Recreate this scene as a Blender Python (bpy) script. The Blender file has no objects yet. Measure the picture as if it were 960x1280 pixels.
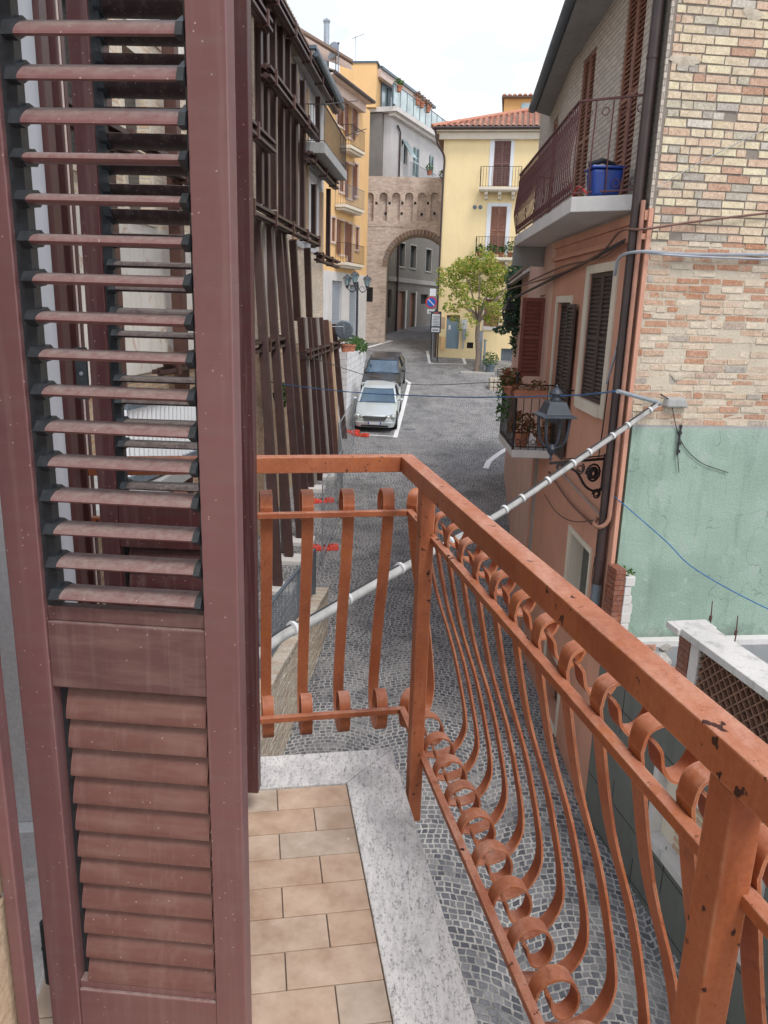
import bpy, bmesh, math, random
EXPO = 0.66
from mathutils import Vector, Matrix
R = math.radians
random.seed(7)
scene = bpy.context.scene
COL = scene.collection

# ------------------------------------------------------------------ camera
F = 968.0
_d = Vector((-111., 3657., F)).normalized()
_f = Vector((0, 0, 1.))
_Y = (_f - _d*_f.dot(_d)).normalized()
_X = _Y.cross(-_d)
def ray(px, py):
    r = Vector(((px-480)/F, (py-640)/F, 1.0))
    return Vector((r.dot(_X), r.dot(_Y), -r.dot(_d)))
def at(px, py, Y):
    r = ray(px, py); return r*(Y/r.y)
def atz(px, py, z):
    r = ray(px, py); return r*(z/r.z)
def atr(px, py, D):
    r = ray(px, py); return r*(D/math.hypot(r.x, r.y))
cam_d = bpy.data.cameras.new('camera'); cam = bpy.data.objects.new('camera', cam_d); COL.objects.link(cam)
rt, dn, fw = [Vector((_X[i], _Y[i], -_d[i])) for i in range(3)]
m = Matrix.Identity(4)
for r_ in range(3):
    m[r_][0] = rt[r_]; m[r_][1] = -dn[r_]; m[r_][2] = -fw[r_]
cam.matrix_world = m
cam_d.sensor_fit = 'VERTICAL'; cam_d.sensor_height = 36; cam_d.sensor_width = 27; cam_d.lens = F/1280*36
cam_d.clip_start = .05; cam_d.clip_end = 3000
scene.camera = cam

# ------------------------------------------------------------------ ground profile
GP = [(-30, -7.3), (0, -6.8), (9, -6.42), (16.3, -6.14), (21.8, -5.8), (30.5, -4.9), (36, -4.15), (43.5, -2.96), (48, -2.38), (52, -1.9), (60, -1.3), (75, -.7), (140, -.4), (900, -.4)]
def gz(Y):
    P = GP
    if Y <= P[0][0]: return P[0][1]
    for i in range(len(P)-1):
        if Y <= P[i+1][0]:
            x0, y0 = P[i]; x1, y1 = P[i+1]
            def sl(k):
                if k <= 0 or k >= len(P)-1: return 0
                return (P[k+1][1]-P[k-1][1])/(P[k+1][0]-P[k-1][0])
            h = x1-x0; t = (Y-x0)/h; a, b = sl(i)*h, sl(i+1)*h
            return (2*t**3-3*t*t+1)*y0+(t**3-2*t*t+t)*a+(-2*t**3+3*t*t)*y1+(t**3-t*t)*b
    return P[-1][1]
def G(px, py):
    r = ray(px, py); r = r/r.y; s = 4.0
    while s < 90:
        if r.z*s < gz(s): break
        s += .05
    return r*s

# ------------------------------------------------------------------ tags / builders
def tag(o, label=None, cat=None, group=None, kind=None):
    if label: o['label'] = label
    if cat: o['category'] = cat
    if group: o['group'] = group
    if kind: o['kind'] = kind
    return o
def thing(name, loc, label, cat, group=None):
    o = bpy.data.objects.new(name, None); COL.objects.link(o); o.location = loc
    o.empty_display_size = .1
    return tag(o, label, cat, group)
def rootloc(o):
    v = Vector((0, 0, 0))
    while o is not None:
        v += o.location; o = o.parent
    return v
def ortho(dirv):
    d = dirv.normalized()
    a = Vector((0, 0, 1)) if abs(d.z) < .95 else Vector((1, 0, 0))
    s = d.cross(a).normalized(); return s, s.cross(d).normalized()
class MB:
    def __init__(s): s.v = []; s.f = []; s.sm = []
    def quad(s, a, b, c, d, sm=False):
        n = len(s.v); s.v += [Vector(a), Vector(b), Vector(c), Vector(d)]; s.f.append((n, n+1, n+2, n+3)); s.sm.append(sm); return s
    def tri(s, a, b, c):
        n = len(s.v); s.v += [Vector(a), Vector(b), Vector(c)]; s.f.append((n, n+1, n+2)); s.sm.append(False); return s
    def hexa(s, p):   # p: 8 points, bottom 4 then top 4
        n = len(s.v); s.v += [Vector(q) for q in p]
        for q in ((0, 3, 2, 1), (4, 5, 6, 7), (0, 1, 5, 4), (1, 2, 6, 5), (2, 3, 7, 6), (3, 0, 4, 7)):
            s.f.append(tuple(n+i for i in q)); s.sm.append(False)
        return s
    def box(s, x0, x1, y0, y1, z0, z1):
        return s.hexa([(x0, y0, z0), (x1, y0, z0), (x1, y1, z0), (x0, y1, z0), (x0, y0, z1), (x1, y0, z1), (x1, y1, z1), (x0, y1, z1)])
    def bar(s, a, b, w, h, up=None):      # rectangular bar between two points
        a, b = Vector(a), Vector(b); d = (b-a).normalized()
        if up is None: sd, up2 = ortho(d)
        else:
            sd = d.cross(Vector(up)).normalized(); up2 = sd.cross(d)
        sd = sd*(w/2); up2 = up2*(h/2)
        return s.hexa([a-sd-up2, a+sd-up2, b+sd-up2, b-sd-up2, a-sd+up2, a+sd+up2, b+sd+up2, b-sd+up2])
    def tube(s, pts, r, n=8, cap=True):
        pts = [Vector(p) for p in pts]; rs = r if isinstance(r, (list, tuple)) else [r]*len(pts)
        base = len(s.v); ref = None
        for i, p in enumerate(pts):
            d = (pts[min(i+1, len(pts)-1)]-pts[max(i-1, 0)])
            if d.length < 1e-9: d = Vector((0, 0, 1))
            if ref is None: sd, up = ortho(d)
            else:
                dd = d.normalized(); sd = (ref-dd*ref.dot(dd))
                sd = sd.normalized() if sd.length > 1e-6 else ortho(d)[0]
                up = sd.cross(dd)
            ref = sd
            for k in range(n):
                a = 2*math.pi*k/n
                s.v.append(p+(sd*math.cos(a)+up*math.sin(a))*rs[i])
        for i in range(len(pts)-1):
            for k in range(n):
                k2 = (k+1) % n
                s.f.append((base+i*n+k, base+i*n+k2, base+(i+1)*n+k2, base+(i+1)*n+k)); s.sm.append(True)
        if cap:
            s.f.append(tuple(base+k for k in range(n))); s.sm.append(False)
            e = base+(len(pts)-1)*n; s.f.append(tuple(e+k for k in reversed(range(n)))); s.sm.append(False)
        return s
    def ribbon(s, pts, wdir, w, t):        # flat bar following pts, width along wdir
        pts = [Vector(p) for p in pts]; wd = Vector(wdir).normalized()*(w/2); base = len(s.v)
        for i, p in enumerate(pts):
            d = (pts[min(i+1, len(pts)-1)]-pts[max(i-1, 0)]).normalized()
            nn = d.cross(wd).normalized()*(t/2)
            s.v += [p-wd-nn, p+wd-nn, p+wd+nn, p-wd+nn]
        for i in range(len(pts)-1):
            for k in range(4):
                k2 = (k+1) % 4; a = base+i*4; b = a+4
                s.f.append((a+k, a+k2, b+k2, b+k)); s.sm.append(k in (0, 2))
        s.f.append((base+3, base+2, base+1, base)); s.sm.append(False)
        e = base+(len(pts)-1)*4; s.f.append((e, e+1, e+2, e+3)); s.sm.append(False)
        return s
    def lathe(s, c, prof, n=16, rot=0, sm=True, axis=None):
        c = Vector(c); base = len(s.v)
        if axis is None: ax = Vector((0, 0, 1)); e1 = Vector((1, 0, 0)); e2 = Vector((0, 1, 0))
        else:
            ax = Vector(axis).normalized(); e1, e2 = ortho(ax)
        for r_, z in prof:
            for k in range(n):
                a = 2*math.pi*k/n+rot
                s.v.append(c+e1*(math.cos(a)*r_)+e2*(math.sin(a)*r_)+ax*z)
        for i in range(len(prof)-1):
            for k in range(n):
                k2 = (k+1) % n
                s.f.append((base+i*n+k, base+i*n+k2, base+(i+1)*n+k2, base+(i+1)*n+k)); s.sm.append(sm)
        s.f.append(tuple(base+k for k in reversed(range(n)))); s.sm.append(False)
        e = base+(len(prof)-1)*n; s.f.append(tuple(e+k for k in range(n))); s.sm.append(False)
        return s
    def ball(s, c, r, n=10, sq=(1, 1, 1)):
        c = Vector(c); base = len(s.v); m_ = n//2
        for i in range(m_+1):
            th = math.pi*i/m_
            for k in range(n):
                a = 2*math.pi*k/n
                s.v.append(c+Vector((math.sin(th)*math.cos(a)*r*sq[0], math.sin(th)*math.sin(a)*r*sq[1], math.cos(th)*r*sq[2])))
        for i in range(m_):
            for k in range(n):
                k2 = (k+1) % n
                s.f.append((base+i*n+k, base+(i+1)*n+k, base+(i+1)*n+k2, base+i*n+k2)); s.sm.append(True)
        return s
    def build(s, name, mt, parent=None, bevel=0, merge=False, label=None, loc=None):
        if parent is None:
            if loc is None:
                xs = [v.x for v in s.v]; ys = [v.y for v in s.v]; zs = [v.z for v in s.v]
                loc = Vector(((min(xs)+max(xs))/2, (min(ys)+max(ys))/2, min(zs)))
            off = Vector(loc)
        else: off = rootloc(parent)
        me = bpy.data.meshes.new(name)
        me.from_pydata([v-off for v in s.v], [], s.f)
        me.polygons.foreach_set('use_smooth', s.sm)
        uv = me.uv_layers.new(name='UVMap')
        co = s.v; data = []
        for p in me.polygons:
            nn = p.normal
            if abs(nn.z) > .75:
                for vi in p.vertices: data += [co[vi].x, co[vi].y]
            else:
                h = Vector((-nn.y, nn.x, 0)).normalized()
                if (abs(h.y) > abs(h.x) and h.y < 0) or (abs(h.y) <= abs(h.x) and h.x < 0): h = -h
                for vi in p.vertices: data += [co[vi].dot(h), co[vi].z]
        uv.data.foreach_set('uv', data)
        if merge:
            bm = bmesh.new(); bm.from_mesh(me); bmesh.ops.remove_doubles(bm, verts=bm.verts, dist=1e-4)
            bmesh.ops.recalc_face_normals(bm, faces=bm.faces); bm.to_mesh(me); bm.free()
        if hasattr(me, 'set_sharp_from_angle') and any(s.sm): me.set_sharp_from_angle(angle=R(38))
        o = bpy.data.objects.new(name, me); COL.objects.link(o)
        if mt is not None: me.materials.append(mt)
        if parent is None: o.location = off
        else: o.parent = parent
        if bevel:
            b = o.modifiers.new('bevel', 'BEVEL'); b.width = bevel; b.segments = 2; b.limit_method = 'ANGLE'; b.angle_limit = R(40)
        if label: o['label'] = label
        return o

class Fc:
    """vertical facade plane: o = plan point, ang = compass angle of its run (deg from +Y to +X), side = +1/-1 outward sense"""
    def __init__(s, o, ang, side=1):
        a = R(ang); s.o = Vector((o[0], o[1], 0)); s.t = Vector((math.sin(a), math.cos(a), 0)); s.n = Vector((math.cos(a), -math.sin(a), 0)); s.side = side; s.ang = ang
    def p(s, u, v, z): return s.o+s.t*u+s.n*(v*s.side)+Vector((0, 0, z))
    def hit(s, px, py, v=0):
        r = ray(px, py); oo = s.o+s.n*(v*s.side); k = oo.dot(s.n)/r.dot(s.n); q = r*k
        return (q-oo).dot(s.t), q.z
    def box(s, B, u0, u1, v0, v1, z0, z1):
        return B.hexa([s.p(u0, v0, z0), s.p(u1, v0, z0), s.p(u1, v1, z0), s.p(u0, v1, z0), s.p(u0, v0, z1), s.p(u1, v0, z1), s.p(u1, v1, z1), s.p(u0, v1, z1)])
    def wall(s, B, u0, u1, z0, z1, holes=(), depth=.25, thick=.4, v=0):
        us = sorted({u0, u1, *[h[0] for h in holes], *[h[1] for h in holes]}); zs = sorted({z0, z1, *[h[2] for h in holes], *[h[3] for h in holes]})
        us = [u for u in us if u0 <= u <= u1]; zs = [z for z in zs if z0 <= z <= z1]
        for i in range(len(us)-1):
            for j in range(len(zs)-1):
                cu, cz = (us[i]+us[i+1])/2, (zs[j]+zs[j+1])/2
                if any(h[0] < cu < h[1] and h[2] < cz < h[3] for h in holes): continue
                B.quad(s.p(us[i], v, zs[j]), s.p(us[i+1], v, zs[j]), s.p(us[i+1], v, zs[j+1]), s.p(us[i], v, zs[j+1]))
        for a, b, c, d in holes:
            w = v-depth
            B.quad(s.p(a, v, c), s.p(b, v, c), s.p(b, w, c), s.p(a, w, c)); B.quad(s.p(a, v, d), s.p(b, v, d), s.p(b, w, d), s.p(a, w, d))
            B.quad(s.p(a, v, c), s.p(a, v, d), s.p(a, w, d), s.p(a, w, c)); B.quad(s.p(b, v, c), s.p(b, v, d), s.p(b, w, d), s.p(b, w, c))
        if thick < .1: return B
        w = v-thick
        B.quad(s.p(u0, v, z0), s.p(u0, v, z1), s.p(u0, w, z1), s.p(u0, w, z0)); B.quad(s.p(u1, v, z0), s.p(u1, v, z1), s.p(u1, w, z1), s.p(u1, w, z0))
        B.quad(s.p(u0, v, z1), s.p(u1, v, z1), s.p(u1, w, z1), s.p(u0, w, z1)); B.quad(s.p(u0, w, z0), s.p(u1, w, z0), s.p(u1, w, z1), s.p(u0, w, z1))
        return B

# ------------------------------------------------------------------ materials
class NT:
    def __init__(s, name):
        s.m = bpy.data.materials.new(name); s.m.use_nodes = True; s.t = s.m.node_tree; s.b = s.t.nodes['Principled BSDF']
    def n(s, ty, ins=None, **kw):
        nd = s.t.nodes.new(ty)
        for k, v in kw.items(): setattr(nd, k, v)
        for k, v in (ins or {}).items():
            if isinstance(v, bpy.types.NodeSocket): s.t.links.new(v, nd.inputs[k])
            else: nd.inputs[k].default_value = v
        return nd
    def l(s, a, b): s.t.links.new(a, b)
    def obj(s): return s.n('ShaderNodeTexCoord').outputs['Object']
    def uv(s): return s.n('ShaderNodeTexCoord').outputs['UV']
    def mapn(s, v, scale=(1, 1, 1), rot=(0, 0, 0)): return s.n('ShaderNodeMapping', {'Vector': v, 'Scale': scale, 'Rotation': rot}).outputs[0]
    def noise(s, v, sc, det=4, rough=.6, dist=0): return s.n('ShaderNodeTexNoise', {'Vector': v, 'Scale': sc, 'Detail': det, 'Roughness': rough, 'Distortion': dist}).outputs['Fac']
    def ramp(s, f, stops, interp='LINEAR'):
        r_ = s.n('ShaderNodeValToRGB', {'Fac': f}); e = r_.color_ramp.elements; r_.color_ramp.interpolation = interp
        while len(e) < len(stops): e.new(.5)
        for i, (p, c) in enumerate(stops):
            e[i].position = p; e[i].color = c4(c)
        return r_.outputs['Color']
    def mix(s, f, a, b, mode='MIX'):
        nd = s.n('ShaderNodeMix', data_type='RGBA', blend_type=mode)
        for i, v in ((0, f), (6, a), (7, b)):
            if isinstance(v, bpy.types.NodeSocket): s.t.links.new(v, nd.inputs[i])
            else: nd.inputs[i].default_value = v if i == 0 else c4(v)
        return nd.outputs[2]
    def math(s, op, a, b=0.0, c=0.0):
        nd = s.n('ShaderNodeMath', operation=op)
        for i, v in enumerate((a, b, c)):
            if isinstance(v, bpy.types.NodeSocket): s.t.links.new(v, nd.inputs[i])
            else: nd.inputs[i].default_value = v
        return nd.outputs[0]
    def sep(s, v): return s.n('ShaderNodeSeparateXYZ', {'Vector': v}).outputs
    def bump(s, h, st=.3, dist=.01, nrm=None):
        ins = {'Height': h, 'Strength': st, 'Distance': dist}
        if nrm is not None: ins['Normal'] = nrm
        o = s.n('ShaderNodeBump', ins).outputs[0]; s.l(o, s.b.inputs['Normal']); return o
    def color(s, c):
        if isinstance(c, bpy.types.NodeSocket): s.l(c, s.b.inputs['Base Color'])
        else: s.b.inputs['Base Color'].default_value = c4(c)
    def set(s, **k):
        for a, v in k.items():
            a = {'rough': 'Roughness', 'metal': 'Metallic', 'spec': 'Specular IOR Level', 'trans': 'Transmission Weight', 'coat': 'Coat Weight', 'alpha': 'Alpha', 'ior': 'IOR'}[a]
            if isinstance(v, bpy.types.NodeSocket): s.l(v, s.b.inputs[a])
            else: s.b.inputs[a].default_value = v
    def geo(s): return s.n('ShaderNodeNewGeometry')
def c4(c):
    if isinstance(c, (int, float)): return (c, c, c, 1)
    return tuple(c) if len(c) == 4 else (c[0], c[1], c[2], 1)
def mul(c, k): return tuple(x*k for x in c)

def m_plain(name, col, rough=.6, metal=0, var=.15, vs=6, bump=.0, bs=60, spec=.5, coat=0):
    t = NT(name); o = t.obj(); f = t.noise(o, vs, 5)
    t.color(t.ramp(f, [(.3, mul(col, 1-var)), (.7, mul(col, 1+var))])); t.set(rough=rough, metal=metal, spec=spec, coat=coat)
    if bump: t.bump(t.noise(o, bs, 4), bump, .004)
    return t.m
def m_plaster(name, col, stain=(.2, .17, .14), amt=.35, bump=.25, var=.12, patch=None):
    t = NT(name); o = t.obj()
    c = t.ramp(t.noise(o, 1.3, 6), [(.3, mul(col, 1-var)), (.7, mul(col, 1+var))])
    st = t.noise(t.mapn(o, (3, 3, .35)), 2.2, 5, .65)
    c = t.mix(t.math('MULTIPLY', t.n('ShaderNodeMapRange', {'Value': st, 'From Min': .52, 'From Max': .75}).outputs[0], amt), c, stain)
    if patch:
        pf = t.n('ShaderNodeMapRange', {'Value': t.noise(o, 2.6, 7, .7, .6), 'From Min': .56, 'From Max': .62}).outputs[0]
        c = t.mix(pf, c, patch)
    c = t.mix(.35, c, t.ramp(t.noise(o, 90, 3), [(.3, mul(col, .75)), (.7, mul(col, 1.25))]))
    t.color(c); t.set(rough=.92, spec=.2); t.bump(t.noise(o, 45, 6, .7), bump, .01); return t.m
def m_isle(name, stops, rough=.85, noise=.35, bump=.35, bs=70, dirt=(.25, .22, .19), damt=.5):
    """random colour per separate piece, plus wear"""
    t = NT(name); o = t.obj(); g = t.geo()
    c = t.ramp(g.outputs['Random Per Island'], stops)
    nz = t.noise(o, 14, 6, .7)
    c = t.mix(t.math('MULTIPLY', t.n('ShaderNodeMapRange', {'Value': nz, 'From Min': .5, 'From Max': .75}).outputs[0], damt), c, dirt)
    c = t.mix(noise, c, t.ramp(t.noise(o, 60, 4), [(.35, .0), (.65, 1.)]), 'SOFT_LIGHT')
    c = t.mix(.6, c, t.ramp(t.noise(o, 22, 5, .7), [(.3, .22), (.7, .78)]), 'SOFT_LIGHT')
    c = t.mix(t.n('ShaderNodeMapRange', {'Value': t.noise(t.mapn(o, (1, 1, .5)), 1.7, 6, .7), 'From Min': .5, 'From Max': .78, 'To Max': .5}).outputs[0], c, (.27, .24, .21))
    t.color(c); t.set(rough=rough, spec=.25); t.bump(t.noise(o, bs, 5, .7), bump, .006); return t.m
def m_brick(name, c1, c2, mortar, w=.27, h=.075, ms=.012, dirt=(.1, .09, .08), damt=.4):
    t = NT(name); u = t.uv(); o = t.obj()
    wv = t.n('ShaderNodeVectorMath', {0: u, 1: t.n('ShaderNodeVectorMath', {0: t.n('ShaderNodeTexNoise', {'Vector': o, 'Scale': 3.0}).outputs['Color'], 1: (.03, .03, 0)}, operation='MULTIPLY').outputs[0]}, operation='ADD').outputs[0]
    b = t.n('ShaderNodeTexBrick', {'Vector': wv, 'Color1': c4(c1), 'Color2': c4(c2), 'Mortar': c4(mortar), 'Scale': 1.0, 'Mortar Size': ms, 'Mortar Smooth': .3, 'Bias': 0.0, 'Brick Width': w, 'Row Height': h})
    c = t.mix(.5, b.outputs['Color'], t.ramp(t.noise(o, 9, 6, .7), [(.25, .15), (.75, .95)]), 'SOFT_LIGHT')
    nz = t.noise(o, 1.1, 7, .7)
    c = t.mix(t.math('MULTIPLY', t.n('ShaderNodeMapRange', {'Value': nz, 'From Min': .5, 'From Max': .7}).outputs[0], damt), c, dirt)
    t.color(c); t.set(rough=.93, spec=.2)
    hgt = t.math('ADD', t.math('MULTIPLY', b.outputs['Fac'], -1.0), t.math('MULTIPLY', t.noise(o, 30, 5), .8))
    t.bump(hgt, .5, .012); return t.m

M = {}
# orange painted iron with chips, sun-bleached patches and rust
for IK, CHIP in (('iron', 1.0), ('iron_bar', .25)):
  t = NT('orange_painted_iron'); oi = t.n('ShaderNodeObjectInfo'); o = t.n('ShaderNodeVectorMath', {0: t.obj(), 1: t.n('ShaderNodeVectorMath', {0: oi.outputs['Random'], 1: (37.0, 91.0, 53.0)}, operation='MULTIPLY').outputs[0]}, operation='ADD').outputs[0]
  c = t.ramp(t.noise(o, 5, 5, .6), [(.3, (.30, .085, .034)), (.7, (.43, .145, .065))])
  bl = t.n('ShaderNodeMapRange', {'Value': t.noise(t.mapn(o, (3, .8, 3)), 3.5, 6, .7), 'From Min': .46, 'From Max': .68}).outputs[0]
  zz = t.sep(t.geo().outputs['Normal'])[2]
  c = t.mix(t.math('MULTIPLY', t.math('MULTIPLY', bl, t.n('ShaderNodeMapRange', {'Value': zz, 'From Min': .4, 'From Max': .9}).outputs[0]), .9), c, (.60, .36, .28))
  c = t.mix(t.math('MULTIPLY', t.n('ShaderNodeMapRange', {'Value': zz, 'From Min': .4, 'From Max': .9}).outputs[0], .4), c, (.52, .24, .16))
  vs_ = t.n('ShaderNodeMapRange', {'Value': t.noise(t.mapn(o, (30, 30, 2.2)), 2.0, 5, .7), 'From Min': .5, 'From Max': .72}).outputs[0]
  c = t.mix(t.math('MULTIPLY', vs_, .5), c, (.30, .075, .018))
  c = t.mix(.35, c, t.ramp(t.noise(o, 95, 4, .7), [(.3, .3), (.7, .75)]), 'SOFT_LIGHT')
  lg = t.n('ShaderNodeMapRange', {'Value': t.noise(o, 2.6, 6, .7, .5), 'From Min': .52, 'From Max': .66}).outputs[0]
  c = t.mix(t.math('MULTIPLY', lg, .5), c, (.20, .055, .03))
  ru = t.n('ShaderNodeMapRange', {'Value': t.noise(o, 7, 6, .75), 'From Min': .56, 'From Max': .66}).outputs[0]
  c = t.mix(t.math('MULTIPLY', ru, .6), c, (.40, .12, .02))
  bv = t.n('ShaderNodeBevel', {'Radius': .005}); bv.samples = 4
  dp = t.n('ShaderNodeVectorMath', {0: bv.outputs[0], 1: t.geo().outputs['True Normal']}, operation='DOT_PRODUCT').outputs['Value']
  em = t.n('ShaderNodeMapRange', {'Value': dp, 'From Min': .995, 'From Max': .90}).outputs[0]
  c = t.mix(t.math('MULTIPLY', em, t.n('ShaderNodeMapRange', {'Value': t.noise(o, 18, 4), 'From Min': .4, 'From Max': .6, 'To Max': .55}).outputs[0]), c, (.66, .42, .28))
  ch = t.n('ShaderNodeMapRange', {'Value': t.noise(o, 38, 3, .5), 'From Min': .635, 'From Max': .665}).outputs[0]
  ch = t.math('MULTIPLY', ch, t.n('ShaderNodeMapRange', {'Value': t.noise(o, 5, 2), 'From Min': .46, 'From Max': .54}).outputs[0])
  ch = t.math('MULTIPLY', ch, CHIP)
  c = t.mix(ch, c, (.05, .016, .01))
  dt = t.n('ShaderNodeMapRange', {'Value': t.noise(o, 160, 2), 'From Min': .7, 'From Max': .74}).outputs[0]
  c = t.mix(t.math('MULTIPLY', dt, .7), c, (.12, .03, .02))
  t.color(c); t.set(rough=t.n('ShaderNodeMapRange', {'Value': t.noise(o, 12, 4), 'To Min': .4, 'To Max': .8}).outputs[0], spec=.35); t.bump(t.math('SUBTRACT', t.math('ADD', t.noise(o, 60, 5, .7), t.math('MULTIPLY', t.noise(o, 9, 3), .8)), t.math('MULTIPLY', ch, .9)), .35, .004); M[IK] = t.m

# maroon powder-coated aluminium of the shutters: flecks of dust, dust film lying on upward faces
def m_shutter(name, col, dust=.5, flecks=.62):
    t = NT(name); o = t.obj()
    c = t.ramp(t.noise(t.mapn(o, (1, 1, .5)), 4, 4), [(.3, mul(col, .9)), (.7, mul(col, 1.12))])
    fade = t.n('ShaderNodeMapRange', {'Value': t.noise(t.mapn(o, (2.5, 2.5, 14)), 2.5, 4), 'From Min': .45, 'From Max': .75}).outputs[0]
    c = t.mix(t.math('MULTIPLY', fade, .35 if flecks < .7 else .5), c, mul((1.35, .98, .9), sum(col)/3*1.2) if flecks < .7 else (.27, .175, .15))
    st_ = t.n('ShaderNodeMapRange', {'Value': t.noise(t.mapn(o, (22, 22, .8)), 2.2, 5, .7), 'From Min': .5, 'From Max': .75}).outputs[0]
    c = t.mix(t.math('MULTIPLY', st_, .22), c, (.36, .27, .25))
    c = t.mix(t.math('MULTIPLY', t.n('ShaderNodeMapRange', {'Value': t.noise(o, 6, 6, .75), 'From Min': .5, 'From Max': .75}).outputs[0], .3), c, mul(col, .55))
    bv = t.n('ShaderNodeBevel', {'Radius': .003}); bv.samples = 3
    dp = t.n('ShaderNodeVectorMath', {0: bv.outputs[0], 1: t.geo().outputs['True Normal']}, operation='DOT_PRODUCT').outputs['Value']
    c = t.mix(t.math('MULTIPLY', t.n('ShaderNodeMapRange', {'Value': dp, 'From Min': .99, 'From Max': .88}).outputs[0], .35), c, mul(col, 2.2))
    v = t.n('ShaderNodeTexVoronoi', {'Vector': o, 'Scale': 75.0, 'Randomness': 1.0})
    sp = t.math('LESS_THAN', v.outputs['Distance'], .11)
    sp = t.math('MULTIPLY', sp, t.math('GREATER_THAN', t.sep(v.outputs['Color'])[0], flecks))
    c = t.mix(t.math('MULTIPLY', sp, .6), c, (.5, .42, .4))
    nz = t.sep(t.geo().outputs['Normal'])[2]
    df = t.math('MULTIPLY', t.n('ShaderNodeMapRange', {'Value': nz, 'From Min': .35, 'From Max': .95}).outputs[0], t.n('ShaderNodeMapRange', {'Value': t.noise(o, 55, 5, .8), 'From Min': .3, 'From Max': .62}).outputs[0])
    c = t.mix(t.math('MULTIPLY', df, dust), c, (.36, .32, .29))
    t.color(c); t.set(rough=.42, spec=.45); t.bump(t.noise(o, 220, 2), .05, .001); return t.m
M['shut'] = m_shutter('maroon_shutter_paint', (.180, .084, .086), .62)
M['shut_low'] = m_shutter('weathered_maroon_slat', (.165, .074, .066), .55, .8)
M['shut_mid'] = m_shutter('weathered_maroon_rail', (.130, .066, .066), .5, .8)
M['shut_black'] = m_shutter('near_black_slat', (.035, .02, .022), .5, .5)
M['shut_dark'] = m_shutter('dark_maroon_shutter', (.075, .024, .026), .35)  # darker base colour for the rear leaf
M['black'] = m_plain('black_plastic', (.028, .034, .040), .4, var=.35, vs=60)
M['frame_maroon'] = m_plain('maroon_frame', (.07, .022, .02), .5, vs=9)
M['white_pvc'] = m_plain('white_reveal', (.52, .54, .58), .6, var=.08, vs=3, bump=.1)
M['old_wood_white'] = m_plaster('peeling_grey_wood', (.66, .68, .70), (.2, .19, .17), .6, .3)
# travertine/granite edge
for ROT, KEY in ((R(9.7), 'stone_edge'), (R(99.7), 'stone_edge2')):
  t = NT('grey_streaked_stone_edge'); o = t.obj(); mm = t.mapn(o, (16, 3.2, 9), (0, 0, ROT))
  a = t.noise(mm, 4, 7, .8); b_ = t.noise(t.mapn(o, (1.6, .8, 1), (0, 0, ROT)), 90, 4, .75)
  c = t.ramp(a, [(.34, (.10, .10, .115)), (.46, (.58, .57, .56)), (.58, (.76, .75, .73))])
  c = t.mix(.5, c, t.ramp(b_, [(.38, (.08, .08, .09)), (.47, (.76, .75, .73))]))
  c = t.mix(t.n('ShaderNodeMapRange', {'Value': t.noise(o, 3.5, 5), 'From Min': .5, 'From Max': .85}).outputs[0], c, (.24, .24, .24))
  t.color(c); t.set(rough=.8, spec=.3); t.bump(t.math('ADD', a, b_), .5, .003); M[KEY] = t.m
# floor tiles
t = NT('beige_floor_tile'); o = t.obj(); g = t.geo()
c = t.ramp(g.outputs['Random Per Island'], [(0, (.46, .315, .22)), (.35, (.52, .38, .28)), (.7, (.49, .395, .31)), (1, (.55, .42, .32))])
c = t.mix(.9, c, t.ramp(t.noise(o, 7, 6, .65), [(.3, .2), (.7, .78)]), 'SOFT_LIGHT')
c = t.mix(t.n('ShaderNodeMapRange', {'Value': t.noise(o, 3.1, 6, .7), 'From Min': .52, 'From Max': .75, 'To Max': .45}).outputs[0], c, (.30, .21, .14))
v = t.n('ShaderNodeTexVoronoi', {'Vector': o, 'Scale': 18.0})
sp = t.math('MULTIPLY', t.math('LESS_THAN', v.outputs['Distance'], .05), t.math('GREATER_THAN', t.sep(v.outputs['Color'])[0], .6))
c = t.mix(sp, c, (.75, .7, .65)); t.color(c); t.set(rough=.5, spec=.4); t.bump(t.noise(o, 90, 4), .08, .002); M['tile'] = t.m
M['grout'] = m_plain('grout', (.13, .10, .08), .95, bump=.3)
M['concrete'] = m_plaster('weathered_concrete', (.34, .34, .33), (.12, .12, .11), .6, .3)
M['concrete_light'] = m_plaster('pale_concrete', (.62, .60, .58), (.30, .29, .27), .4, .2)
# cobbles laid in arcs
t = NT('grey_cobbles_in_arcs'); u = t.obj(); s3 = t.sep(u)
per = 1.5
fx = t.math('SUBTRACT', t.math('FRACT', t.math('DIVIDE', s3[0], per)), .5)
arc = t.math('MULTIPLY', t.math('MULTIPLY', fx, fx), per*.62)
vv = t.math('ADD', s3[1], arc)
vec = t.n('ShaderNodeCombineXYZ', {'X': s3[0], 'Y': vv, 'Z': 0.0}).outputs[0]
wob = t.n('ShaderNodeVectorMath', {0: t.n('ShaderNodeTexNoise', {'Vector': u, 'Scale': 2.2}).outputs['Color'], 1: (.09, .09, 0)}, operation='MULTIPLY').outputs[0]
vec = t.n('ShaderNodeVectorMath', {0: vec, 1: wob}, operation='ADD').outputs[0]
w2 = t.n('ShaderNodeVectorMath', {0: t.n('ShaderNodeTexNoise', {'Vector': u, 'Scale': 10.0, 'Detail': 2.0}).outputs['Color'], 1: (.052, .045, 0)}, operation='MULTIPLY').outputs[0]
vec = t.n('ShaderNodeVectorMath', {0: vec, 1: w2}, operation='ADD').outputs[0]
w3 = t.n('ShaderNodeVectorMath', {0: t.n('ShaderNodeTexNoise', {'Vector': u, 'Scale': 55.0, 'Detail': 2.0}).outputs['Color'], 1: (.012, .012, 0)}, operation='MULTIPLY').outputs[0]
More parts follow.
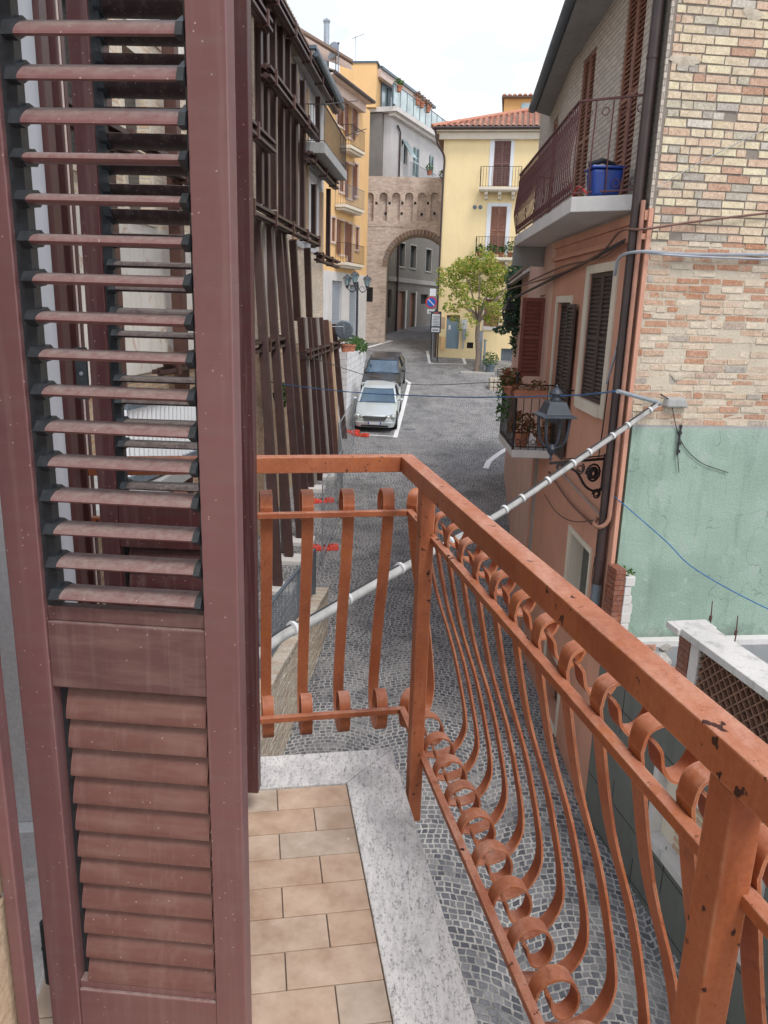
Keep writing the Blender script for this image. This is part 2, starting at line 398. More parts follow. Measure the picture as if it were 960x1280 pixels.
vec = t.n('ShaderNodeVectorMath', {0: vec, 1: w3}, operation='ADD').outputs[0]
sv = t.sep(vec); row = t.math('FLOOR', t.math('DIVIDE', sv[1], .090))
rn = t.n('ShaderNodeTexWhiteNoise', {'W': row}, noise_dimensions='1D').outputs['Value']
lv = t.n('ShaderNodeCombineXYZ', {'X': t.math('MULTIPLY', sv[0], 5.5), 'Y': t.math('MULTIPLY', row, 7.3), 'Z': 0.0}).outputs[0]
ln = t.n('ShaderNodeTexNoise', {'Vector': lv, 'Scale': 1.0, 'Detail': 1.0}).outputs['Fac']
nx = t.math('ADD', sv[0], t.math('ADD', t.math('MULTIPLY', rn, .094), t.math('MULTIPLY', ln, .10)))
vec = t.n('ShaderNodeCombineXYZ', {'X': nx, 'Y': sv[1], 'Z': 0.0}).outputs[0]
bk = t.n('ShaderNodeTexBrick', {'Vector': vec, 'Color1': c4(0.0), 'Color2': c4(1.0), 'Mortar': c4(0.5), 'Scale': 1.0, 'Mortar Size': .0120, 'Mortar Smooth': .3, 'Bias': 0.0, 'Brick Width': .094, 'Row Height': .090})
bk.offset = .0; bk.squash = 1.0
edge = t.math('SUBTRACT', 1.0, bk.outputs['Fac'])
stone = t.ramp(t.sep(bk.outputs['Color'])[0], [(0, (.070, .074, .086)), (.5, (.115, .12, .135)), (1, (.21, .21, .215))])
stone = t.mix(.5, stone, t.ramp(t.noise(u, 45, 4), [(.3, .25), (.7, .8)]), 'SOFT_LIGHT')
jt = t.ramp(t.noise(u, 1.3, 6, .7), [(.34, (.15, .15, .145)), (.46, (.33, .32, .305)), (.65, (.46, .45, .43))])
c = t.mix(edge, jt, stone)
big = t.noise(u, .42, 6, .65)
c = t.mix(t.n('ShaderNodeMapRange', {'Value': big, 'From Min': .55, 'From Max': .70, 'To Max': .5}).outputs[0], c, (.065, .065, .068))
c = t.mix(t.n('ShaderNodeMapRange', {'Value': t.noise(u, .9, 5), 'From Min': .52, 'From Max': .75, 'To Max': .45}).outputs[0], c, (.42, .41, .39))
t.color(c); t.set(rough=.78, spec=.35)
t.bump(t.math('ADD', edge, t.math('MULTIPLY', t.noise(u, 50, 4), .35)), .75, .014); M['cobble'] = t.m
M['line'] = m_plain('white_road_paint', (.72, .72, .72), .7, var=.12, vs=14)
M['kerb'] = m_plaster('kerb_stone', (.36, .35, .33), (.15, .15, .14), .5)
M['salmon'] = m_plaster('salmon_plaster', (.56, .295, .21), (.25, .11, .07), .3, .2)
M['salmon_light'] = m_plaster('pale_salmon_plaster', (.62, .41, .335), (.3, .16, .12), .35, .2)
M['orange_render'] = m_plaster('orange_plaster', (.62, .35, .14), (.35, .2, .1), .25, .15)
M['green_render'] = m_plaster('pale_green_render', (.29, .395, .325), (.16, .225, .18), .8, 1.0, .22, patch=(.37, .45, .40))
t = NT.__new__(NT); t.m = M['green_render']; t.t = t.m.node_tree; t.b = t.t.nodes['Principled BSDF']
src = t.b.inputs['Base Color'].links[0].from_socket; o = t.obj(); zl = t.sep(o)[2]
nz_ = t.noise(t.mapn(o, (1, 1, 1)), 3.0, 7, .75)
low = t.n('ShaderNodeMapRange', {'Value': t.math('ADD', zl, t.math('MULTIPLY', nz_, .9)), 'From Min': 3.12, 'From Max': 2.86}).outputs[0]
c = t.mix(t.math('MULTIPLY', low, .65), src, (.10, .12, .105))
dr = t.noise(t.mapn(o, (5, 5, .5)), 2.0, 6, .7)
drip = t.math('MULTIPLY', t.n('ShaderNodeMapRange', {'Value': t.math('ADD', zl, t.math('MULTIPLY', dr, 1.6)), 'From Min': 5.55, 'From Max': 6.15}).outputs[0], .4)
c = t.mix(drip, c, (.44, .52, .47))
ck = t.n('ShaderNodeTexVoronoi', {'Vector': t.n('ShaderNodeVectorMath', {0: o, 1: t.n('ShaderNodeTexNoise', {'Vector': o, 'Scale': 2.0, 'Detail': 5.0}).outputs['Color']}, operation='ADD').outputs[0], 'Scale': .9}, feature='DISTANCE_TO_EDGE')
cr = t.math('MULTIPLY', t.math('LESS_THAN', ck.outputs['Distance'], .006), t.math('GREATER_THAN', t.noise(o, 1.2, 2), .5))
c = t.mix(t.math('MULTIPLY', cr, .5), c, (.16, .2, .17))
t.l(c, t.b.inputs['Base Color'])
M['yellow'] = m_plaster('yellow_plaster', (.82, .66, .38), (.5, .38, .22), .25, .1, .05)
M['amber'] = m_plaster('amber_plaster', (.78, .51, .25), (.45, .28, .14), .3, .12, .07)
M['pink_trim'] = m_plaster('pinkish_stone_trim', (.62, .50, .44), (.3, .24, .2), .3, .1)
M['cream_trim'] = m_plaster('cream_plaster_trim', (.66, .60, .50), (.35, .3, .25), .35, .12)
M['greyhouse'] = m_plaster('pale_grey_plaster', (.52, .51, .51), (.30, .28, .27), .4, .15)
M['greyhouse_low'] = m_plaster('shaded_grey_plaster', (.20, .188, .175), (.07, .065, .06), .7, .3)  # grey plaster with the shade beyond the arch put into its colour
M['grey_block'] = m_plaster('dark_grey_render', (.15, .16, .145), (.07, .075, .06), .6, .4)
M['white_wall'] = m_brick('white_block_wall', (.62, .62, .63), (.72, .71, .70), (.42, .42, .42), .5, .25, .012, (.4, .38, .36), .4)
M['cream_house'] = m_plaster('worn_cream_plaster', (.60, .52, .40), (.3, .22, .15), .6, .3, patch=(.40, .25, .16))
M['mortar'] = m_plaster('crumbling_lime_mortar', (.55, .48, .38), (.18, .16, .14), .7, 1.0)
BR = [(0, (.42, .24, .16)), (.10, (.54, .36, .26)), (.25, (.60, .44, .32)), (.45, (.62, .51, .37)), (.66, (.70, .62, .43)), (.76, (.60, .47, .33)), (.86, (.50, .45, .35)), (.94, (.38, .34, .30)), (1, (.64, .58, .50))]
BRL = [(0, (.40, .20, .12)), (.22, (.48, .28, .19)), (.4, (.54, .42, .31)), (.5, (.54, .46, .36)), (.75, (.62, .53, .41)), (.9, (.48, .33, .24)), (1, (.36, .33, .29))]
M['bricks'] = m_isle('old_cream_and_pink_brick', BR, damt=.35)
M['bricks_low'] = m_isle('rough_lower_brick', BRL, damt=.55, dirt=(.50, .44, .35))
M['joint_dark'] = m_plaster('recessed_dark_joint', (.27, .235, .20), (.10, .085, .07), .7, .9)
M['pier_red'] = m_isle('dark_red_pier_brick', [(0, (.20, .07, .045)), (1, (.30, .12, .075))])
M['bricks_red'] = m_isle('worn_red_brick', [(0, (.42, .18, .10)), (.4, (.50, .27, .17)), (.7, (.55, .36, .24)), (1, (.36, .22, .15))])
M['bricks_wall'] = m_isle('yellowish_wall_brick', [(0, (.42, .37, .30)), (.5, (.52, .47, .38)), (.8, (.42, .33, .26)), (1, (.54, .50, .44))])
M['brick_left'] = m_brick('patched_old_brick', (.60, .42, .28), (.74, .62, .46), (.66, .60, .52), .26, .07, .014, (.74, .68, .58), .4)
M['brick_left_low'] = m_brick('rough_low_brick', (.48, .28, .16), (.62, .46, .30), (.50, .42, .33), .26, .07, .014, (.20, .14, .10), .5)
M['brick_tower'] = m_brick('gate_tower_brick', (.48, .36, .30), (.64, .52, .44), (.56, .51, .46), .28, .09, .014, (.16, .13, .11), .5)
M['brick_pale'] = m_brick('narrow_pale_facing_brick', (.48, .42, .36), (.56, .49, .41), (.30, .26, .23), .25, .065, .008, (.3, .25, .2), .25)
M['steel'] = m_plain('dark_brown_steel', (.050, .023, .020), .55, var=.3, vs=3, bump=.1, bs=30)
M['steel_red'] = m_plain('rusty_brown_steel', (.085, .036, .027), .6, var=.35, vs=4, bump=.1, bs=30)
M['timber'] = m_plaster('grey_weathered_timber', (.30, .27, .245), (.18, .15, .13), .7, .4)
M['timber_pale'] = m_plaster('pale_brown_timber', (.52, .38, .26), (.26, .17, .11), .6, .4)
M['galv'] = m_plain('galvanised_steel', (.34, .38, .42), .45, .6, .15, 12)
M['galv_dark'] = m_plain('dull_grey_metal', (.14, .17, .20), .5, .3, .2, 12)
M['lampgrey'] = m_plain('grey_lantern_paint', (.036, .044, .057), .5, .1, .15, 10)
M['lampdark'] = m_plain('black_lantern_paint', (.022, .026, .03), .5, .1, .2, 10)
M['wrought'] = m_plain('black_wrought_iron', (.02, .016, .016), .6, .1, .3, 20)
M['rail_maroon'] = m_plain('maroon_balcony_iron', (.13, .045, .045), .55, .1, .25, 12)
M['pipe_brown'] = m_plain('dark_brown_drainpipe', (.045, .027, .026), .45, var=.25, vs=4)
M['pipe_salmon'] = m_plain('salmon_pipe', (.36, .18, .125), .6, vs=5)
M['gutter'] = m_plain('slate_grey_gutter', (.10, .13, .16), .5, .2, .15, 5)
M['sh_dark'] = m_plain('dark_brown_louvre', (.062, .045, .040), .6, var=.2, vs=8)
M['sh_red'] = m_plain('red_brown_louvre', (.16, .042, .028), .55, var=.2, vs=8)
M['sh_brown'] = m_plain('brown_louvre', (.25, .115, .075), .6, var=.2, vs=5)
M['sh_plum'] = m_plain('purple_brown_louvre', (.16, .08, .07), .6, var=.2, vs=5)
M['blue_plastic'] = m_plain('blue_plastic', (.012, .05, .28), .35, var=.2, vs=5)
M['terracotta'] = m_plain('terracotta', (.42, .17, .10), .85, var=.2, vs=10, bump=.2)
M['soil'] = m_plain('soil', (.05, .035, .025), 1, bump=.4)
M['conduit'] = m_plain('pale_grey_conduit', (.34, .335, .32), .5, var=.25, vs=8)
M['white_tie'] = m_plain('white_cable_tie', (.55, .55, .55), .5)
M['cable_black'] = m_plain('black_cable', (.03, .03, .032), .6)
M['cable_grey'] = m_plain('grey_cable', (.30, .32, .36), .5)
M['cable_blue'] = m_plain('blue_cable', (.04, .14, .32), .5)
M['cable_brown'] = m_plain('brown_cable', (.16, .08, .06), .6)
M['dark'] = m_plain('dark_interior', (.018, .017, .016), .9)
M['glass_dark'] = m_plain('dark_window_glass', (.03, .04, .045), .12, var=.2, vs=2, spec=.8)
M['glass_pale'] = m_plain('pale_blue_glass', (.26, .36, .38), .15, var=.35, vs=1.5, spec=.8)
M['garage'] = m_plain('blue_grey_roller_door', (.33, .37, .42), .5, var=.06)
M['bluedoor'] = m_plain('blue_grey_door', (.20, .28, .36), .5, var=.05)
M['red_block'] = m_plain('red_plastic_foot', (.60, .06, .035), .5, var=.15, vs=10)
M['white_plaster'] = m_plaster('bright_old_plaster', (.78, .74, .66), (.4, .33, .25), .5, .3, patch=(.55, .36, .24))
M['leaf'] = None
def m_leaf(name, stops, tr=.3):
    t = NT(name); g = t.geo(); c = t.ramp(g.outputs['Random Per Island'], stops); t.color(c); t.set(rough=.6, spec=.3)
    tl = t.n('ShaderNodeBsdfTranslucent', {'Color': c}); mx = t.n('ShaderNodeMixShader', {0: tr, 1: t.b.outputs[0], 2: tl.outputs[0]})
    t.l(mx.outputs[0], t.t.nodes['Material Output'].inputs[0]); return t.m
M['leaf_tree'] = m_leaf('yellowing_green_leaves', [(0, (.10, .19, .03)), (.4, (.24, .34, .05)), (.7, (.44, .46, .09)), (.9, (.62, .52, .17)), (1, (.50, .30, .12))], .45)
M['leaf_ivy'] = m_leaf('bluish_green_leaves', [(0, (.03, .075, .05)), (.6, (.07, .14, .09)), (1, (.14, .22, .13))])
M['leaf_green'] = m_leaf('green_leaves', [(0, (.03, .09, .02)), (.6, (.07, .15, .04)), (1, (.16, .22, .07))])
M['leaf_dry'] = m_leaf('dry_reddish_leaves', [(0, (.20, .06, .035)), (.5, (.30, .13, .07)), (.8, (.1, .12, .04)), (1, (.36, .26, .14))])
M['bark'] = m_plain('bark', (.20, .155, .125), .95, var=.3, vs=9, bump=.5, bs=25)
t = NT('red_clay_roof_tile'); c = t.ramp(t.geo().outputs['Random Per Island'], [(0, (.36, .13, .085)), (.5, (.46, .20, .13)), (1, (.50, .27, .19))]); t.color(c); t.set(rough=.85); M['rooftile'] = t.m
t = NT('mossy_old_roof_tile'); c = t.ramp(t.geo().outputs['Random Per Island'], [(0, (.16, .10, .08)), (.5, (.25, .17, .13)), (1, (.20, .18, .15))]); t.color(c); t.set(rough=.9); M['rooftile_old'] = t.m
def m_car(name, col, metal):
    t = NT(name); t.color(col); t.set(rough=.35, metal=metal, coat=.35); return t.m
M['car_silver'] = m_car('silver_car_paint', (.53, .585, .59), .3)
M['car_black'] = m_car('black_car_paint', (.03, .032, .038), .0)
M['windscreen'] = m_plain('windscreen_glass', (.03, .07, .11), .06, var=.5, vs=1.2, spec=1.0, coat=1)
M['chrome'] = m_plain('chrome', (.6, .6, .6), .2, 1, .05)
M['headlight'] = m_plain('headlight_glass', (.42, .46, .44), .12, .3, .2, 8, spec=.9)
M['tyre'] = m_plain('tyre_rubber', (.02, .02, .02), .85)
M['signblue'] = m_plain('sign_blue', (.02, .10, .42), .5, var=.03)
M['signred'] = m_plain('sign_red', (.55, .04, .04), .5, var=.03)
M['signwhite'] = m_plain('sign_white', (.68, .70, .72), .5, var=.03)
M['print_grey'] = m_plain('grey_print', (.25, .27, .29), .7)
M['print_red'] = m_plain('red_print', (.5, .12, .12), .7)
M['rubble'] = m_isle('broken_masonry', [(0, (.40, .17, .11)), (.4, (.50, .25, .17)), (.7, (.5, .47, .43)), (1, (.3, .28, .26))])
M['gravel'] = m_plaster('grey_terrace_screed', (.22, .23, .24), (.1, .1, .1), .5, .5)
M['lattice'] = m_plain('brown_clay_lattice', (.23, .13, .09), .85, var=.3, vs=12, bump=.2)
M['marble_worn'] = m_plaster('worn_white_coping', (.58, .57, .55), (.16, .16, .15), .85, .6, .15)
def copy_tree(o, parent=None):
    c = o.copy(); COL.objects.link(c); c.parent = parent
    for ch in list(o.children): copy_tree(ch, c)
    return c
def smooth(pts, n=5):
    pts = [Vector(p) for p in pts]; P = [pts[0]*2-pts[1]]+pts+[pts[-1]*2-pts[-2]]; out = []
    for i in range(1, len(P)-2):
        for k in range(n):
            t = k/n
            out.append(.5*((2*P[i])+(P[i+1]-P[i-1])*t+(2*P[i-1]-5*P[i]+4*P[i+1]-P[i+2])*t*t+(-P[i-1]+3*P[i]-3*P[i+1]+P[i+2])*t**3))
    out.append(pts[-1]); return out

# ================================================================== SKY / LIGHT
w = bpy.data.worlds.new('World'); scene.world = w; w.use_nodes = True
nt = w.node_tree; bg = nt.nodes['Background']
sky = nt.nodes.new('ShaderNodeTexSky'); sky.sky_type = 'NISHITA'; sky.sun_disc = False
SUN_EL, SUN_AZ = 58, 150           # high, behind and to the right
sky.sun_elevation = R(SUN_EL); sky.sun_rotation = R(SUN_AZ); sky.air_density = 1.0; sky.dust_density = 2.0
tc = nt.nodes.new('ShaderNodeTexCoord'); mp = nt.nodes.new('ShaderNodeMapping'); mp.inputs['Scale'].default_value = (1, 1, 2.6); mp.inputs['Location'].default_value = (.3, .1, .2)
nz = nt.nodes.new('ShaderNodeTexNoise'); nz.inputs['Scale'].default_value = 2.3; nz.inputs['Detail'].default_value = 7; nz.inputs['Roughness'].default_value = .6
rp = nt.nodes.new('ShaderNodeValToRGB'); rp.color_ramp.elements[0].position = .30; rp.color_ramp.elements[0].color = (.35, .35, .35, 1); rp.color_ramp.elements[1].position = .47; rp.color_ramp.elements[1].color = (1, 1, 1, 1)
n2 = nt.nodes.new('ShaderNodeTexNoise'); n2.inputs['Scale'].default_value = 3.5; n2.inputs['Detail'].default_value = 6
rc = nt.nodes.new('ShaderNodeValToRGB'); rc.color_ramp.elements[0].position = .38; rc.color_ramp.elements[0].color = (5.1, 5.5, 5.95, 1); rc.color_ramp.elements[1].position = .56; rc.color_ramp.elements[1].color = (11.2, 11.2, 11.3, 1)
mx = nt.nodes.new('ShaderNodeMix'); mx.data_type = 'RGBA'
L = nt.links.new
L(tc.outputs['Generated'], mp.inputs[0]); L(mp.outputs[0], nz.inputs['Vector']); 
sx_ = nt.nodes.new('ShaderNodeSeparateXYZ'); L(tc.outputs['Generated'], sx_.inputs[0])
mr_ = nt.nodes.new('ShaderNodeMapRange'); mr_.inputs['From Min'].default_value = .30; mr_.inputs['From Max'].default_value = .45; mr_.inputs['To Max'].default_value = .30; L(sx_.outputs[2], mr_.inputs['Value'])
sb_n = nt.nodes.new('ShaderNodeMath'); sb_n.operation = 'SUBTRACT'; L(nz.outputs['Fac'], sb_n.inputs[0]); L(mr_.outputs[0], sb_n.inputs[1]); L(sb_n.outputs[0], rp.inputs[0]); L(mp.outputs[0], n2.inputs['Vector']); L(n2.outputs['Fac'], rc.inputs[0])
L(rp.outputs[0], mx.inputs[0]); L(sky.outputs[0], mx.inputs[6]); L(rc.outputs[0], mx.inputs[7]); L(mx.outputs[2], bg.inputs[0]); bg.inputs[1].default_value = .12
sd = bpy.data.lights.new('sun', 'SUN'); sd.energy = 1.3; sd.angle = R(16); sd.color = (1, .965, .92)
so = bpy.data.objects.new('sun', sd); COL.objects.link(so); so.rotation_euler = (R(90-SUN_EL), 0, R(180-SUN_AZ)); so.location = (0, 0, 40)
scene.view_settings.view_transform = 'Standard'; scene.view_settings.look = 'None'; scene.view_settings.exposure = EXPO; scene.view_settings.gamma = 1

# ================================================================== GROUND
B = MB()
ys = [-60, -30, -15]+[i*1.0 for i in range(-10, 66)]+[70, 76, 85, 100, 140, 300, 900]
xs = [-400, -60, -20, -8, -4, 0, 4, 8, 20, 60, 400]
for i in range(len(ys)-1):
    for j in range(len(xs)-1):
        B.quad((xs[j], ys[i], gz(ys[i])), (xs[j+1], ys[i], gz(ys[i])), (xs[j+1], ys[i+1], gz(ys[i+1])), (xs[j], ys[i+1], gz(ys[i+1])), True)
g = B.build('street', M['cobble'], None, merge=True, loc=(0, 0, 0)); tag(g, 'grey cobbled street climbing between the houses', 'street', kind='structure')
def line_mark(pts, wd, label, name='road_marking'):
    B = MB(); P = [G(*p) if len(p) == 2 else Vector(p) for p in pts]
    Q = []
    for i in range(len(P)-1):
        n = max(1, int((P[i+1]-P[i]).length/.4))
        for k in range(n): Q.append(P[i].lerp(P[i+1], k/n))
    Q.append(P[-1])
    L_, R_ = [], []
    for i, p in enumerate(Q):
        d = Q[min(i+1, len(Q)-1)]-Q[max(i-1, 0)]; s = Vector((d.y, -d.x, 0)).normalized()*(wd/2)
        a, b = p-s, p+s; a.z = gz(a.y)+.008; b.z = gz(b.y)+.008; L_.append(a); R_.append(b)
    for i in range(len(Q)-1): B.quad(L_[i], R_[i], R_[i+1], L_[i+1])
    o = B.build(name, M['line'], None); tag(o, label, 'road marking', kind='structure')
line_mark([(455, 544), (494, 546)], .10, 'white line across the lower end of the parking bay')
line_mark([(494, 547), (512, 478)], .17, 'long white line beside the silver and black cars')
line_mark([(512, 479), (499, 470)], .12, 'short white diagonal at the upper end of the bay')
line_mark([(493, 510), (505, 510)], .10, 'short white tick between the two parked cars')
line_mark([(534, 439), (537, 454)], .16, 'white left side of the empty bay by the yellow house')
line_mark([(576, 440), (581.5, 455)], .16, 'white right side of the empty bay by the yellow house')
line_mark([(536, 454.5), (581.5, 455.5)], .12, 'white lower side of the empty bay by the yellow house')
line_mark([(607, 586), (611, 577), (620, 570), (630, 563), (641, 558)], .2, 'curved white line at the right edge of the street')
line_mark([(452, 436.5), (490, 426)], .22, 'white slanting line near the street lamp')
line_mark([(455, 425), (487, 425.5)], .15, 'white straight line near the brick gate')
B = MB()
for px in (508, 516):
    q = G(px, 537); z = gz(q.y)+.01
    B.quad((q.x-.1, q.y-.12, gz(q.y-.12)+.012), (q.x+.11, q.y-.12, gz(q.y-.12)+.012), (q.x+.11, q.y+.1, gz(q.y+.1)+.012), (q.x-.1, q.y+.1, gz(q.y+.1)+.012))
o = B.build('drain_grate', M['galv_dark'], None); tag(o, 'small dark drain grate beside the silver car', 'drain')

# ================================================================== BALCONY
Fb = Fc((.056, 2.543), -9.7); Fr = Fc((.093, 2.696), -11.6); H = -1.58
bal = thing('balcony', (.2, 1.6, -1.8), 'near balcony with orange iron railing, beige tiles and grey stone edge', 'balcony')
B = MB(); Fb.box(B, -4.2, -.03, -1.05, -.03, -1.80, -1.615); B.build('slab', M['concrete_light'], bal)
B = MB(); Fb.box(B, -4.2, -.19, -1.05, -.19, -1.614, -1.5845); B.build('tile_bed', M['grout'], bal)
B = MB(); g_ = .0016
for i in range(36):
    u1 = -.193-.1145*i; u0 = u1-.1145
    vs = [-.191]; k = (-.427 if i % 2 == 0 else -.312)
    while k > -1.05: vs.append(k); k -= .229
    vs.append(-1.05)
    for a, b in zip(vs[:-1], vs[1:]):
        dz = random.uniform(-.0006, .0006)
        if a-b > .01: Fb.box(B, u0+g_, u1-g_, b+g_, a-g_, -1.600, H+dz)
B.build('tile_floor', M['tile'], bal, bevel=.0012)
def prism(B, pts2, fc, z0, z1):
    n = len(pts2); base = len(B.v)
    for u, v in pts2: B.v.append(fc.p(u, v, z0))
    for u, v in pts2: B.v.append(fc.p(u, v, z1))
    B.f.append(tuple(base+i for i in reversed(range(n)))); B.sm.append(False)
    B.f.append(tuple(base+n+i for i in range(n))); B.sm.append(False)
    for i in range(n):
        j = (i+1) % n; B.f.append((base+i, base+j, base+n+j, base+n+i)); B.sm.append(False)
B = MB(); prism(B, [(-4.2, 0), (-4.2, -.19), (-.1915, -.19), (-.0015, -.0)], Fb, -1.614, -1.574)
B.build('stone_edge', M['stone_edge'], bal, bevel=.003, label='long strip of the grey stone edge')
B = MB(); prism(B, [(0, -.0015), (-.19, -.1915), (-.19, -1.05), (0, -1.05)], Fb, -1.614, -1.5735)
B.build('stone_edge', M['stone_edge2'], bal, bevel=.003, label='short strip of the grey stone edge')
# --- railing
UE = -4.0; VL = -1.10
B = MB()
def bx(u0, u1, v0, v1, z0, z1): Fr.box(B, u0, u1, v0, v1, z0, z1)
prism(B, [(UE, -.05), (UE, 0), (0, 0), (-.05, -.05)], Fr, -.553, -.498)
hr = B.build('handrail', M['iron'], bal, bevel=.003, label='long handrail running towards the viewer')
B = MB(); prism(B, [(0, -.001), (-.05, -.051), (-.05, VL), (0, VL)], Fr, -.553, -.498)
B.build('handrail', M['iron'], bal, bevel=.003, label='short handrail at the far end')
for nm, z0, z1 in (('middle_rail', -.722, -.702), ('bottom_rail', -1.512, -1.490)):
    B = MB(); prism(B, [(UE, -.012), (UE, .012), (.012, .012), (-.012, -.012)], Fr, z0, z1); B.build(nm, M['iron'], bal, bevel=.002)
    B = MB(); prism(B, [(.012, .011), (-.012, -.013), (-.012, VL), (.012, VL)], Fr, z0, z1); B.build(nm, M['iron'], bal, bevel=.002)
for u in (-.32, -1.885, -3.45):
    B = MB(); bx(u-.025, u+.025, -.0475, -.001, -1.745, -.5535); B.build('post', M['iron'], bal, bevel=.003)
prof = [(.036, -.672), (.048, -.690), (.056, -.722), (.076, -.746), (.102, -.746), (.120, -.722), (.124, -.688), (.103, -.655), (.062, -.638), (.024, -.648), (.014, -.680), (.018, -.715), (.068, -.948), (.137, -1.158), (.183, -1.342), (.206, -1.462), (.204, -1.530), (.173, -1.588), (.112, -1.614), (.048, -1.602), (.018, -1.565), (.014, -1.505), (.026, -1.463), (.060, -1.444), (.099, -1.460), (.119, -1.500), (.115, -1.538), (.094, -1.558), (.070, -1.552), (.058, -1.528), (.052, -1.498), (.038, -1.478)]
pp = smooth([(a, 0, b) for a, b in prof], 4)
bz = -1.5
B = MB(); B.ribbon([Vector((p.x, 0, p.z-bz)) for p in pp], (0, 1, 0), .042, .006)
# local frame: outward = +x, width = y
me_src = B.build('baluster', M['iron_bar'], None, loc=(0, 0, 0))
first = True
def baluster(pos, ang):
    global first
    o = me_src if first else me_src.copy()
    if not first: COL.objects.link(o)
    first = False
    o.parent = bal; o.location = Vector((pos.x, pos.y, bz))-bal.location; o.rotation_euler = (0, 0, ang)
nrm = math.atan2(Fr.n.y, Fr.n.x); tn_ = math.atan2(Fr.t.y, Fr.t.x)
u = -.145
while u > UE+.1:
    if min(abs(u-q) for q in (-.30, -1.855, -3.4)) > .03: baluster(Fr.p(u, .0, 0), nrm)
    else: baluster(Fr.p(u-.0, .0, 0), nrm)
    u -= .145
for v in (-.075, -.22, -.365, -.51, -.655, -.80, -.945): baluster(Fr.p(0, v, 0), tn_)
baluster(Fr.p(0, 0, 0), (nrm+tn_)/2)

# ================================================================== SHUTTERS
def slat(B, fc, u0, u1, vc, zc, w_, th, tilt, n=12):
    base = len(B.v); ca, sa = math.cos(tilt), math.sin(tilt)
    for u in (u0, u1):
        for k in range(n):
            a = 2*math.pi*k/n; x = math.cos(a)*w_/2; y = math.sin(a)*th/2
            B.v.append(fc.p(u, vc+x*ca-y*sa, zc-x*sa-y*ca))
    for k in range(n):
        k2 = (k+1) % n; B.f.append((base+k, base+k2, base+n+k2, base+n+k)); B.sm.append(True)
    B.f.append(tuple(base+k for k in reversed(range(n)))); B.sm.append(False); B.f.append(tuple(base+n+k for k in range(n))); B.sm.append(False)
def leaf(fc, W, z0, ztop, label, mt, mtlow, tilt_hi, nlow=11, st=.062, mts=None, mtm=None):
    hw = W/2
    root = thing('louvred_shutter', fc.p(0, 0, z0), label, 'window shutter')
    for s in (-1, 1):
        B = MB(); fc.box(B, min(s*hw, s*(hw-st)), max(s*hw, s*(hw-st)), -.022, .022, z0, ztop); B.build('stile', mt, root, bevel=.002)
    a, b = -hw+st, hw-st
    for nm, za, zb in (('bottom_rail', z0, z0+.115), ('middle_rail', -.695, -.565), ('top_rail', ztop-.1, ztop)):
        B = MB(); fc.box(B, a, b, -.018, .018, za, zb); 
        if nm == 'middle_rail': fc.box(B, a, b, -.012, .012, zb, zb+.028)
        if nm == 'bottom_rail': fc.box(B, a, b, -.012, .012, zb, zb+.018)
        B.build(nm, mt if nm != 'middle_rail' else (mtm or mt), root, bevel=.003)
    for s in (-1, 1):
        B = MB(); e = s*(hw-st); e2 = s*(hw-st-(.024 if s < 0 else .006)); fc.box(B, min(e, e2), max(e, e2), -.012, .010, -.535, ztop-.1)
        fc.box(B, min(e, e2), max(e, e2), -.022, -.012, z0+.12, -.70); B.build('slat_channel', M['black'], root)
    k = 0; z = -.513
    while z < ztop-.13:
        tl = tilt_hi if z > (.25 if tilt_hi > 0 else .1) else R(7+random.uniform(-2, 2))
        B = MB(); slat(B, fc, a+.026, b-.008, 0, z, .058, .0170, tl); sl = B.build('slat', mts or mt, root)
        for e, wd in ((a+.014, .018), (b-.014, .011)):
            B = MB(); slat(B, fc, e, e+wd, .0, z, .066, .030, tl, 6); B.sm = [False]*len(B.sm); B.build('end_cap', M['black'], sl)
        z += .0602; k += 1
    hh = (-.70-(z0+.135))
    n_ = 11
    for i in range(n_):
        zc = -.735-i*hh/n_+.004
        B = MB(); slat(B, fc, a+.020, b-.006, .002, zc, .064, .011, R(68)); B.build('slat', mtlow, root)
    return root
Fl = Fc((-.455, 1.30), 94.5)
lf1 = leaf(Fl, .416, -1.50, .80, 'faded maroon louvred shutter nearest the viewer, dusty open slats above', M['shut'], M['shut_low'], R(30), mtm=M['shut_mid'])
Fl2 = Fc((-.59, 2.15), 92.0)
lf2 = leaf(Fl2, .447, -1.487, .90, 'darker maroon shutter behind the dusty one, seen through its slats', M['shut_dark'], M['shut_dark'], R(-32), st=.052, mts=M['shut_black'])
B = MB(); q = Fl.p(-.222, -.01, 0); B.lathe((q.x, q.y, -1.40), [(.011, 0), (.011, .085), (.0125, .0855), (.0125, .088), (.011, .0885), (.011, .15)], 14); B.build('hinge', M['black'], lf1)
B = MB(); q = Fl2.p(-.24, .01, 0); fcb = Fl2.box(B, -.262, -.232, .012, .024, -.27, -.13); B.build('hinge', M['black'], lf2)
B = MB()
for zz in (-.15, -.20, -.25):
    q = Fl2.p(-.247, .024, zz); B.lathe(q, [(.006, 0), (.005, .003)], 8, axis=Fl2.n)
B.build('screw', M['galv'], lf2)

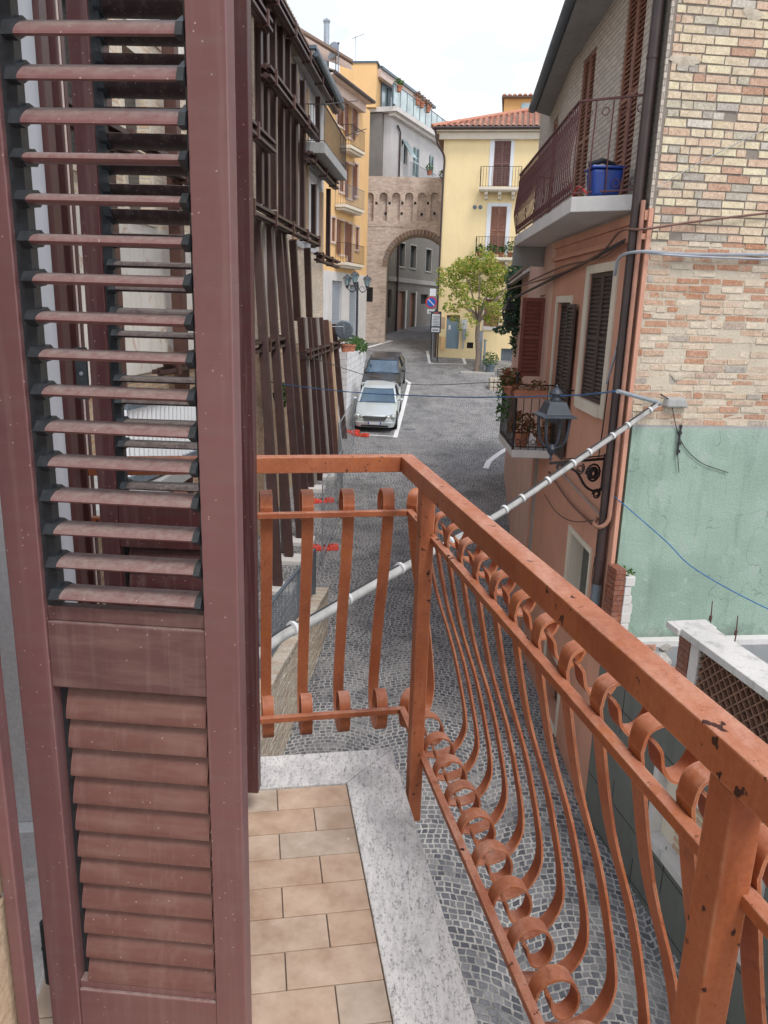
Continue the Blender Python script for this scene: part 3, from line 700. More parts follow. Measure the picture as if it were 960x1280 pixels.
# own house: wall with the door opening, jambs, threshold
own = thing('house', Fb.p(-1.5, -2.5, -7.0), 'stone-walled house on the far left that carries the near balcony', 'house')
B = MB(); Fb.wall(B, -6.0, .2, -7.6, 5.0, holes=[(-1.30, -.45, -1.59, .95)], depth=.5, thick=3.2, v=-1.05); B.build('wall', M['cream_house'], own)
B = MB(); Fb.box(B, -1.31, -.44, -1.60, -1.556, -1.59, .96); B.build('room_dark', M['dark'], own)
B = MB(); Fb.box(B, -.30, -.12, -1.30, -1.035, -1.45, .98); B.build('door_reveal', M['white_pvc'], own)
B = MB(); Fb.box(B, -.452, -.302, -1.30, -1.03, -1.45, .98); B.build('door_reveal', M['old_wood_white'], own)
B = MB(); Fb.box(B, -.5, -.12, -1.33, -1.025, -1.574, -1.452); B.build('reveal_foot', M['old_wood_white'], own)
B = MB(); Fb.box(B, -.118, -.03, -1.2, -1.02, -1.58, .98); Fb.box(B, -.028, .05, -1.2, -1.03, -1.58, .98); Fb.box(B, .03, .055, -1.04, -1.012, -1.58, .98); B.build('door_frame', M['frame_maroon'], own, bevel=.004)
B = MB(); Fb.box(B, .058, .125, -1.15, -1.022, -1.58, .98); B.build('pale_strip', M['pink_trim'], own)
B = MB(); Fb.box(B, .127, .17, -1.15, -1.02, -1.58, .98); B.build('door_frame', M['frame_maroon'], own)
B = MB(); Fb.box(B, -1.30, -.45, -1.50, -1.0, -1.70, -1.565); B.build('threshold', M['marble_worn'], own, bevel=.004)
q = Vector((-.648, 1.18, 0))
B = MB(); B.box(-.664, -.640, 1.165, 1.20, -1.575, .9); B.build('near_frame', M['shut'], own, bevel=.003)
B = MB()
random.seed(11); z = -1.6
while z < .9:
    h_ = random.uniform(.16, .34)
    x1 = -.672+random.uniform(-.004, .004)
    B.hexa([(-1.1, 1.0, z), (x1, 1.02, z-.02), (x1, 1.19, z-.02), (-1.1, 1.19, z), (-1.1, 1.0, z+h_-.012), (x1, 1.02, z+h_-.03), (x1, 1.19, z+h_-.03), (-1.1, 1.19, z+h_-.012)]); z += h_
B.build('jamb_stone', m_isle('cream_jamb_stone', [(0, (.55, .42, .28)), (.5, (.62, .53, .40)), (1, (.56, .36, .22))], bs=20), own, bevel=.006)

# ================================================================== CORNER HOUSE (right)
C = (2.77, 8.98)
Fp = Fc(C, -1, -1); Fg = Fc(C, -11, -1); Fe = Fc(C, 83, 1)
rh = thing('house', Fp.p(2, -3, -6.4), 'salmon and brick corner house with green rendered gable on the right', 'house')
W1u0, W1u1 = Fp.hit(770, 340)[0], Fp.hit(733, 340)[0]
w1 = (1.00, 2.12, -1.15, .52); w1o = (.84, 2.30, -1.30, .63)
wl = (.80, 1.90, -4.3, -3.07)
dr = (3.05, 3.95, -2.2, .15)
gw = (1.7, 2.7, -6.2, -5.2)
up1 = (.86, 1.62, 1.31, 3.72); up2 = (2.95, 3.68, 1.31, 3.55)
h = Fp.hit(705, 885); h2 = Fp.hit(720, 944)
print('gw', h, h2, Fp.hit(720, 890), Fp.hit(705, 930), 'shutters', Fp.hit(766, 344), Fp.hit(737, 348), Fp.hit(752, 512), Fp.hit(725, 504.5))
B = MB(); Fp.wall(B, 0, 4.43, -7.4, 1.12, holes=[w1, wl, dr, gw], depth=.34, thick=.02); B.build('lower_wall', M['salmon'], rh)
B = MB(); Fp.wall(B, 0, 4.43, 1.12, 4.15, holes=[up1, up2], depth=.15, thick=.02, v=-.01); B.build('upper_wall', M['brick_pale'], rh)
B = MB(); Fp.box(B, 0, 4.43, -.0, .06, .80, .86); Fp.box(B, 0, 4.43, 0, .035, 1.0, 1.1); B.build('string_course', M['salmon'], rh)
def louvres(B, fc, u0, u1, z0, z1, v, fr=.05, pitch=.055, th=.035):
    """one shutter leaf lying parallel to the wall"""
    fc.box(B, u0, u0+fr, v, v+th, z0, z1); fc.box(B, u1-fr, u1, v, v+th, z0, z1)
    mids = [z0, (z0+z1)/2-fr/2, z1-fr]
    for zz in mids: fc.box(B, u0+fr, u1-fr, v+.002, v+th-.002, zz, zz+fr)
    n = int((z1-z0)/pitch)
    for i in range(n):
        zc = z0+(i+.5)*(z1-z0)/n
        if any(a-.01 < zc < a+fr+.01 for a in mids): continue
        B.hexa([fc.p(u0+fr, v+.001, zc+.012), fc.p(u1-fr, v+.001, zc+.012), fc.p(u1-fr, v+.006, zc+.02), fc.p(u0+fr, v+.006, zc+.02),
                fc.p(u0+fr, v+th-.010, zc-.02), fc.p(u1-fr, v+th-.010, zc-.02), fc.p(u1-fr, v+th-.004, zc-.012), fc.p(u0+fr, v+th-.004, zc-.012)])
    fc.box(B, u0+fr, u1-fr, v-.006, v+.0005, z0+fr, z1-fr)
def window(par, fc, rect, outer, mt_sh, mt_fr, v=-.09, closed=True, sill=True, pitch=.055, pr=.025, leaves=2, back=-.2):
    u0, u1, z0, z1 = rect
    B = MB()
    if outer:
        a, b, c, d = outer
        fc.box(B, a, u0, 0.001, pr, c, d); fc.box(B, u1, b, 0.001, pr, c, d); fc.box(B, u0, u1, .001, pr, z1, d); 
        if sill: fc.box(B, u0, u1, 0.001, pr+.03, c, z0)
    else:
        fc.box(B, u0, u0+.05, back, v, z0, z1); fc.box(B, u1-.05, u1, back, v, z0, z1); fc.box(B, u0+.05, u1-.05, back, v, z1-.05, z1); fc.box(B, u0+.05, u1-.05, back, v, z0, z0+.05)
    fr = B.build('window', mt_fr, par)
    B = MB(); fc.box(B, u0, u1, back-.06, back, z0, z1); B.build('pane', M['glass_dark'], fr)
    if closed:
        wl_ = (u1-u0)/leaves
        for i in range(leaves):
            B = MB(); louvres(B, fc, u0+i*wl_+.004, u0+(i+1)*wl_-.004, z0+.005, z1-.005, v, pitch=pitch); B.build('shutter', mt_sh, fr)
    return fr
window(rh, Fp, w1, w1o, M['sh_dark'], M['cream_trim'], v=-.05)
fr = window(rh, Fp, wl, (.74, 1.97, -4.36, -3.0), M['sh_brown'], M['cream_trim'], closed=False)
B = MB(); louvres(B, Fp, .82, 1.86, -4.29, -3.08, -.28); B.build('shutter', M['sh_brown'], fr)
B = MB(); Fp.box(B, 1.87, 1.898, -.33, -.002, -4.29, -3.075); Fp.box(B, .802, 1.87, -.33, -.002, -4.298, -4.28); B.build('reveal', M['cream_trim'], fr)
window(rh, Fp, gw, (1.62, 2.78, -6.28, -5.12), M['sh_dark'], M['cream_trim'], closed=False)
window(rh, Fp, dr, (2.97, 4.03, -2.2, .25), M['sh_dark'], M['cream_trim'], sill=False)
B = MB(); louvres(B, Fp, 2.55, 2.98, -2.15, .12, .05); B.build('shutter', M['sh_dark'], rh, label='dark shutter leaf folded open against the wall')
window(rh, Fp, up1, None, M['sh_brown'], M['sh_brown'], v=-.06, back=-.12)
window(rh, Fp, up2, None, M['sh_brown'], M['sh_brown'], v=-.06, back=-.12)
# gable: mortar bed, bricks, green render band
B = MB(); Fe.box(B, .0, 9.0, -.45, 0, -1.26, .78); B.build('mortar_bed', M['mortar'], rh)
B = MB(); Fe.box(B, .0, 9.0, -.45, -.001, .781, 6.5); B.build('mortar_bed', M['joint_dark'], rh)
B = MB(); random.seed(5)
def brick(fc, u0, u1, z0, z1, v1, jit):
    j = lambda: random.uniform(-jit, jit)
    t_ = random.uniform(-.002, .004)
    P = [fc.p(u0+j(), -.02, z0+j()), fc.p(u1+j(), -.02, z0+j()), fc.p(u1+j(), -.02, z1+j()), fc.p(u0+j(), -.02, z1+j())]
    c_ = .004
    Q = [fc.p(u0+c_+j(), v1+j()*.5, z0+c_+j()), fc.p(u1-c_+j(), v1+t_+j()*.5, z0+c_+j()), fc.p(u1-c_+j(), v1+t_+j()*.5, z1-c_+j()), fc.p(u0+c_+j(), v1+j()*.5, z1-c_+j())]
    B.quad(*Q); n = len(B.v)-4
    B.v += P
    for i in range(4):
        k = (i+1) % 4; B.f.append((n+i, n+k, n+4+k, n+4+i)); B.sm.append(False)
def bricks(fc, u0, u1, z0, z1, ch, rough, hfun, skip=0):
    z = z0; r = 0
    while z < z1-.02:
        rg = rough(z); hh = ch*random.uniform(1-.10*rg, 1+.08*rg); u = u0-random.uniform(0, .25)
        while u < u1:
            L_ = random.choice([.27, .28, .26, .135, .25]) if random.random() < .85 else random.uniform(.08, .2)
            a, b = max(u, u0), min(u+L_, u1); mj = random.uniform(.005, .009)+.012*rg*rg*random.random()
            if b-a > .05 and random.random() > skip*rg:
                bh = hh-(.009+.014*rg*rg*random.random())
                brick(fc, a, b-mj, z+.003*random.random(), z+bh, random.uniform(.003, .012) if rg < .5 else random.uniform(.001, .010), .0022+.0035*rg)
            u += L_+0.0
        z += hh; r += 1
bricks(Fe, .065, 7.5, .80, 6.3, .088, lambda z: .42, None, .04)
B.build('brickwork', M['bricks'], rh, label='upper brickwork in cream and pink brick')
B = MB(); bricks(Fe, .065, 7.5, -1.24, .78, .080, lambda z: 1.0, None, .10)
B.build('brickwork', M['bricks_low'], rh, label='rough lower brickwork with smeared mortar')
B = MB(); Fe.box(B, .085, 9.0, -.4, .022, -7.4, -1.27); B.build('green_render', M['green_render'], rh)
B = MB(); Fe.box(B, .09, 9.0, -.4, .012, -1.27, -1.235); B.build('ledge', M['concrete'], rh)
B = MB(); Fe.box(B, -.0, .048, -.35, .026, -7.4, 1.12); B.build('corner_render', M['salmon'], rh)
B = MB(); Fe.box(B, -.0, .03, -.35, .016, 1.12, 4.2); B.build('corner_render', M['brick_pale'], rh)
# cement patches on the brickwork
random.seed(8)
for px, py, s in ((856, 76, .15), (846, 470, .09), (940, 18, .12)):
    if s == 0: continue
    B = MB()
    u, z = Fe.hit(px, py); n = 26; base = len(B.v); B.v.append(Fe.p(u, .024, z))
    for k in range(n):
        rr = s*(.8+.16*math.sin(k*.4833+px)+.10*math.sin(k*.725)+random.uniform(-.07, .07)); B.v.append(Fe.p(u+rr*math.cos(k/n*6.283)*1.2, .012, z+rr*.55*math.sin(k/n*6.283)))
    for k in range(n): B.f.append((base, base+1+k, base+1+(k+1) % n)); B.sm.append(True)
    B.build('cement_patch', M['mortar'], rh)
# rest of the house mass
B = MB(); B.box(3.2, 9.5, 9.8, 17.5, -7.5, 3.6); B.build('core', M['salmon'], rh)
# facade second stretch
o2 = Fp.p(4.43, 0, 0); Fq = Fc((o2.x, o2.y), 4, -1)
B = MB(); Fq.wall(B, 0, 4.2, -7.4, 1.12, holes=[(.9, 1.8, -1.15, .3)], depth=.2, thick=.35); B.build('lower_wall', M['salmon_light'], rh)
B = MB(); Fq.wall(B, 0, 4.2, 1.12, 4.0, thick=.35, v=-.01, holes=[(1.2, 1.9, 1.35, 3.3)], depth=.12); B.build('upper_wall', M['brick_pale'], rh)
window(rh, Fq, (1.2, 1.9, 1.35, 3.3), None, M['sh_brown'], M['sh_brown'], v=-.06, back=-.12)
window(rh, Fq, (.9, 1.8, -1.15, .3), None, M['sh_red'], M['cream_trim'], closed=False)
for k, uu in enumerate((.05, .35)):
    B = MB(); Fq.box(B, uu, uu+.1, 0, .05, -6.8, -2.3); B.build('pilaster', M['timber'] if k == 0 else M['salmon'], rh)
# perpendicular open red shutter
qa = at(680, 420, 14.0); Fs = Fc((qa.x, 14.0), 90, 1)
za, zb = at(660, 372, 14.0).z, at(660, 470, 14.0).z
xa, xb = at(650, 420, 14.0).x, at(678, 420, 14.0).x
sh = thing('open_shutter', (xb, 14.0, zb), 'bright red-brown louvred shutter standing open above the plant balcony', 'window shutter')
Fs = Fc((xa, 14.0), 90, 1)
B = MB(); louvres(B, Fs, .0, xb-xa, zb, za, .0, fr=.06, pitch=.07); B.build('louvre_panel', M['sh_red'], sh)
B = MB(); B.tube([(xb-.01, 14.0, zb), (xb-.01, 14.0, za)], .012); B.build('hinge_rod', M['wrought'], sh)
# eaves
e_n = at(721, 0, 11.2); e_f = at(670, 140, 15.6)
dv = (e_n-e_f)/(e_n.y-e_f.y); e_0 = e_f+dv*(8.3-e_f.y); e_f2 = e_f
s_n = Vector((2.80, 8.4, e_0.z+.02)); s_f = Vector((3.1, 16.2, e_f.z+.02))
B = MB(); th = Vector((0, 0, .16))
B.hexa([e_0, s_n, s_f, e_f2, e_0+th, s_n+th, s_f+th, e_f2+th]); B.build('eaves', M['concrete'], rh)
B = MB(); B.tube([e_0+Vector((-.06, 0, .06)), e_f2+Vector((-.06, .05, .06))], .075, 10); B.build('gutter', M['gutter'], rh)
B = MB(); B.hexa([e_0+th*1.02, s_n+th*1.02+Vector((3, 0, 1.2)), s_f+th*1.02+Vector((3, 0, 1.2)), e_f2+th*1.02, e_0+th*1.5, s_n+th*1.5+Vector((3, 0, 1.2)), s_f+th*1.5+Vector((3, 0, 1.2)), e_f2+th*1.5]); B.build('roof', M['rooftile_old'], rh)
# drainpipes
B = MB(); P = [Fp.p(.13, .09, z) for z in (5.0, 1.0, -3.55)]+[Fp.p(.12, .10, -3.75)]; B.tube(P, .062, 12)
for z in (2.6, .9, -.4, -1.7, -2.95): B.lathe(Fp.p(.13, .09, z), [(.068, 0), (.068, .04)], 12)
B.build('drainpipe', M['pipe_brown'], rh)
B = MB(); B.tube([Fp.p(.13, .09, -3.25), Fp.p(.12, .10, -3.78)], .066, 12); B.build('pipe_shoe', M['galv_dark'], rh)
B = MB(); B.tube(smooth([Fp.p(.02, .06, z) for z in (1.2, .2, -1.0, -2.2)]+[Fp.p(.02, .08, -2.42), Fp.p(.06, .16, -2.5), Fp.p(.2, .18, -2.5), Fp.p(.32, .12, -2.46)]), .026, 8); B.build('drainpipe', M['pipe_salmon'], rh)
# upper balcony
bp = [(-.35, 0)]
slab = [Vector((2.76, 9.33, 0)), Vector((2.08, 9.72, 0)), Vector((2.22, 14.83, 0)), Vector((2.86, 15.1, 0))]
B = MB(); base = len(B.v)
B.hexa([p+Vector((0, 0, 1.14)) for p in slab]+[p+Vector((0, 0, 1.31)) for p in slab]); sb = B.build('balcony_slab', M['concrete_light'], rh, bevel=.01)
B = MB(); B.hexa([(2.20, 14.80, .80), (3.0, 14.98, .80), (3.0, 15.04, .80), (2.20, 14.86, .80), (2.20, 14.80, 1.138), (3.0, 14.98, 1.138), (3.0, 15.04, 1.138), (2.20, 14.86, 1.138)]); B.build('end_panel', M['concrete'], sb)
def rail_run(par, a, b, z0, z1, sp, mt, belly=.05, out=(-1, 0), circles=False, r=.008, bottom=True, wav=True):
    a = Vector(a); b = Vector(b); L_ = (b-a).length; d = (b-a)/L_; ov = Vector((out[0], out[1], 0))
    B = MB(); B.bar(a+Vector((0, 0, z1)), b+Vector((0, 0, z1)), .035, .02, (0, 0, 1)); B.build('handrail', mt, par)
    if bottom: B = MB(); B.bar(a+Vector((0, 0, z0+.05)), b+Vector((0, 0, z0+.05)), .02, .015, (0, 0, 1)); B.build('bottom_rail', mt, par)
    n = max(2, int(L_/sp)); src = None
    for i in range(n+1):
        p = a+d*(L_*i/n)
        if src is None:
            B = MB(); hh = z1-z0
            pts = [(0, .02), (.3, .12), (1, .32), (.8, .5), (.35, .7), (0, .85), (0, 1)] if wav else [(0, 0), (0, 1)]
            B.tube(smooth([p+ov*(belly*x)+Vector((0, 0, z0+hh*y)) for x, y in pts], 2), r, 6)
            if circles:
                for zc in (z0+.13, z1-.13):
                    cc = [p+d*(sp*.5+.042*math.cos(k*.7))+Vector((0, 0, zc+.042*math.sin(k*.7))) for k in range(10)]
                    B.tube(cc, .006, 5)
            src = B.build('baluster', mt, par); src_l = src.location.copy(); p0 = p
        else:
            if circles and i == n: pass
            c = src.copy(); COL.objects.link(c); c.parent = par; c.location = src_l+(p-p0)
mid = [p+(Vector((3.2, 12.2, 0))-p).normalized()*.03 for p in slab]
rail_run(sb, mid[1], mid[2], 1.31, 2.33, .125, M['rail_maroon'], .06, (-1, 0), True)
rail_run(sb, mid[0], mid[1], 1.31, 2.33, .16, M['rail_maroon'], .04, (-.4, -.8), True)
rail_run(sb, mid[2], mid[3], 1.31, 2.33, .16, M['rail_maroon'], .04, (0, 1), False)
# small plant balcony
sb2p = [Vector((2.72, 12.55, 0)), Vector((2.07, 12.55, 0)), Vector((2.10, 14.35, 0)), Vector((2.76, 14.35, 0))]
B = MB(); B.hexa([p+Vector((0, 0, -2.33)) for p in sb2p]+[p+Vector((0, 0, -2.2)) for p in sb2p]); sb2 = B.build('balcony_slab', M['concrete_light'], rh, bevel=.01)
m2 = [p+(Vector((2.4, 13.4, 0))-p).normalized()*.03 for p in sb2p]
rail_run(sb2, m2[1], m2[2], -2.2, -1.14, .12, M['wrought'], 0, (-1, 0), False, wav=False)
rail_run(sb2, m2[0], m2[1], -2.2, -1.14, .11, M['wrought'], 0, (0, -1), True, r=.007, wav=False)
B = MB(); B.tube([m2[1]+Vector((0, 0, -2.2)), m2[1]+Vector((0, 0, -1.0))], .022, 8); B.ball(m2[1]+Vector((0, 0, -.97)), .035); B.build('corner_post', M['wrought'], sb2)
# wall hooks
B = MB(); q = Fp.p(2.45, 0, -1.10); B.tube([q, q+Vector((-.10, 0, 0)), q+Vector((-.12, 0, .01))], .012, 6); B.tube([q+Vector((-.1, 0, 0)), q+Vector((-.11, -.02, -.08))], .010, 6); B.build('shutter_hook', M['wrought'], rh)

# blue plastic bin on the upper balcony
q = atz(757, 243, 1.33)
bn = thing('plastic_bin', (q.x, q.y, 1.31), 'blue plastic bin with lid on the maroon upper balcony', 'bin')
B = MB(); cx, cy = q.x, q.y+.12
B.hexa([(cx-.15, cy-.13, 1.31), (cx+.15, cy-.13, 1.31), (cx+.15, cy+.15, 1.31), (cx-.15, cy+.15, 1.31), (cx-.18, cy-.16, 1.60), (cx+.18, cy-.16, 1.60), (cx+.18, cy+.18, 1.60), (cx-.18, cy+.18, 1.60)])
B.build('body', M['blue_plastic'], bn, bevel=.03)
B = MB(); B.box(cx-.195, cx+.195, cy-.175, cy+.195, 1.602, 1.635); B.build('lid', M['blue_plastic'], bn, bevel=.012)
B = MB(); B.tube([(cx-.2, cy, 1.66), (cx-.05, cy-.05, 1.70), (cx+.1, cy, 1.665)], .03, 8); B.build('folded_cloth', M['lampdark'], bn)
B = MB(); B.tube(smooth([(cx-.20, cy-.05, 1.34), (cx-.24, cy-.02, 1.39), (cx-.28, cy+.1, 1.43), (cx-.30, cy+.2, 1.34)]), .012, 8)
o = B.build('red_hose', M['signred'], None); tag(o, 'short red hose beside the blue bin', 'hose')
# ================================================================== GREY TERRACE BUILDING (right, near)
TZ = -3.98
gh = thing('terrace_building', Fg.p(-4, -1.5, -6.8), 'low grey rendered building with a roof terrace below the green gable', 'building')
def zz(px, py): return Fg.hit(px, py)
a1 = zz(820, 948); a2 = zz(811, 1045); a3 = zz(884, 1134); a4 = zz(857, 962)
print('greywin', a1, a2, a3, a4)
wu1 = (a1[0]+a2[0])/2; wu0 = -3.35; wz0 = a2[1]; wz1 = a1[1]+.02
B = MB(); Fg.wall(B, -12, -.02, -8.2, TZ, holes=[(wu0, wu1, wz0, wz1)], depth=.12, thick=.3)
for k, z in enumerate((-4.6, -5.25, -5.9, -6.5)):
    pass
B.build('wall', M['grey_block'], gh)
B = MB()
for k in range(4):
    z = -4.55-k*.62
    for s in range(10):
        u = -11.5+s*1.2+(.6 if k % 2 else 0)
        if u < -.5 and not (wu0-.1 < u < wu1+.1 and wz0 < z < wz1+.4): Fg.box(B, u, u+.012, .0, .003, z-.3, z+.3)
    if not wz0-.1 < z < wz1+.1: Fg.box(B, -12, -.05, .0005, .0035, z-.006, z+.006)
B.build('scored_joints', M['cable_black'], gh)
B = MB(); f_ = .09
Fg.box(B, wu1-f_, wu1, -.11, .03, wz0+f_, wz1-.0); Fg.box(B, wu0, wu0+f_, -.11, .03, wz0+f_, wz1); Fg.box(B, wu0-.05, wu1+.05, -.11, .07, wz0-.02, wz0+f_); Fg.box(B, wu0+f_, wu1-f_, -.11, .02, wz1-.05, wz1)
wf = B.build('window', M['marble_worn'], gh, bevel=.004)
B = MB(); Fg.box(B, wu0+f_, wu1-f_, -.2, -.10, wz0+f_, wz1-.05); B.build('blind', M['cream_trim'], wf)
B = MB()
for i in range(9):
    z = wz0+f_+i*(wz1-.05-wz0-f_)/9; Fg.box(B, wu0+f_, wu1-f_-.25, -.10, -.092, z, z+.05)
B.build('blind_slat', M['timber_pale'], wf)
B = MB(); Fg.box(B, -12, -.02, -.31, -6.5, TZ-.25, TZ); B.build('terrace_floor', M['gravel'], gh)
B = MB(); Fg.box(B, -12, -.02, -6.2, -6.5, -8.2, TZ-.26); B.build('back_wall', M['grey_block'], gh)
B = MB(); Fe.box(B, .3, 6.0, .023, .16, TZ, TZ+.07); B.build('skirting', M['concrete_light'], gh)
# parapet: brick pier, pale post, lattice, coping
B = MB(); Fg.box(B, -1.93, -1.79, -.2, -.02, TZ, -3.13); B.build('parapet_post', M['concrete_light'], gh, bevel=.006)
B = MB(); random.seed(3)
for i in range(13):
    z = TZ+i*.068; Fg.box(B, -1.787, -1.60+random.uniform(-.006, .006), -.21+random.uniform(-.004, .004), -.01+random.uniform(-.003, .003), z+.002, z+.064)
B.build('brick_pier', M['pier_red'], gh)
B = MB(); Fg.box(B, -9.0, -1.56, -.30, .06, -3.13, -3.05); Fg.box(B, -1.72, -1.50, -.34, .10, -3.125, -3.055); B.build('coping', M['marble_worn'], gh, bevel=.008)
B = MB(); Fg.box(B, -9.0, -1.93, -.24, -.20, TZ, -3.14); B.build('lattice_dark_sheet', M['dark'], gh)  # added dark sheet, stands in for the shade in the lattice holes
B = MB(); s = .105; z0_, z1_ = TZ+.01, -3.135
for sg in (1, -1):
    k = -9.0-1.0
    while k < -1.9+1.0:
        # line z = z0 + sg*(u-k)
        ua, ub = (k, k+(z1_-z0_)) if sg > 0 else (k, k-(z1_-z0_)); za_, zb_ = z0_, z1_
        def clip(ua, za_, ub, zb_):
            lo, hi = -9.0, -1.935
            if ua > ub: ua, za_, ub, zb_ = ub, zb_, ua, za_
            if ub < lo or ua > hi: return None
            if ua < lo: za_ += (zb_-za_)*(lo-ua)/(ub-ua); ua = lo
            if ub > hi: zb_ += (za_-zb_)*(ub-hi)/(ub-ua); ub = hi
            return ua, za_, ub, zb_
        q = clip(ua, za_, ub, zb_)
        if q and q[2]-q[0] > .02: B.bar(Fg.p(q[0], -.11, q[1]), Fg.p(q[2], -.11, q[3]), .15-.004*(sg > 0), .013, Fg.n.cross(Fg.p(q[2], 0, q[3])-Fg.p(q[0], 0, q[1])))
        k += s*1.15
nu = 0; nz_ = 0
for i in range(nu):
    for j in range(nz_+1):
        u = -1.95-i*s-(s/2 if j % 2 else 0); z = TZ+.02+j*s
        if z+s > -3.13: z1 = -3.132
        else: z1 = z+s
        # curved tile pieces standing in a scale pattern: an arch-shaped shell per cell
        n = 5; pv = None
        for k in range(n+1):
            a = math.pi*k/n; q = (u-s/2+math.cos(a)*s*.48, z+math.sin(a)*s*.62)
            if pv: B.bar(Fg.p(pv[0], -.10, min(pv[1], -3.14)), Fg.p(q[0], -.10, min(q[1], -3.14)), .12, .014, Fg.n)
            pv = q
lt = B.build('lattice', M['lattice'], gh)
# broken far pier against the gable and rubble on the wall top
B = MB(); random.seed(4)
for i in range(16):
    z = TZ+i*.066; Fg.box(B, -.27, -.04+random.uniform(-.006, .006), -.075, .05+random.uniform(-.004, .004), z+.003, z+.062)
B.build('brick_pier', M['pier_red'], gh, label='broken brick pier standing against the green gable')
B = MB(); 
for i in range(9):
    z = TZ-.1+i*.118; Fg.box(B, -.275-random.uniform(0, .03), -.03, -.19+random.uniform(-.02, .03), -.078, z, z+random.uniform(.10, .128))
B.build('broken_plaster', M['marble_worn'], gh, bevel=.006)
B = MB()
for i in range(46):
    u = random.uniform(-1.55, -.42); v = random.uniform(-.55, .02); z = TZ+random.uniform(0, .12)
    a = random.uniform(0, 3); s_ = random.uniform(.05, .12); d1 = Vector((math.cos(a), math.sin(a), random.uniform(-.4, .4)))*s_
    c_ = Fg.p(u, v, z+.03); B.bar(c_-d1, c_+d1, random.uniform(.05, .11), random.uniform(.03, .06))
B.build('rubble', M['rubble'], gh)
B = MB()
for px, py, hh in ((864, 788, .42), (897, 800, .22)):
    q = atz(px, py, TZ) if py > 795 else atz(px, 792, -3.9)
    q = Fe.p(Fe.hit(px, 800)[0], .35, TZ); B.tube([q, q+Vector((.01, .0, hh)), q+Vector((0, .01, hh+.25))], [.009, .008, .006], 6); B.tube([q+Vector((0, 0, hh)), q+Vector((.005, 0, hh+.06))], .018, 6)
B.build('rebar', M['steel_red'], gh)

# turnbuckle chain hanging on the gable
q0 = Fe.p(Fe.hit(848, 508)[0], .08, Fe.hit(848, 508)[1])
B = MB(); q = Fe.hit(848, 532); B.tube([Fe.p(q[0], .06, q[1]), Fe.p(q[0], .06, q[1]-.34)], .012, 6)
for k, (py, r_) in enumerate(((532, .02), (540, .024), (553, .024), (563, .02))):
    u, z = Fe.hit(848-k*.9, py); B.lathe(Fe.p(u, .06, z), [(r_, -.018), (r_, .018)], 8)
u, z = Fe.hit(845, 575); B.tube([Fe.p(q[0], .06, Fe.hit(848, 563)[1]), Fe.p(u, .05, z), Fe.p(u+.03, .05, z-.14)], .005, 5)
o = B.build('turnbuckle', M['cable_black'], None); tag(o, 'rusty turnbuckle hanging on the gable above the green render', 'turnbuckle')
B = MB(); u, z = Fe.hit(843, 503); B.hexa([Fe.p(u-.16, -.01, z-.05), Fe.p(u+.14, -.01, z-.06), Fe.p(u+.14, .09, z-.05), Fe.p(u-.12, .09, z-.05), Fe.p(u-.14, -.01, z+.07), Fe.p(u+.12, -.01, z+.07), Fe.p(u+.1, .07, z+.05), Fe.p(u-.1, .07, z+.05)])
o = B.build('wall_anchor', M['concrete'], None, bevel=.02); tag(o, 'grey anchor lump on the brick gable right of the conduit', 'wall anchor')

# ================================================================== LANTERN ON BRACKET
def lantern(root, c, s, mt, glass=False):
    """c = bottom knob centre, s = overall cap width"""
    c = Vector(c); h_ = s
    B = MB(); r4 = math.pi/4+R(8)
    B.lathe(c+Vector((0, 0, h_*.98)), [(s*.70, 0), (s*.70, .018), (s*.52, .045), (s*.36, h_*.42), (s*.34, h_*.44), (s*.14, h_*.46)], 4, r4, False)
    B.build('cap', mt, root, bevel=.004)
    B = MB(); z0 = h_*1.42
    B.lathe(c+Vector((0, 0, z0)), [(s*.15, 0), (s*.15, .03), (s*.11, .05), (s*.11, .075), (s*.19, .09), (s*.17, .12), (s*.08, .15), (s*.04, .165), (s*.045, .18), (s*.01, .20)], 14)
    B.build('finial', mt, root)
    for k in range(4):
        a = r4+k*math.pi/2; d = Vector((math.cos(a), math.sin(a), 0))
        pts = smooth([c+d*(s*.06)+Vector((0, 0, .02)), c+d*(s*.30)+Vector((0, 0, h_*.16)), c+d*(s*.43)+Vector((0, 0, h_*.42)), c+d*(s*.50)+Vector((0, 0, h_*.99))], 5)
        B = MB(); B.tube(pts, s*.042, 6); B.build('arm', mt, root)
    B = MB(); B.lathe(c, [(s*.02, -.13), (s*.05, -.10), (s*.03, -.07), (s*.12, -.02), (s*.14, .02), (s*.06, .07)], 12); B.build('base_knob', mt, root)
    if glass:
        B = MB(); B.lathe(c+Vector((0, 0, h_*.06)), [(s*.16, 0), (s*.46, h_*.9)], 4, r4, False); B.build('glass', M['glass_pale'], root)
    else:
        B = MB(); B.lathe(c+Vector((0, 0, h_*.80)), [(s*.10, 0), (s*.16, .02), (s*.16, h_*.17)], 12); B.build('lamp_holder', mt, root)
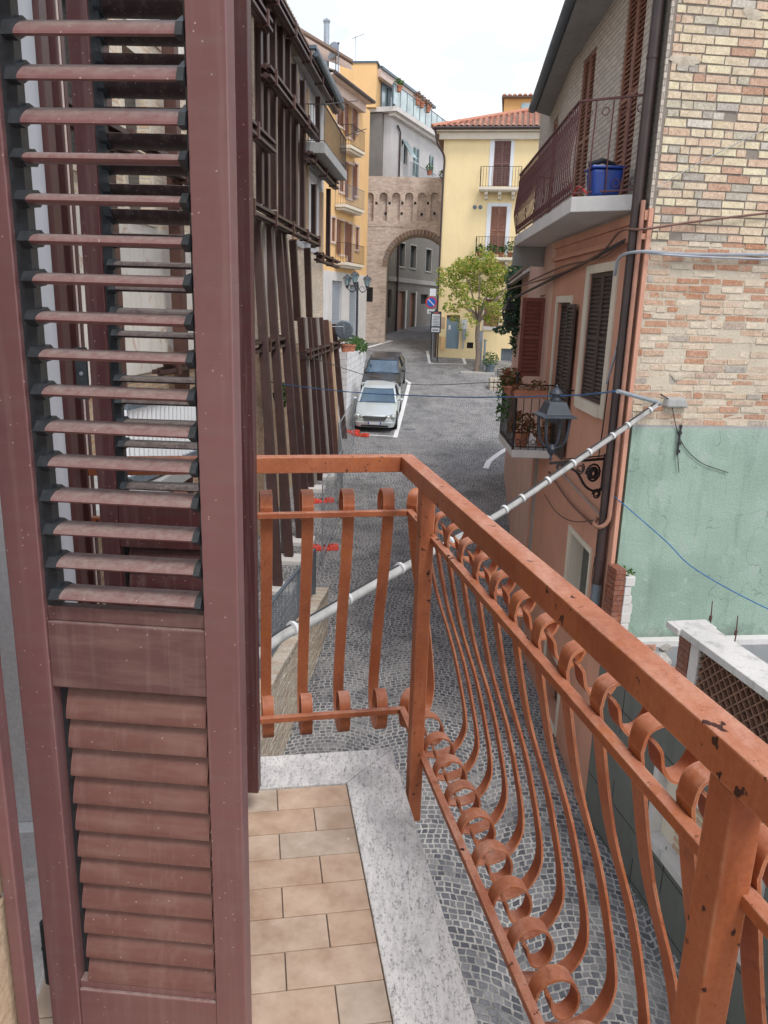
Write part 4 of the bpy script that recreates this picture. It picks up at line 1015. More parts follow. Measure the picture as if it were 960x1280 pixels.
def bracket(root, wall, tip, drop, mt):
    wall, tip = Vector(wall), Vector(tip); d = tip-wall; L_ = d.length; d.normalize(); up = Vector((0, 0, 1))
    P = lambda x, z: wall+d*(x*L_)+up*z
    B = MB(); B.bar(P(0, 0), P(1.0, 0), .03, .03, up); B.bar(P(.05, .04), P(.75, .035), .014, .014, up); B.bar(P(0, .06), P(0, -drop), .05, .02, d)
    B.tube(smooth([P(0, -drop+.05), P(.12, -drop*.98), P(.32, -drop*.80), P(.5, -drop*.35), P(.62, -.09), P(.74, -.03)]), .017, 6)
    c_ = P(.20, -drop*.42); r0 = drop*.30
    B.tube([c_+d*(r0*(1-k*.024)*math.cos(k*.5))+up*(r0*(1-k*.024)*math.sin(k*.5)) for k in range(30)], .014, 6)
    c2 = P(.82, -.065); B.tube([c2+d*(.06*(1-k*.03)*math.cos(k*.5))+up*(.06*(1-k*.03)*math.sin(k*.5)) for k in range(24)], .010, 5)
    c3 = P(.10, -drop-.03); B.tube([c3+d*(.07*(1-k*.03)*math.cos(k*.5))+up*(.07*(1-k*.03)*math.sin(k*.5)) for k in range(24)], .011, 5)
    c4_ = P(.45, -drop*.25); B.tube([c4_+d*(.07*(1-k*.03)*math.cos(k*.5+2))+up*(.07*(1-k*.03)*math.sin(k*.5+2)) for k in range(22)], .010, 5)
    for k in range(6):
        a = k*1.05; B.ball(c_+d*(math.cos(a)*.05)+up*(math.sin(a)*.05), .032, 6)
    B.build('bracket', mt, root)
tip = atz(688, 578, -1.75); lw = Fp.p(.62, 0, -1.76)
lt1 = thing('wall_lantern', lw, 'grey square lantern on a scrolled black bracket near the corner drainpipe', 'street lantern')
bracket(lt1, lw, Vector((tip.x, tip.y, -1.76)), .42, M['wrought'])
lc = Vector((tip.x-.0, tip.y, -1.60)); lantern(lt1, lc, .41, M['lampgrey'])
t2 = at(635, 404, 22.0)
lt2 = thing('wall_lantern', (3.75, 22.0, t2.z), 'black lantern in front of the ivy, farther up the street on the right', 'street lantern')
lantern(lt2, t2, .36, M['lampdark'], False)
B = MB(); B.tube([t2+Vector((0, 0, -.05)), Vector((3.75, 22.0, t2.z-.02))], .018, 6); B.build('bracket', M['wrought'], lt2)

# ================================================================== CONDUIT ACROSS THE STREET
cA = Fe.p(Fe.hit(815, 506)[0], .12, Fe.hit(815, 506)[1]); cB = at(620, 645, 7.6); cC = at(500, 712, 6.4); cD = at(395, 773, 5.5); cE = at(334, 808, 5.0); cF = Vector((-1.35, 3.4, -2.35)); cG = Vector((-1.55, 2.7, -2.5))
cp = smooth([cA, cA.lerp(cB, .5)+Vector((0, 0, -.01)), cB, cC, cD, cE, cF, cG], 10)
cd = thing('cable_conduit', cA, 'long pale conduit with white ties slung diagonally across the street', 'cable conduit')
B = MB(); B.tube(cp, [.022+.020*min(1, i/34) for i in range(len(cp))], 10); B.build('conduit_pipe', M['conduit'], cd)
B = MB(); B.tube([p+Vector((-.010, 0, .036)) for p in cp], .012, 6); B.build('cable', M['cable_black'], cd)
B = MB(); B.tube([p+Vector((.014, 0, .034)) for p in cp], .011, 6); B.build('cable', M['conduit'], cd)
acc = 0; nxt = .12
for i in range(1, len(cp)-6):
    acc += (cp[i]-cp[i-1]).length
    if acc > nxt:
        d = (cp[i]-cp[i-1]).normalized(); B = MB(); B.tube([cp[i]-d*.013+Vector((0, 0, .012)), cp[i]+d*.013+Vector((0, 0, .012))], .038+.018*min(1, i/34), 12); B.build('tie', M['white_tie'], cd); nxt += random.uniform(.26, .34) if nxt < 3.2 else random.uniform(.6, .95)
q1 = at(772, 489, 8.5)
B = MB(); B.tube([q1, cA+Vector((-.02, 0, .05)), cA+Vector((.05, .05, .02))], .024, 8); B.build('steel_arm', M['galv'], cd)

# ================================================================== CABLES
def cable(pts, r, mt, label, n=6, name='cable'):
    B = MB(); B.tube(smooth(pts, n), r, 6); o = B.build(name, mt, None); tag(o, label, 'cable')
def fe(px, py, v=.05): h_ = Fe.hit(px, py); return Fe.p(h_[0], v, h_[1])
def fp(px, py, v=.05): h_ = Fp.hit(px, py); return Fp.p(h_[0], v, h_[1])
cable([at(318, 470, 20), at(340, 478, 19.5), at(437, 490, 17), at(560, 496, 14), at(640, 496, 12), at(720, 494, 10), at(770, 489, 8.55)], .011, M['cable_blue'], 'blue cable crossing the street to the steel arm')
cable([at(318, 424, 20), at(500, 479, 30), at(640, 477, 26)], .012, M['cable_black'], 'thin dark cable crossing high above the parked cars')
cable([fp(768, 612, .1), fe(800, 655, .6), at(870, 712, 8.0), at(962, 762, 7.6), at(1060, 800, 7.4)], .0065, M['cable_blue'], 'thin blue cable sagging in front of the green render')
cable([fp(640, 362, .1), fp(700, 345, .1), fp(760, 318, .12), fp(795, 290, .18), fe(803, 287, .06), fe(870, 277, .05), fe(965, 266, .05), fe(1200, 240, .05)], .014, M['cable_brown'], 'brown cable along the brick gable, upper of two')
cable([fp(790, 345, .2), fp(797, 322, .2), fe(800, 315, .08), fe(850, 318, .06), fe(965, 319, .06), fe(1200, 322, .05)], .017, M['cable_grey'], 'thick grey cable pair along the brick gable')
cable([fe(803, 317, .09), fe(860, 321, .08), fe(965, 325, .08), fe(1200, 330, .08)], .012, M['cable_grey'], 'lower strand of the grey cable pair on the gable')
cable([fe(818, 235, .05), fe(880, 200, .04), fe(958, 160, .04)], .006, M['conduit'], 'thin pale wire rising over the upper brickwork')
cable([fp(650, 372, .1), fp(690, 352, .08), fp(735, 330, .08), fp(795, 302, .14)], .022, M['cable_black'], 'thick black cable under the maroon balcony')
cable([fp(668, 352, .1), fp(715, 333, .12), fp(760, 322, .08), fp(797, 300, .14)], .014, M['cable_brown'], 'slack brown cable under the maroon balcony')
cable([fp(700, 585, .05), fp(725, 612, .05), fp(757, 645, .06)], .014, M['timber'], 'tan wall cable slanting down to the salmon pipe')
cable([fp(690, 590, .05), fp(715, 625, .06), fp(745, 655, .06)], .016, M['cable_brown'], 'twisted brown wall cable below the lantern bracket')
cable([fp(684, 618, .05), fp(700, 640, .06), fp(722, 652, .06), fp(758, 649, .06)], .006, M['cable_black'], 'thin sagging wall wire above the lower window')
cable([fp(776, 470, .14), fp(763, 500, .05), fp(756, 545, .04), fp(752, 572, .04)], .008, M['cable_black'], 'dark wire down the salmon wall to the lantern')
cable([fp(790, 400, .12), fp(785, 440, .14), fp(775, 480, .16)], .014, M['cable_grey'], 'grey cable drop beside the corner drainpipe')
cable([fp(753, 682, .05), fp(745, 710, .04), fp(744, 740, .05)], .005, M['cable_black'], 'short wire beside the foot of the drainpipe')
cable([fe(823, 492, .05), fe(836, 500, .05), fe(848, 508, .08)], .008, M['cable_black'], 'short dark wire between conduit end and anchor')
cable([fe(836, 500, .05), fe(848, 548, .04), fe(872, 576, .04), fe(908, 590, .04)], .005, M['cable_black'], 'thin wire curling over the green render')

# ================================================================== SHORED HOUSE (left)
Fl1 = Fc((-2.1, 30), 4.1, 1)
sh_ = thing('house', Fl1.p(-8, -.5, -6.2), 'old patched brick house on the left behind brown steel shoring', 'house')
WV = -.42
hol = [(-20.6, -19.0, 1.6, 3.6), (-18.2, -17.2, 1.2, 3.4), (-16.4, -15.5, -1.0, .9), (-14.2, -13.4, 2.2, 3.8), (-9.9, -9.2, -2.9, -1.2), (-8.0, -7.2, 2.6, 4.2)]
B = MB(); Fl1.wall(B, -22, -.0, -1.2, 6.7, holes=hol[:4]+hol[5:], depth=.25, thick=.5, v=WV); B.build('upper_wall', M['brick_left'], sh_)
B = MB(); Fl1.wall(B, -22, .0, -8.0, -1.2, holes=[hol[4], (-12.9, -11.9, -8, -3.9)], depth=.3, thick=.5, v=WV-.01); B.build('lower_wall', M['brick_left_low'], sh_)
for h_ in hol:
    B = MB(); u0, u1, z0, z1 = h_; Fl1.box(B, u0-.1, u0, WV, WV+.03, z0-.1, z1+.1); Fl1.box(B, u1, u1+.1, WV, WV+.03, z0-.1, z1+.1); Fl1.box(B, u0, u1, WV, WV+.03, z1, z1+.1); Fl1.box(B, u0, u1, WV, WV+.06, z0-.1, z0)
    wn = B.build('window', M['cream_trim'], sh_)
    B = MB(); Fl1.box(B, u0, u1, WV-.24, WV-.2, z0, z1); B.build('pane', M['glass_dark'], wn)
B = MB(); Fl1.box(B, -12.9, -11.9, WV-.3, WV-.25, -8, -3.9); B.build('door', M['sh_dark'], sh_)
B = MB(); B.hexa([Fl1.p(-22, -.55, -8), Fl1.p(0, -.95, -8), Fl1.p(0, -7, -8), Fl1.p(-22, -7, -8), Fl1.p(-22, -.95, 6.6), Fl1.p(0, -.95, 6.6), Fl1.p(0, -7, 6.6), Fl1.p(-22, -7, 6.6)]); B.build('core', M['brick_left'], sh_)
# eaves + tiles
B = MB(); Fl1.box(B, -22, -6.0, -.9, .05, 6.66, 6.76); B.build('eaves_board', M['timber'], sh_)
def tile_roof(fc, u0, u1, v_e, z_e, run, rise, sp, mt, par, name='roof', nt_=6):
    B = MB(); n = int((u1-u0)/sp); L_ = math.hypot(run, rise)
    Fv = lambda u, s: fc.p(u, v_e-run*s/L_, z_e+rise*s/L_)
    nn = Vector((0, 0, 1))
    for i in range(n+1):
        u = u0+(i+.5)*(u1-u0)/(n+1); tl = L_/nt_
        for k in range(nt_):
            a = Fv(u, k*tl)+nn*(.015+random.uniform(-.004, .004)); b = Fv(u, (k+1)*tl+.03)+nn*.0; r = sp*.42
            base = len(B.v)
            for q, rr in ((a, r), (b, r*.8)):
                for j in range(6):
                    an = math.pi*j/5; B.v.append(q+fc.t*(math.cos(an)*rr)+nn*(math.sin(an)*rr*.75))
            for j in range(5): B.f.append((base+j, base+j+1, base+7+j, base+6+j)); B.sm.append(True)
            B.f.append(tuple(base+j for j in range(6))); B.sm.append(False)
    o = B.build(name, mt, par)
    B = MB(); B.quad(Fv(u0, 0), Fv(u1, 0), Fv(u1, L_), Fv(u0, L_)); B.quad(Fv(u0, 0)-nn*.08, Fv(u1, 0)-nn*.08, Fv(u1, L_)-nn*.08, Fv(u0, L_)-nn*.08); B.build('roof_deck', mt, par)
    return o
tile_roof(Fl1, -22, -5.8, .12, 6.80, 3.5, 1.2, .22, M['rooftile_old'], sh_, nt_=5)
# last bay: pale panels, door, balcony, grey gutter
lb = thing('house', Fl1.p(-3, -.6, -5), 'narrow pale house with concrete balcony at the end of the shoring', 'house')
B = MB(); Fl1.box(B, -5.7, -.02, -3.0, WV+.02, 6.2, 6.7); B.build('frieze', M['greyhouse'], lb)
B = MB(); Fl1.box(B, -5.6, -.6, WV, WV+.04, 1.7, 6.2); B.build('pale_wall', M['greyhouse'], lb)
B = MB()
for k in range(2): Fl1.box(B, -4.6+k*1.3, -3.4+k*1.3, WV+.04, WV+.07, 5.0, 6.15); Fl1.box(B, -4.6+k*1.3, -3.4+k*1.3, WV+.04, WV+.07, 1.9, 4.1)
B.build('door_panel', M['signwhite'], lb)
ga, gb = Fl1.p(-6.1, .28, 6.72), Fl1.p(-.5, .28, 6.6)
B = MB(); B.tube([ga, gb], .09, 8); B.build('gutter', M['gutter'], lb)
B = MB(); Fl1.box(B, -6.1, -.5, -1.5, .25, 6.68, 6.80); B.build('eaves', M['greyhouse'], lb)
B = MB(); Fl1.box(B, -6.2, -.4, -3, .3, 6.81, 6.90); B.build('roof', M['gutter'], lb)
z_b = 4.5
B = MB(); Fl1.box(B, -5.9, -.9, WV, .52, z_b-.29, z_b); slb = B.build('balcony_slab', M['concrete'], lb, bevel=.01)
rail_run(slb, Fl1.p(-5.85, .48, 0), Fl1.p(-.95, .48, 0), z_b, z_b+1.0, .13, M['wrought'], 0, (1, 0), wav=False, r=.008)
rail_run(slb, Fl1.p(-5.85, WV, 0), Fl1.p(-5.85, .48, 0), z_b, z_b+1.0, .13, M['wrought'], 0, (1, 0), wav=False, r=.008)
B = MB(); B.tube([Fl1.p(-5.85, .48, z_b+1.0), at(447, 126, 30)], .015, 5); B.tube([at(431, 170, 29), at(458, 161, 31)], .015, 5); B.build('rod', M['wrought'], slb)
# steel shoring
ss = thing('steel_shoring', Fl1.p(-8, .2, -6.1), 'brown steel beams and walers propping the old house on the left', 'shoring')
def waler(p0, p1, lab=None, ext=0, D=.24):
    (u0, z0), (u1, z1) = Fl1.hit(*p0), Fl1.hit(*p1); z = (z0+z1)/2; u0 -= ext
    B = MB()
    for dz in (-.11, .07): Fl1.box(B, u0, u1, -.02, .20, z+dz, z+dz+.06); Fl1.box(B, u0, u1, .06, .10, z+dz-.03, z+dz+.09)
    w_ = B.build('waler', M['steel'], ss)
    u = u0+.5
    while u < u1: B = MB(); Fl1.box(B, u, u+.09, -.03, .23, z-.15, z+.17); B.build('clamp_plate', M['steel_red'], w_); u += 2.1
waler((327, 85), (390, 172), ext=0); waler((352, 28), (417, 136), ext=4); waler((314, 260), (393, 305), ext=9.5)
waler((382, 196), (417, 232)); waler((393, 320), (419, 332)); waler((316, 430), (360, 428), ext=6); waler((376, 436), (426, 434)); waler((316, 165), (335, 188), ext=3); waler((312, 5), (330, 35), ext=4)
for px, pt, pb, w_ in ((324, 0, 255, .2), (332, 0, 262, .22), (341, 0, 262, .12), (359, 50, 282, .12), (351, 20, 275, .2), (367, 80, 290, .2), (377, 100, 295, .2), (391, 230, 310, .2), (409, 235, 322, .16), (396, 120, 210, .14)):
    u, z1 = Fl1.hit(px, pt, -.14); u, z0 = Fl1.hit(px, pb, -.14); z1 = min(z1, 6.5)
    B = MB(); Fl1.box(B, u-w_/2, u+w_/2, -.19, -.16, z0, z1); Fl1.box(B, u-w_/2, u+w_/2, -.07, -.04, z0, z1); Fl1.box(B, u-.02, u+.02, -.16, -.07, z0, z1); B.build('vertical_beam', M['steel'], ss)
for u in (-19.6, -17.0, -14.6):
    B = MB(); Fl1.box(B, u-.1, u+.1, -.22, -.03, -3.5, 6.4); B.build('vertical_beam', M['steel_red'], ss)
for px, pt, pb, w_ in ((336, 0, 265, .16), (355, 60, 282, .2), (371, 90, 300, .2), (384, 110, 300, .14), (402, 240, 318, .2)):
    u, z1 = Fl1.hit(px, pt, -.3); u, z0 = Fl1.hit(px, pb, -.3); z1 = min(z1, 6.3)
    B = MB(); Fl1.box(B, u-w_/2, u+w_/2, -.38, -.26, z0, z1); B.build('timber_post', M['timber_pale'], ss)
for tx, ty, fx, fy, mt in ((320, 270, 348, 736, 'steel'), (329, 275, 337, 740, 'timber'), (334, 278, 362, 700, 'steel'), (340, 280, 355, 690, 'timber'), (347, 285, 376, 676, 'steel'), (352, 285, 385, 660, 'steel'), (366, 300, 372, 400, 'steel'), (384, 310, 387, 400, 'steel')):
    if fy == 400: a = Fl1.p(*[(lambda h: (h[0], -.12, h[1]))(Fl1.hit(tx, ty, -.12))][0]); b = Fl1.p(*[(lambda h: (h[0], -.12, h[1]))(Fl1.hit(fx, fy, -.12))][0])
    else: a = Fl1.p(*[(lambda h: (h[0], -.12, h[1]))(Fl1.hit(tx, ty, -.12))][0]); b = G(fx, fy)
    B = MB(); B.bar(a, b, .17, .19 if mt == 'steel' else .10, Fl1.n); B.build('raking_beam' if mt == 'steel' else 'timber_post', M[mt], ss)
for tx, ty, fx, fy, mt in ((376, 397, 389, 612, 'steel'), (381, 397, 394, 608, 'timber'), (385, 397, 400, 600, 'steel'), (391, 397, 407, 594, 'steel'), (396, 397, 411, 588, 'timber'), (400, 397, 415, 582, 'steel'), (407, 400, 420, 570, 'steel_red'), (412, 402, 424, 560, 'timber_pale'), (417, 405, 431, 548, 'steel')):
    h_ = Fl1.hit(tx, ty, .0); a = Fl1.p(h_[0], .0, h_[1]); b = G(fx, fy)
    B = MB(); B.bar(a, b, .19, .19 if 'steel' in mt else .11, Fl1.n); B.build('raking_beam' if 'steel' in mt else 'timber_post', M[mt], ss)
for fx, fy in ((348, 738), (362, 701), (376, 678), (392, 612), (405, 597)):
    q = G(fx, fy); B = MB(); B.box(q.x-.3, q.x+.35, q.y-.3, q.y+.3, q.z-.2, q.z+.10); B.build('footing', M['concrete_light'], ss, bevel=.02)
# house number plate
u, z = Fl1.hit(378, 538, WV)
np_ = thing('number_plate', Fl1.p(u, WV, z-.15), 'small white house number 14 on the shored brick wall', 'house number')
B = MB(); Fl1.box(B, u-.17, u+.17, WV+.0, WV+.02, z-.13, z+.13); B.build('plate', M['signwhite'], np_, bevel=.004)
def text_obj(s, size, mt, par, loc, rotm, name='lettering'):
    cu = bpy.data.curves.new(name, 'FONT'); cu.body = s; cu.size = size; cu.extrude = .002; cu.align_x = 'CENTER'; cu.align_y = 'CENTER'
    o = bpy.data.objects.new(name, cu); COL.objects.link(o); me = bpy.data.meshes.new_from_object(o); bpy.data.objects.remove(o)
    me.transform(Matrix.Translation(Vector(loc)-rootloc(par)) @ rotm); me.materials.append(mt)
    o = bpy.data.objects.new(name, me); COL.objects.link(o); o.parent = par; return o
def rot_face(right, normal):
    right = Vector(right).normalized(); normal = Vector(normal).normalized(); up = normal.cross(right)
    return Matrix(((right.x, up.x, normal.x, 0), (right.y, up.y, normal.y, 0), (right.z, up.z, normal.z, 0), (0, 0, 0, 1)))
text_obj('14', .2, M['signblue'], np_, Fl1.p(u, WV+.022, z), rot_face(Fl1.t, Fl1.n))

# small tuft on the wall
def foliage(name, mt, par, blobs, n, size, label=None, cat=None, seed=1, flat=.0):
    rd = random.Random(seed); B = MB()
    tot = sum(b[1][0]*b[1][1]*b[1][2] for b in blobs)
    for c, r in blobs:
        k = max(4, int(n*r[0]*r[1]*r[2]/tot))
        for _ in range(k):
            while True:
                d = Vector((rd.uniform(-1, 1), rd.uniform(-1, 1), rd.uniform(-1, 1)))
                if .15 < d.length < 1: break
            if rd.random() < .5: d = d.normalized()*rd.uniform(.75, 1.08)
            p = Vector(c)+Vector((d.x*r[0], d.y*r[1], d.z*r[2])); s_ = size*rd.uniform(.6, 1.3)
            a = Vector((rd.gauss(0, 1), rd.gauss(0, 1), rd.gauss(0, .7))).normalized(); b = a.cross(Vector((rd.gauss(0, 1), rd.gauss(0, 1), rd.gauss(0, 1)))).normalized()
            B.quad(p-a*s_, p-b*s_*.45, p+a*s_, p+b*s_*.45)
    return B.build(name, mt, par)
q = Fl1.p(*[(lambda h: (h[0], -.1, h[1]))(Fl1.hit(351, 494, -.1))][0])
o = foliage('wall_plant', M['leaf_green'], None, [(q, (.18, .3, .35))], 260, .07, seed=4); tag(o, 'small green weed growing out of the shored brick wall', 'plant')
# terrace railing seen through the slats
tr = thing('picket_fence', Vector((-3.1, 9.6, -2.3)), 'white picket railing glimpsed through the shutter slats', 'railing')
tz0, tz1 = -2.0, -1.25
B = MB(); B.bar((-3.05, 9.0, -2.1), (-2.35, 12.8, -2.1), .1, .12); B.bar((-3.05, 9.0, -1.22), (-2.35, 12.8, -1.22), .08, .06); B.build('rail', M['galv_dark'], tr)
ps = None
for i in range(34):
    p = Vector((-3.05, 9.0, 0)).lerp(Vector((-2.35, 12.8, 0)), i/33)
    if ps is None: B = MB(); B.box(p.x-.02, p.x+.02, p.y-.02, p.y+.02, -2.04, -1.25); ps = B.build('picket', M['signwhite'], tr); p0 = p
    else: c = ps.copy(); COL.objects.link(c); c.parent = tr; c.location = p-p0
B = MB(); Fl1.box(B, -22, -16.6, -.4, .75, -2.4, -2.2); B.build('terrace_slab', M['concrete'], sh_)
for z0_, z1_ in ((-1.1, 1.1), (3.75, 6.5)):
    B = MB(); Fl1.box(B, -22, -14.4, WV+.002, WV+.025, z0_, z1_); B.build('plaster_band', M['white_plaster'], sh_)

# ================================================================== LOW BRICK WALL + FENCE (left, near)
wa = Vector((-1.50, 8.6, 0)); wb = Vector((-.98, 14.9, 0)); ang = math.degrees(math.atan2(wb.x-wa.x, wb.y-wa.y)); Fw = Fc((wa.x, wa.y), ang, 1)
Lw = (wb-wa).length-.75
rw = thing('brick_wall', Fw.p(2, -.2, -6.5), 'low pale brick wall with coping beside the passage on the left', 'wall')
topz = lambda u: -4.80-.085*max(u, -1)
B = MB(); random.seed(21)
for i in range(-40, int(Lw/.25)+1):
    pass
B.hexa([Fw.p(-4, -.36, -8), Fw.p(Lw, -.36, -8), Fw.p(Lw, -.01, -8), Fw.p(-4, -.01, -8), Fw.p(-4, -.36, topz(-1)-.07), Fw.p(Lw, -.36, topz(Lw)-.07), Fw.p(Lw, -.01, topz(Lw)-.07), Fw.p(-4, -.01, topz(-1)-.07)])
B.build('mortar_bed', M['mortar'], rw)
B = MB(); z = -7.4; r = 0
while z < -4.9:
    u = -4+(.0 if r % 2 else .13)
    while u < Lw:
        L_ = .25; 
        if z+.06 < topz(u+.12)-.075: brick(Fw, max(-4, u), min(Lw, u+L_)-.012, z, z+.055, random.uniform(0, .01), .002)
        u += L_+.004
    z += .068; r += 1
B.build('brickwork', M['bricks_wall'], rw)
B = MB(); u = -4
while u < Lw-.1:
    zt = topz(u+.06); j = random.uniform(-.010, .010)
    B.hexa([Fw.p(u+.005, -.30+j, zt-.068), Fw.p(u+.115, -.30+j, zt-.07), Fw.p(u+.115, .03+j, zt-.07), Fw.p(u+.005, .03+j, zt-.068), Fw.p(u+.005, -.30+j, zt), Fw.p(u+.115, -.30+j, zt-.004), Fw.p(u+.115, .03+j, zt-.004), Fw.p(u+.005, .03+j, zt)]); u += .12
B.build('coping_bricks', M['bricks_wall'], rw)
ff = thing('metal_fence', Fw.p(2, -.25, -5.2), 'dark metal picket fence on top of the low brick wall', 'fence')
Lf = 5.0
ft = lambda u: topz(u)+.88
B = MB(); B.bar(Fw.p(-3, -.17, ft(-1)), Fw.p(-1, -.17, ft(-1)), .05, .03, (0, 0, 1)); B.bar(Fw.p(-1, -.17, ft(-1)), Fw.p(Lf, -.17, ft(Lf)), .05, .03, (0, 0, 1)); B.build('top_rail', M['galv_dark'], ff)
B = MB(); B.bar(Fw.p(-1, -.17, ft(-1)-.76), Fw.p(Lf, -.17, ft(Lf)-.76), .03, .03, (0, 0, 1)); B.build('bottom_rail', M['galv_dark'], ff)
ps = None
for i in range(60):
    u = -1+i*.1; p = Fw.p(u, -.17, ft(u))
    if u > Lf: break
    if ps is None: B = MB(); B.bar(p, p-Vector((0, 0, .84)), .020, .010, Fw.n); ps = B.build('picket', M['galv_dark'], ff); p0 = p
    else: c = ps.copy(); COL.objects.link(c); c.parent = ff; c.location = p-p0
for u in (.9, 3.6, Lf):
    B = MB(); p = Fw.p(u, -.17, ft(u)); B.bar(p, p-Vector((0, 0, .9)), .07, .05, Fw.n); B.build('post', M['galv_dark'], ff)
B = MB(); B.quad(Fw.p(Lf-1.0, -.16, ft(Lf-1)-.03), Fw.p(Lf, -.16, ft(Lf)-.03), Fw.p(Lf, -.16, ft(Lf)-.76), Fw.p(Lf-1.0, -.26, ft(Lf-1)-.76)); 
B.hexa([Fw.p(Lf-1.0, -.162, ft(Lf-1)-.76), Fw.p(Lf, -.162, ft(Lf)-.76), Fw.p(Lf, -.145, ft(Lf)-.76), Fw.p(Lf-1.0, -.145, ft(Lf-1)-.76), Fw.p(Lf-1.0, -.162, ft(Lf-1)-.03), Fw.p(Lf, -.162, ft(Lf)-.03), Fw.p(Lf, -.145, ft(Lf)-.03), Fw.p(Lf-1.0, -.145, ft(Lf-1)-.03)])
B.build('end_panel', M['galv_dark'], ff)

# construction fence with red feet
def site_fence(a, b, h_, label):
    a, b = Vector(a), Vector(b); a.z = gz(a.y)+.1; b.z = gz(b.y)+.1; up = Vector((0, 0, h_))
    o = thing('site_fence', (a+b)/2-Vector((0, 0, .1)), label, 'site fence', 'wire site fence panels along the shoring')
    B = MB(); B.tube([a, a+up, b+up, b], .02, 6); B.tube([a+Vector((0, 0, .15)), b+Vector((0, 0, .15))], .018, 6); B.build('frame', M['galv'], o)
    B = MB(); n = 13
    for i in range(1, n): p = a.lerp(b, i/n); B.tube([p+Vector((0, 0, .15)), p+up], .0035, 4, False)
    for i in range(1, 5): B.tube([a+up*(i/5), b+up*(i/5)], .0035, 4, False)
    B.build('wire_mesh', M['galv'], o)
    return o
sf = [G(396, 700), G(404, 640), G(414, 592), G(447, 556)]
site_fence((G(402, 690).x+.1, 17.6, 0), (G(402, 690).x+.32, 21.0, 0), 1.9, 'nearest wire fence panel in front of the shoring')
site_fence((G(402, 690).x+.36, 21.1, 0), (G(414, 600).x+.25, 24.4, 0), 1.9, 'middle wire fence panel in front of the shoring')
site_fence((G(414, 600).x+.30, 24.5, 0), (G(445, 556).x-.05, 27.9, 0), 1.9, 'farthest wire fence panel, close to the silver car')
def foot(px, py, label, rz):
    q = G(px, py); o = thing('fence_foot', q, label, 'fence foot', 'red plastic feet of the wire fence'); o.rotation_euler = (0, 0, 0)
    B = MB(); c, s = math.cos(rz), math.sin(rz); ax = Vector((c, s, 0)); ay = Vector((-s, c, 0))
    for t0, t1, hh in ((-.36, -.12, .13), (-.12, .12, .09), (.12, .36, .13)):
        B.hexa([q+ax*t0-ay*.12, q+ax*t1-ay*.12, q+ax*t1+ay*.12, q+ax*t0+ay*.12, q+ax*t0-ay*.09+Vector((0, 0, hh)), q+ax*t1-ay*.09+Vector((0, 0, hh)), q+ax*t1+ay*.09+Vector((0, 0, hh)), q+ax*t0+ay*.09+Vector((0, 0, hh))])
    B.build('block', M['red_block'], o, bevel=.015)
    B = MB()
    for t0 in (-.2, 0, .2): B.lathe(q+ax*t0+Vector((0, 0, .09)), [(.03, 0), (.03, .045)], 8)
    B.build('socket', M['steel_red'], o)
foot(405, 687, 'red fence foot nearest the low brick wall', R(12)); foot(402, 628, 'red fence foot beside the raking beams', R(20)); foot(438, 541, 'red fence foot under the near corner of the silver car', R(-15)); foot(450, 545, 'red fence foot just in front of the silver car', R(-25))

# ================================================================== WHITE WALL beside the cars, mirror, pots
ww = thing('white_wall', Vector((-1.4, 34, -5)), 'white block wall behind the parked cars on the left', 'wall')
Fwh = Fc((-1.62, 30.6), 4.0, 1)
B = MB(); B.hexa([Fwh.p(0, -.3, -6), Fwh.p(7.4, -.3, -6), Fwh.p(7.4, 0, -6), Fwh.p(0, 0, -6), Fwh.p(0, -.3, -1.75), Fwh.p(7.4, -.3, -2.05), Fwh.p(7.4, 0, -2.05), Fwh.p(0, 0, -1.75)]); B.build('blockwork', M['white_wall'], ww)
B = MB(); Fwh.box(B, 0, 7.5, -8.0, -.3, -6, -2.3); B.build('bank', M['cobble'], ww)
def pot(c, r, h_, label, mt='terracotta', leaf='leaf_green', lr=1.3, n=160, ls=.05, seed=1, drop=0):
    c = Vector(c); o = thing('potted_plant', c, label, 'potted plant')
    B = MB(); B.lathe(c, [(r*.68, 0), (r*.92, h_*.8), (r*1.05, h_*.8), (r*1.05, h_), (r*.9, h_), (r*.88, h_*.9)], 16); B.build('pot', M[mt], o)
    foliage('foliage', M[leaf], o, [(c+Vector((0, 0, h_+r*lr*.6-drop)), (r*lr, r*lr, r*lr+drop))], n, ls, seed=seed); return o
pot(Fwh.p(.6, -.15, -1.77), .2, .32, 'terracotta pot on the near end of the white wall', n=120, ls=.06, seed=2)
pot(Fwh.p(2.6, -.15, -1.86), .2, .3, 'terracotta pot second along the white wall', n=100, ls=.06, seed=3)
o = foliage('wall_plant', M['leaf_green'], None, [(Fwh.p(4.6, -.1, -1.7), (.35, .8, .35)), (Fwh.p(6.4, -.1, -1.85), (.3, .6, .3))], 420, .08, seed=9); tag(o, 'green trailing plants on the far end of the white wall', 'plant')
mc = at(430, 412, 29.6)
mr = thing('traffic_mirror', (mc.x, 29.6, mc.z-2.4), 'round traffic mirror seen from behind at the end of the shoring', 'traffic mirror')
B = MB(); B.lathe(mc, [(.02, -.06), (.30, -.045), (.345, 0), (.345, .02), (.30, .03)], 24, axis=(-.15, 1, .1)); B.build('mirror_disc', M['galv_dark'], mr)
B = MB(); B.tube([mc+Vector((0, -.08, .2)), mc+Vector((0, -.08, -.15))], .018, 6); B.tube([mc+Vector((0, -.08, .1)), mc+Vector((-.5, -.08, .1))], .018, 6); B.tube([mc+Vector((-.5, -.08, .3)), mc+Vector((-.5, -.08, -2.4))], .03, 8); B.build('bracket', M['galv'], mr)

o = foliage('wall_plant', M['leaf_green'], None, [(Fg.p(-.15, -.12, -3.0), (.12, .12, .07))], 70, .03, seed=99); tag(o, 'tuft of weeds on top of the broken brick pier', 'plant')
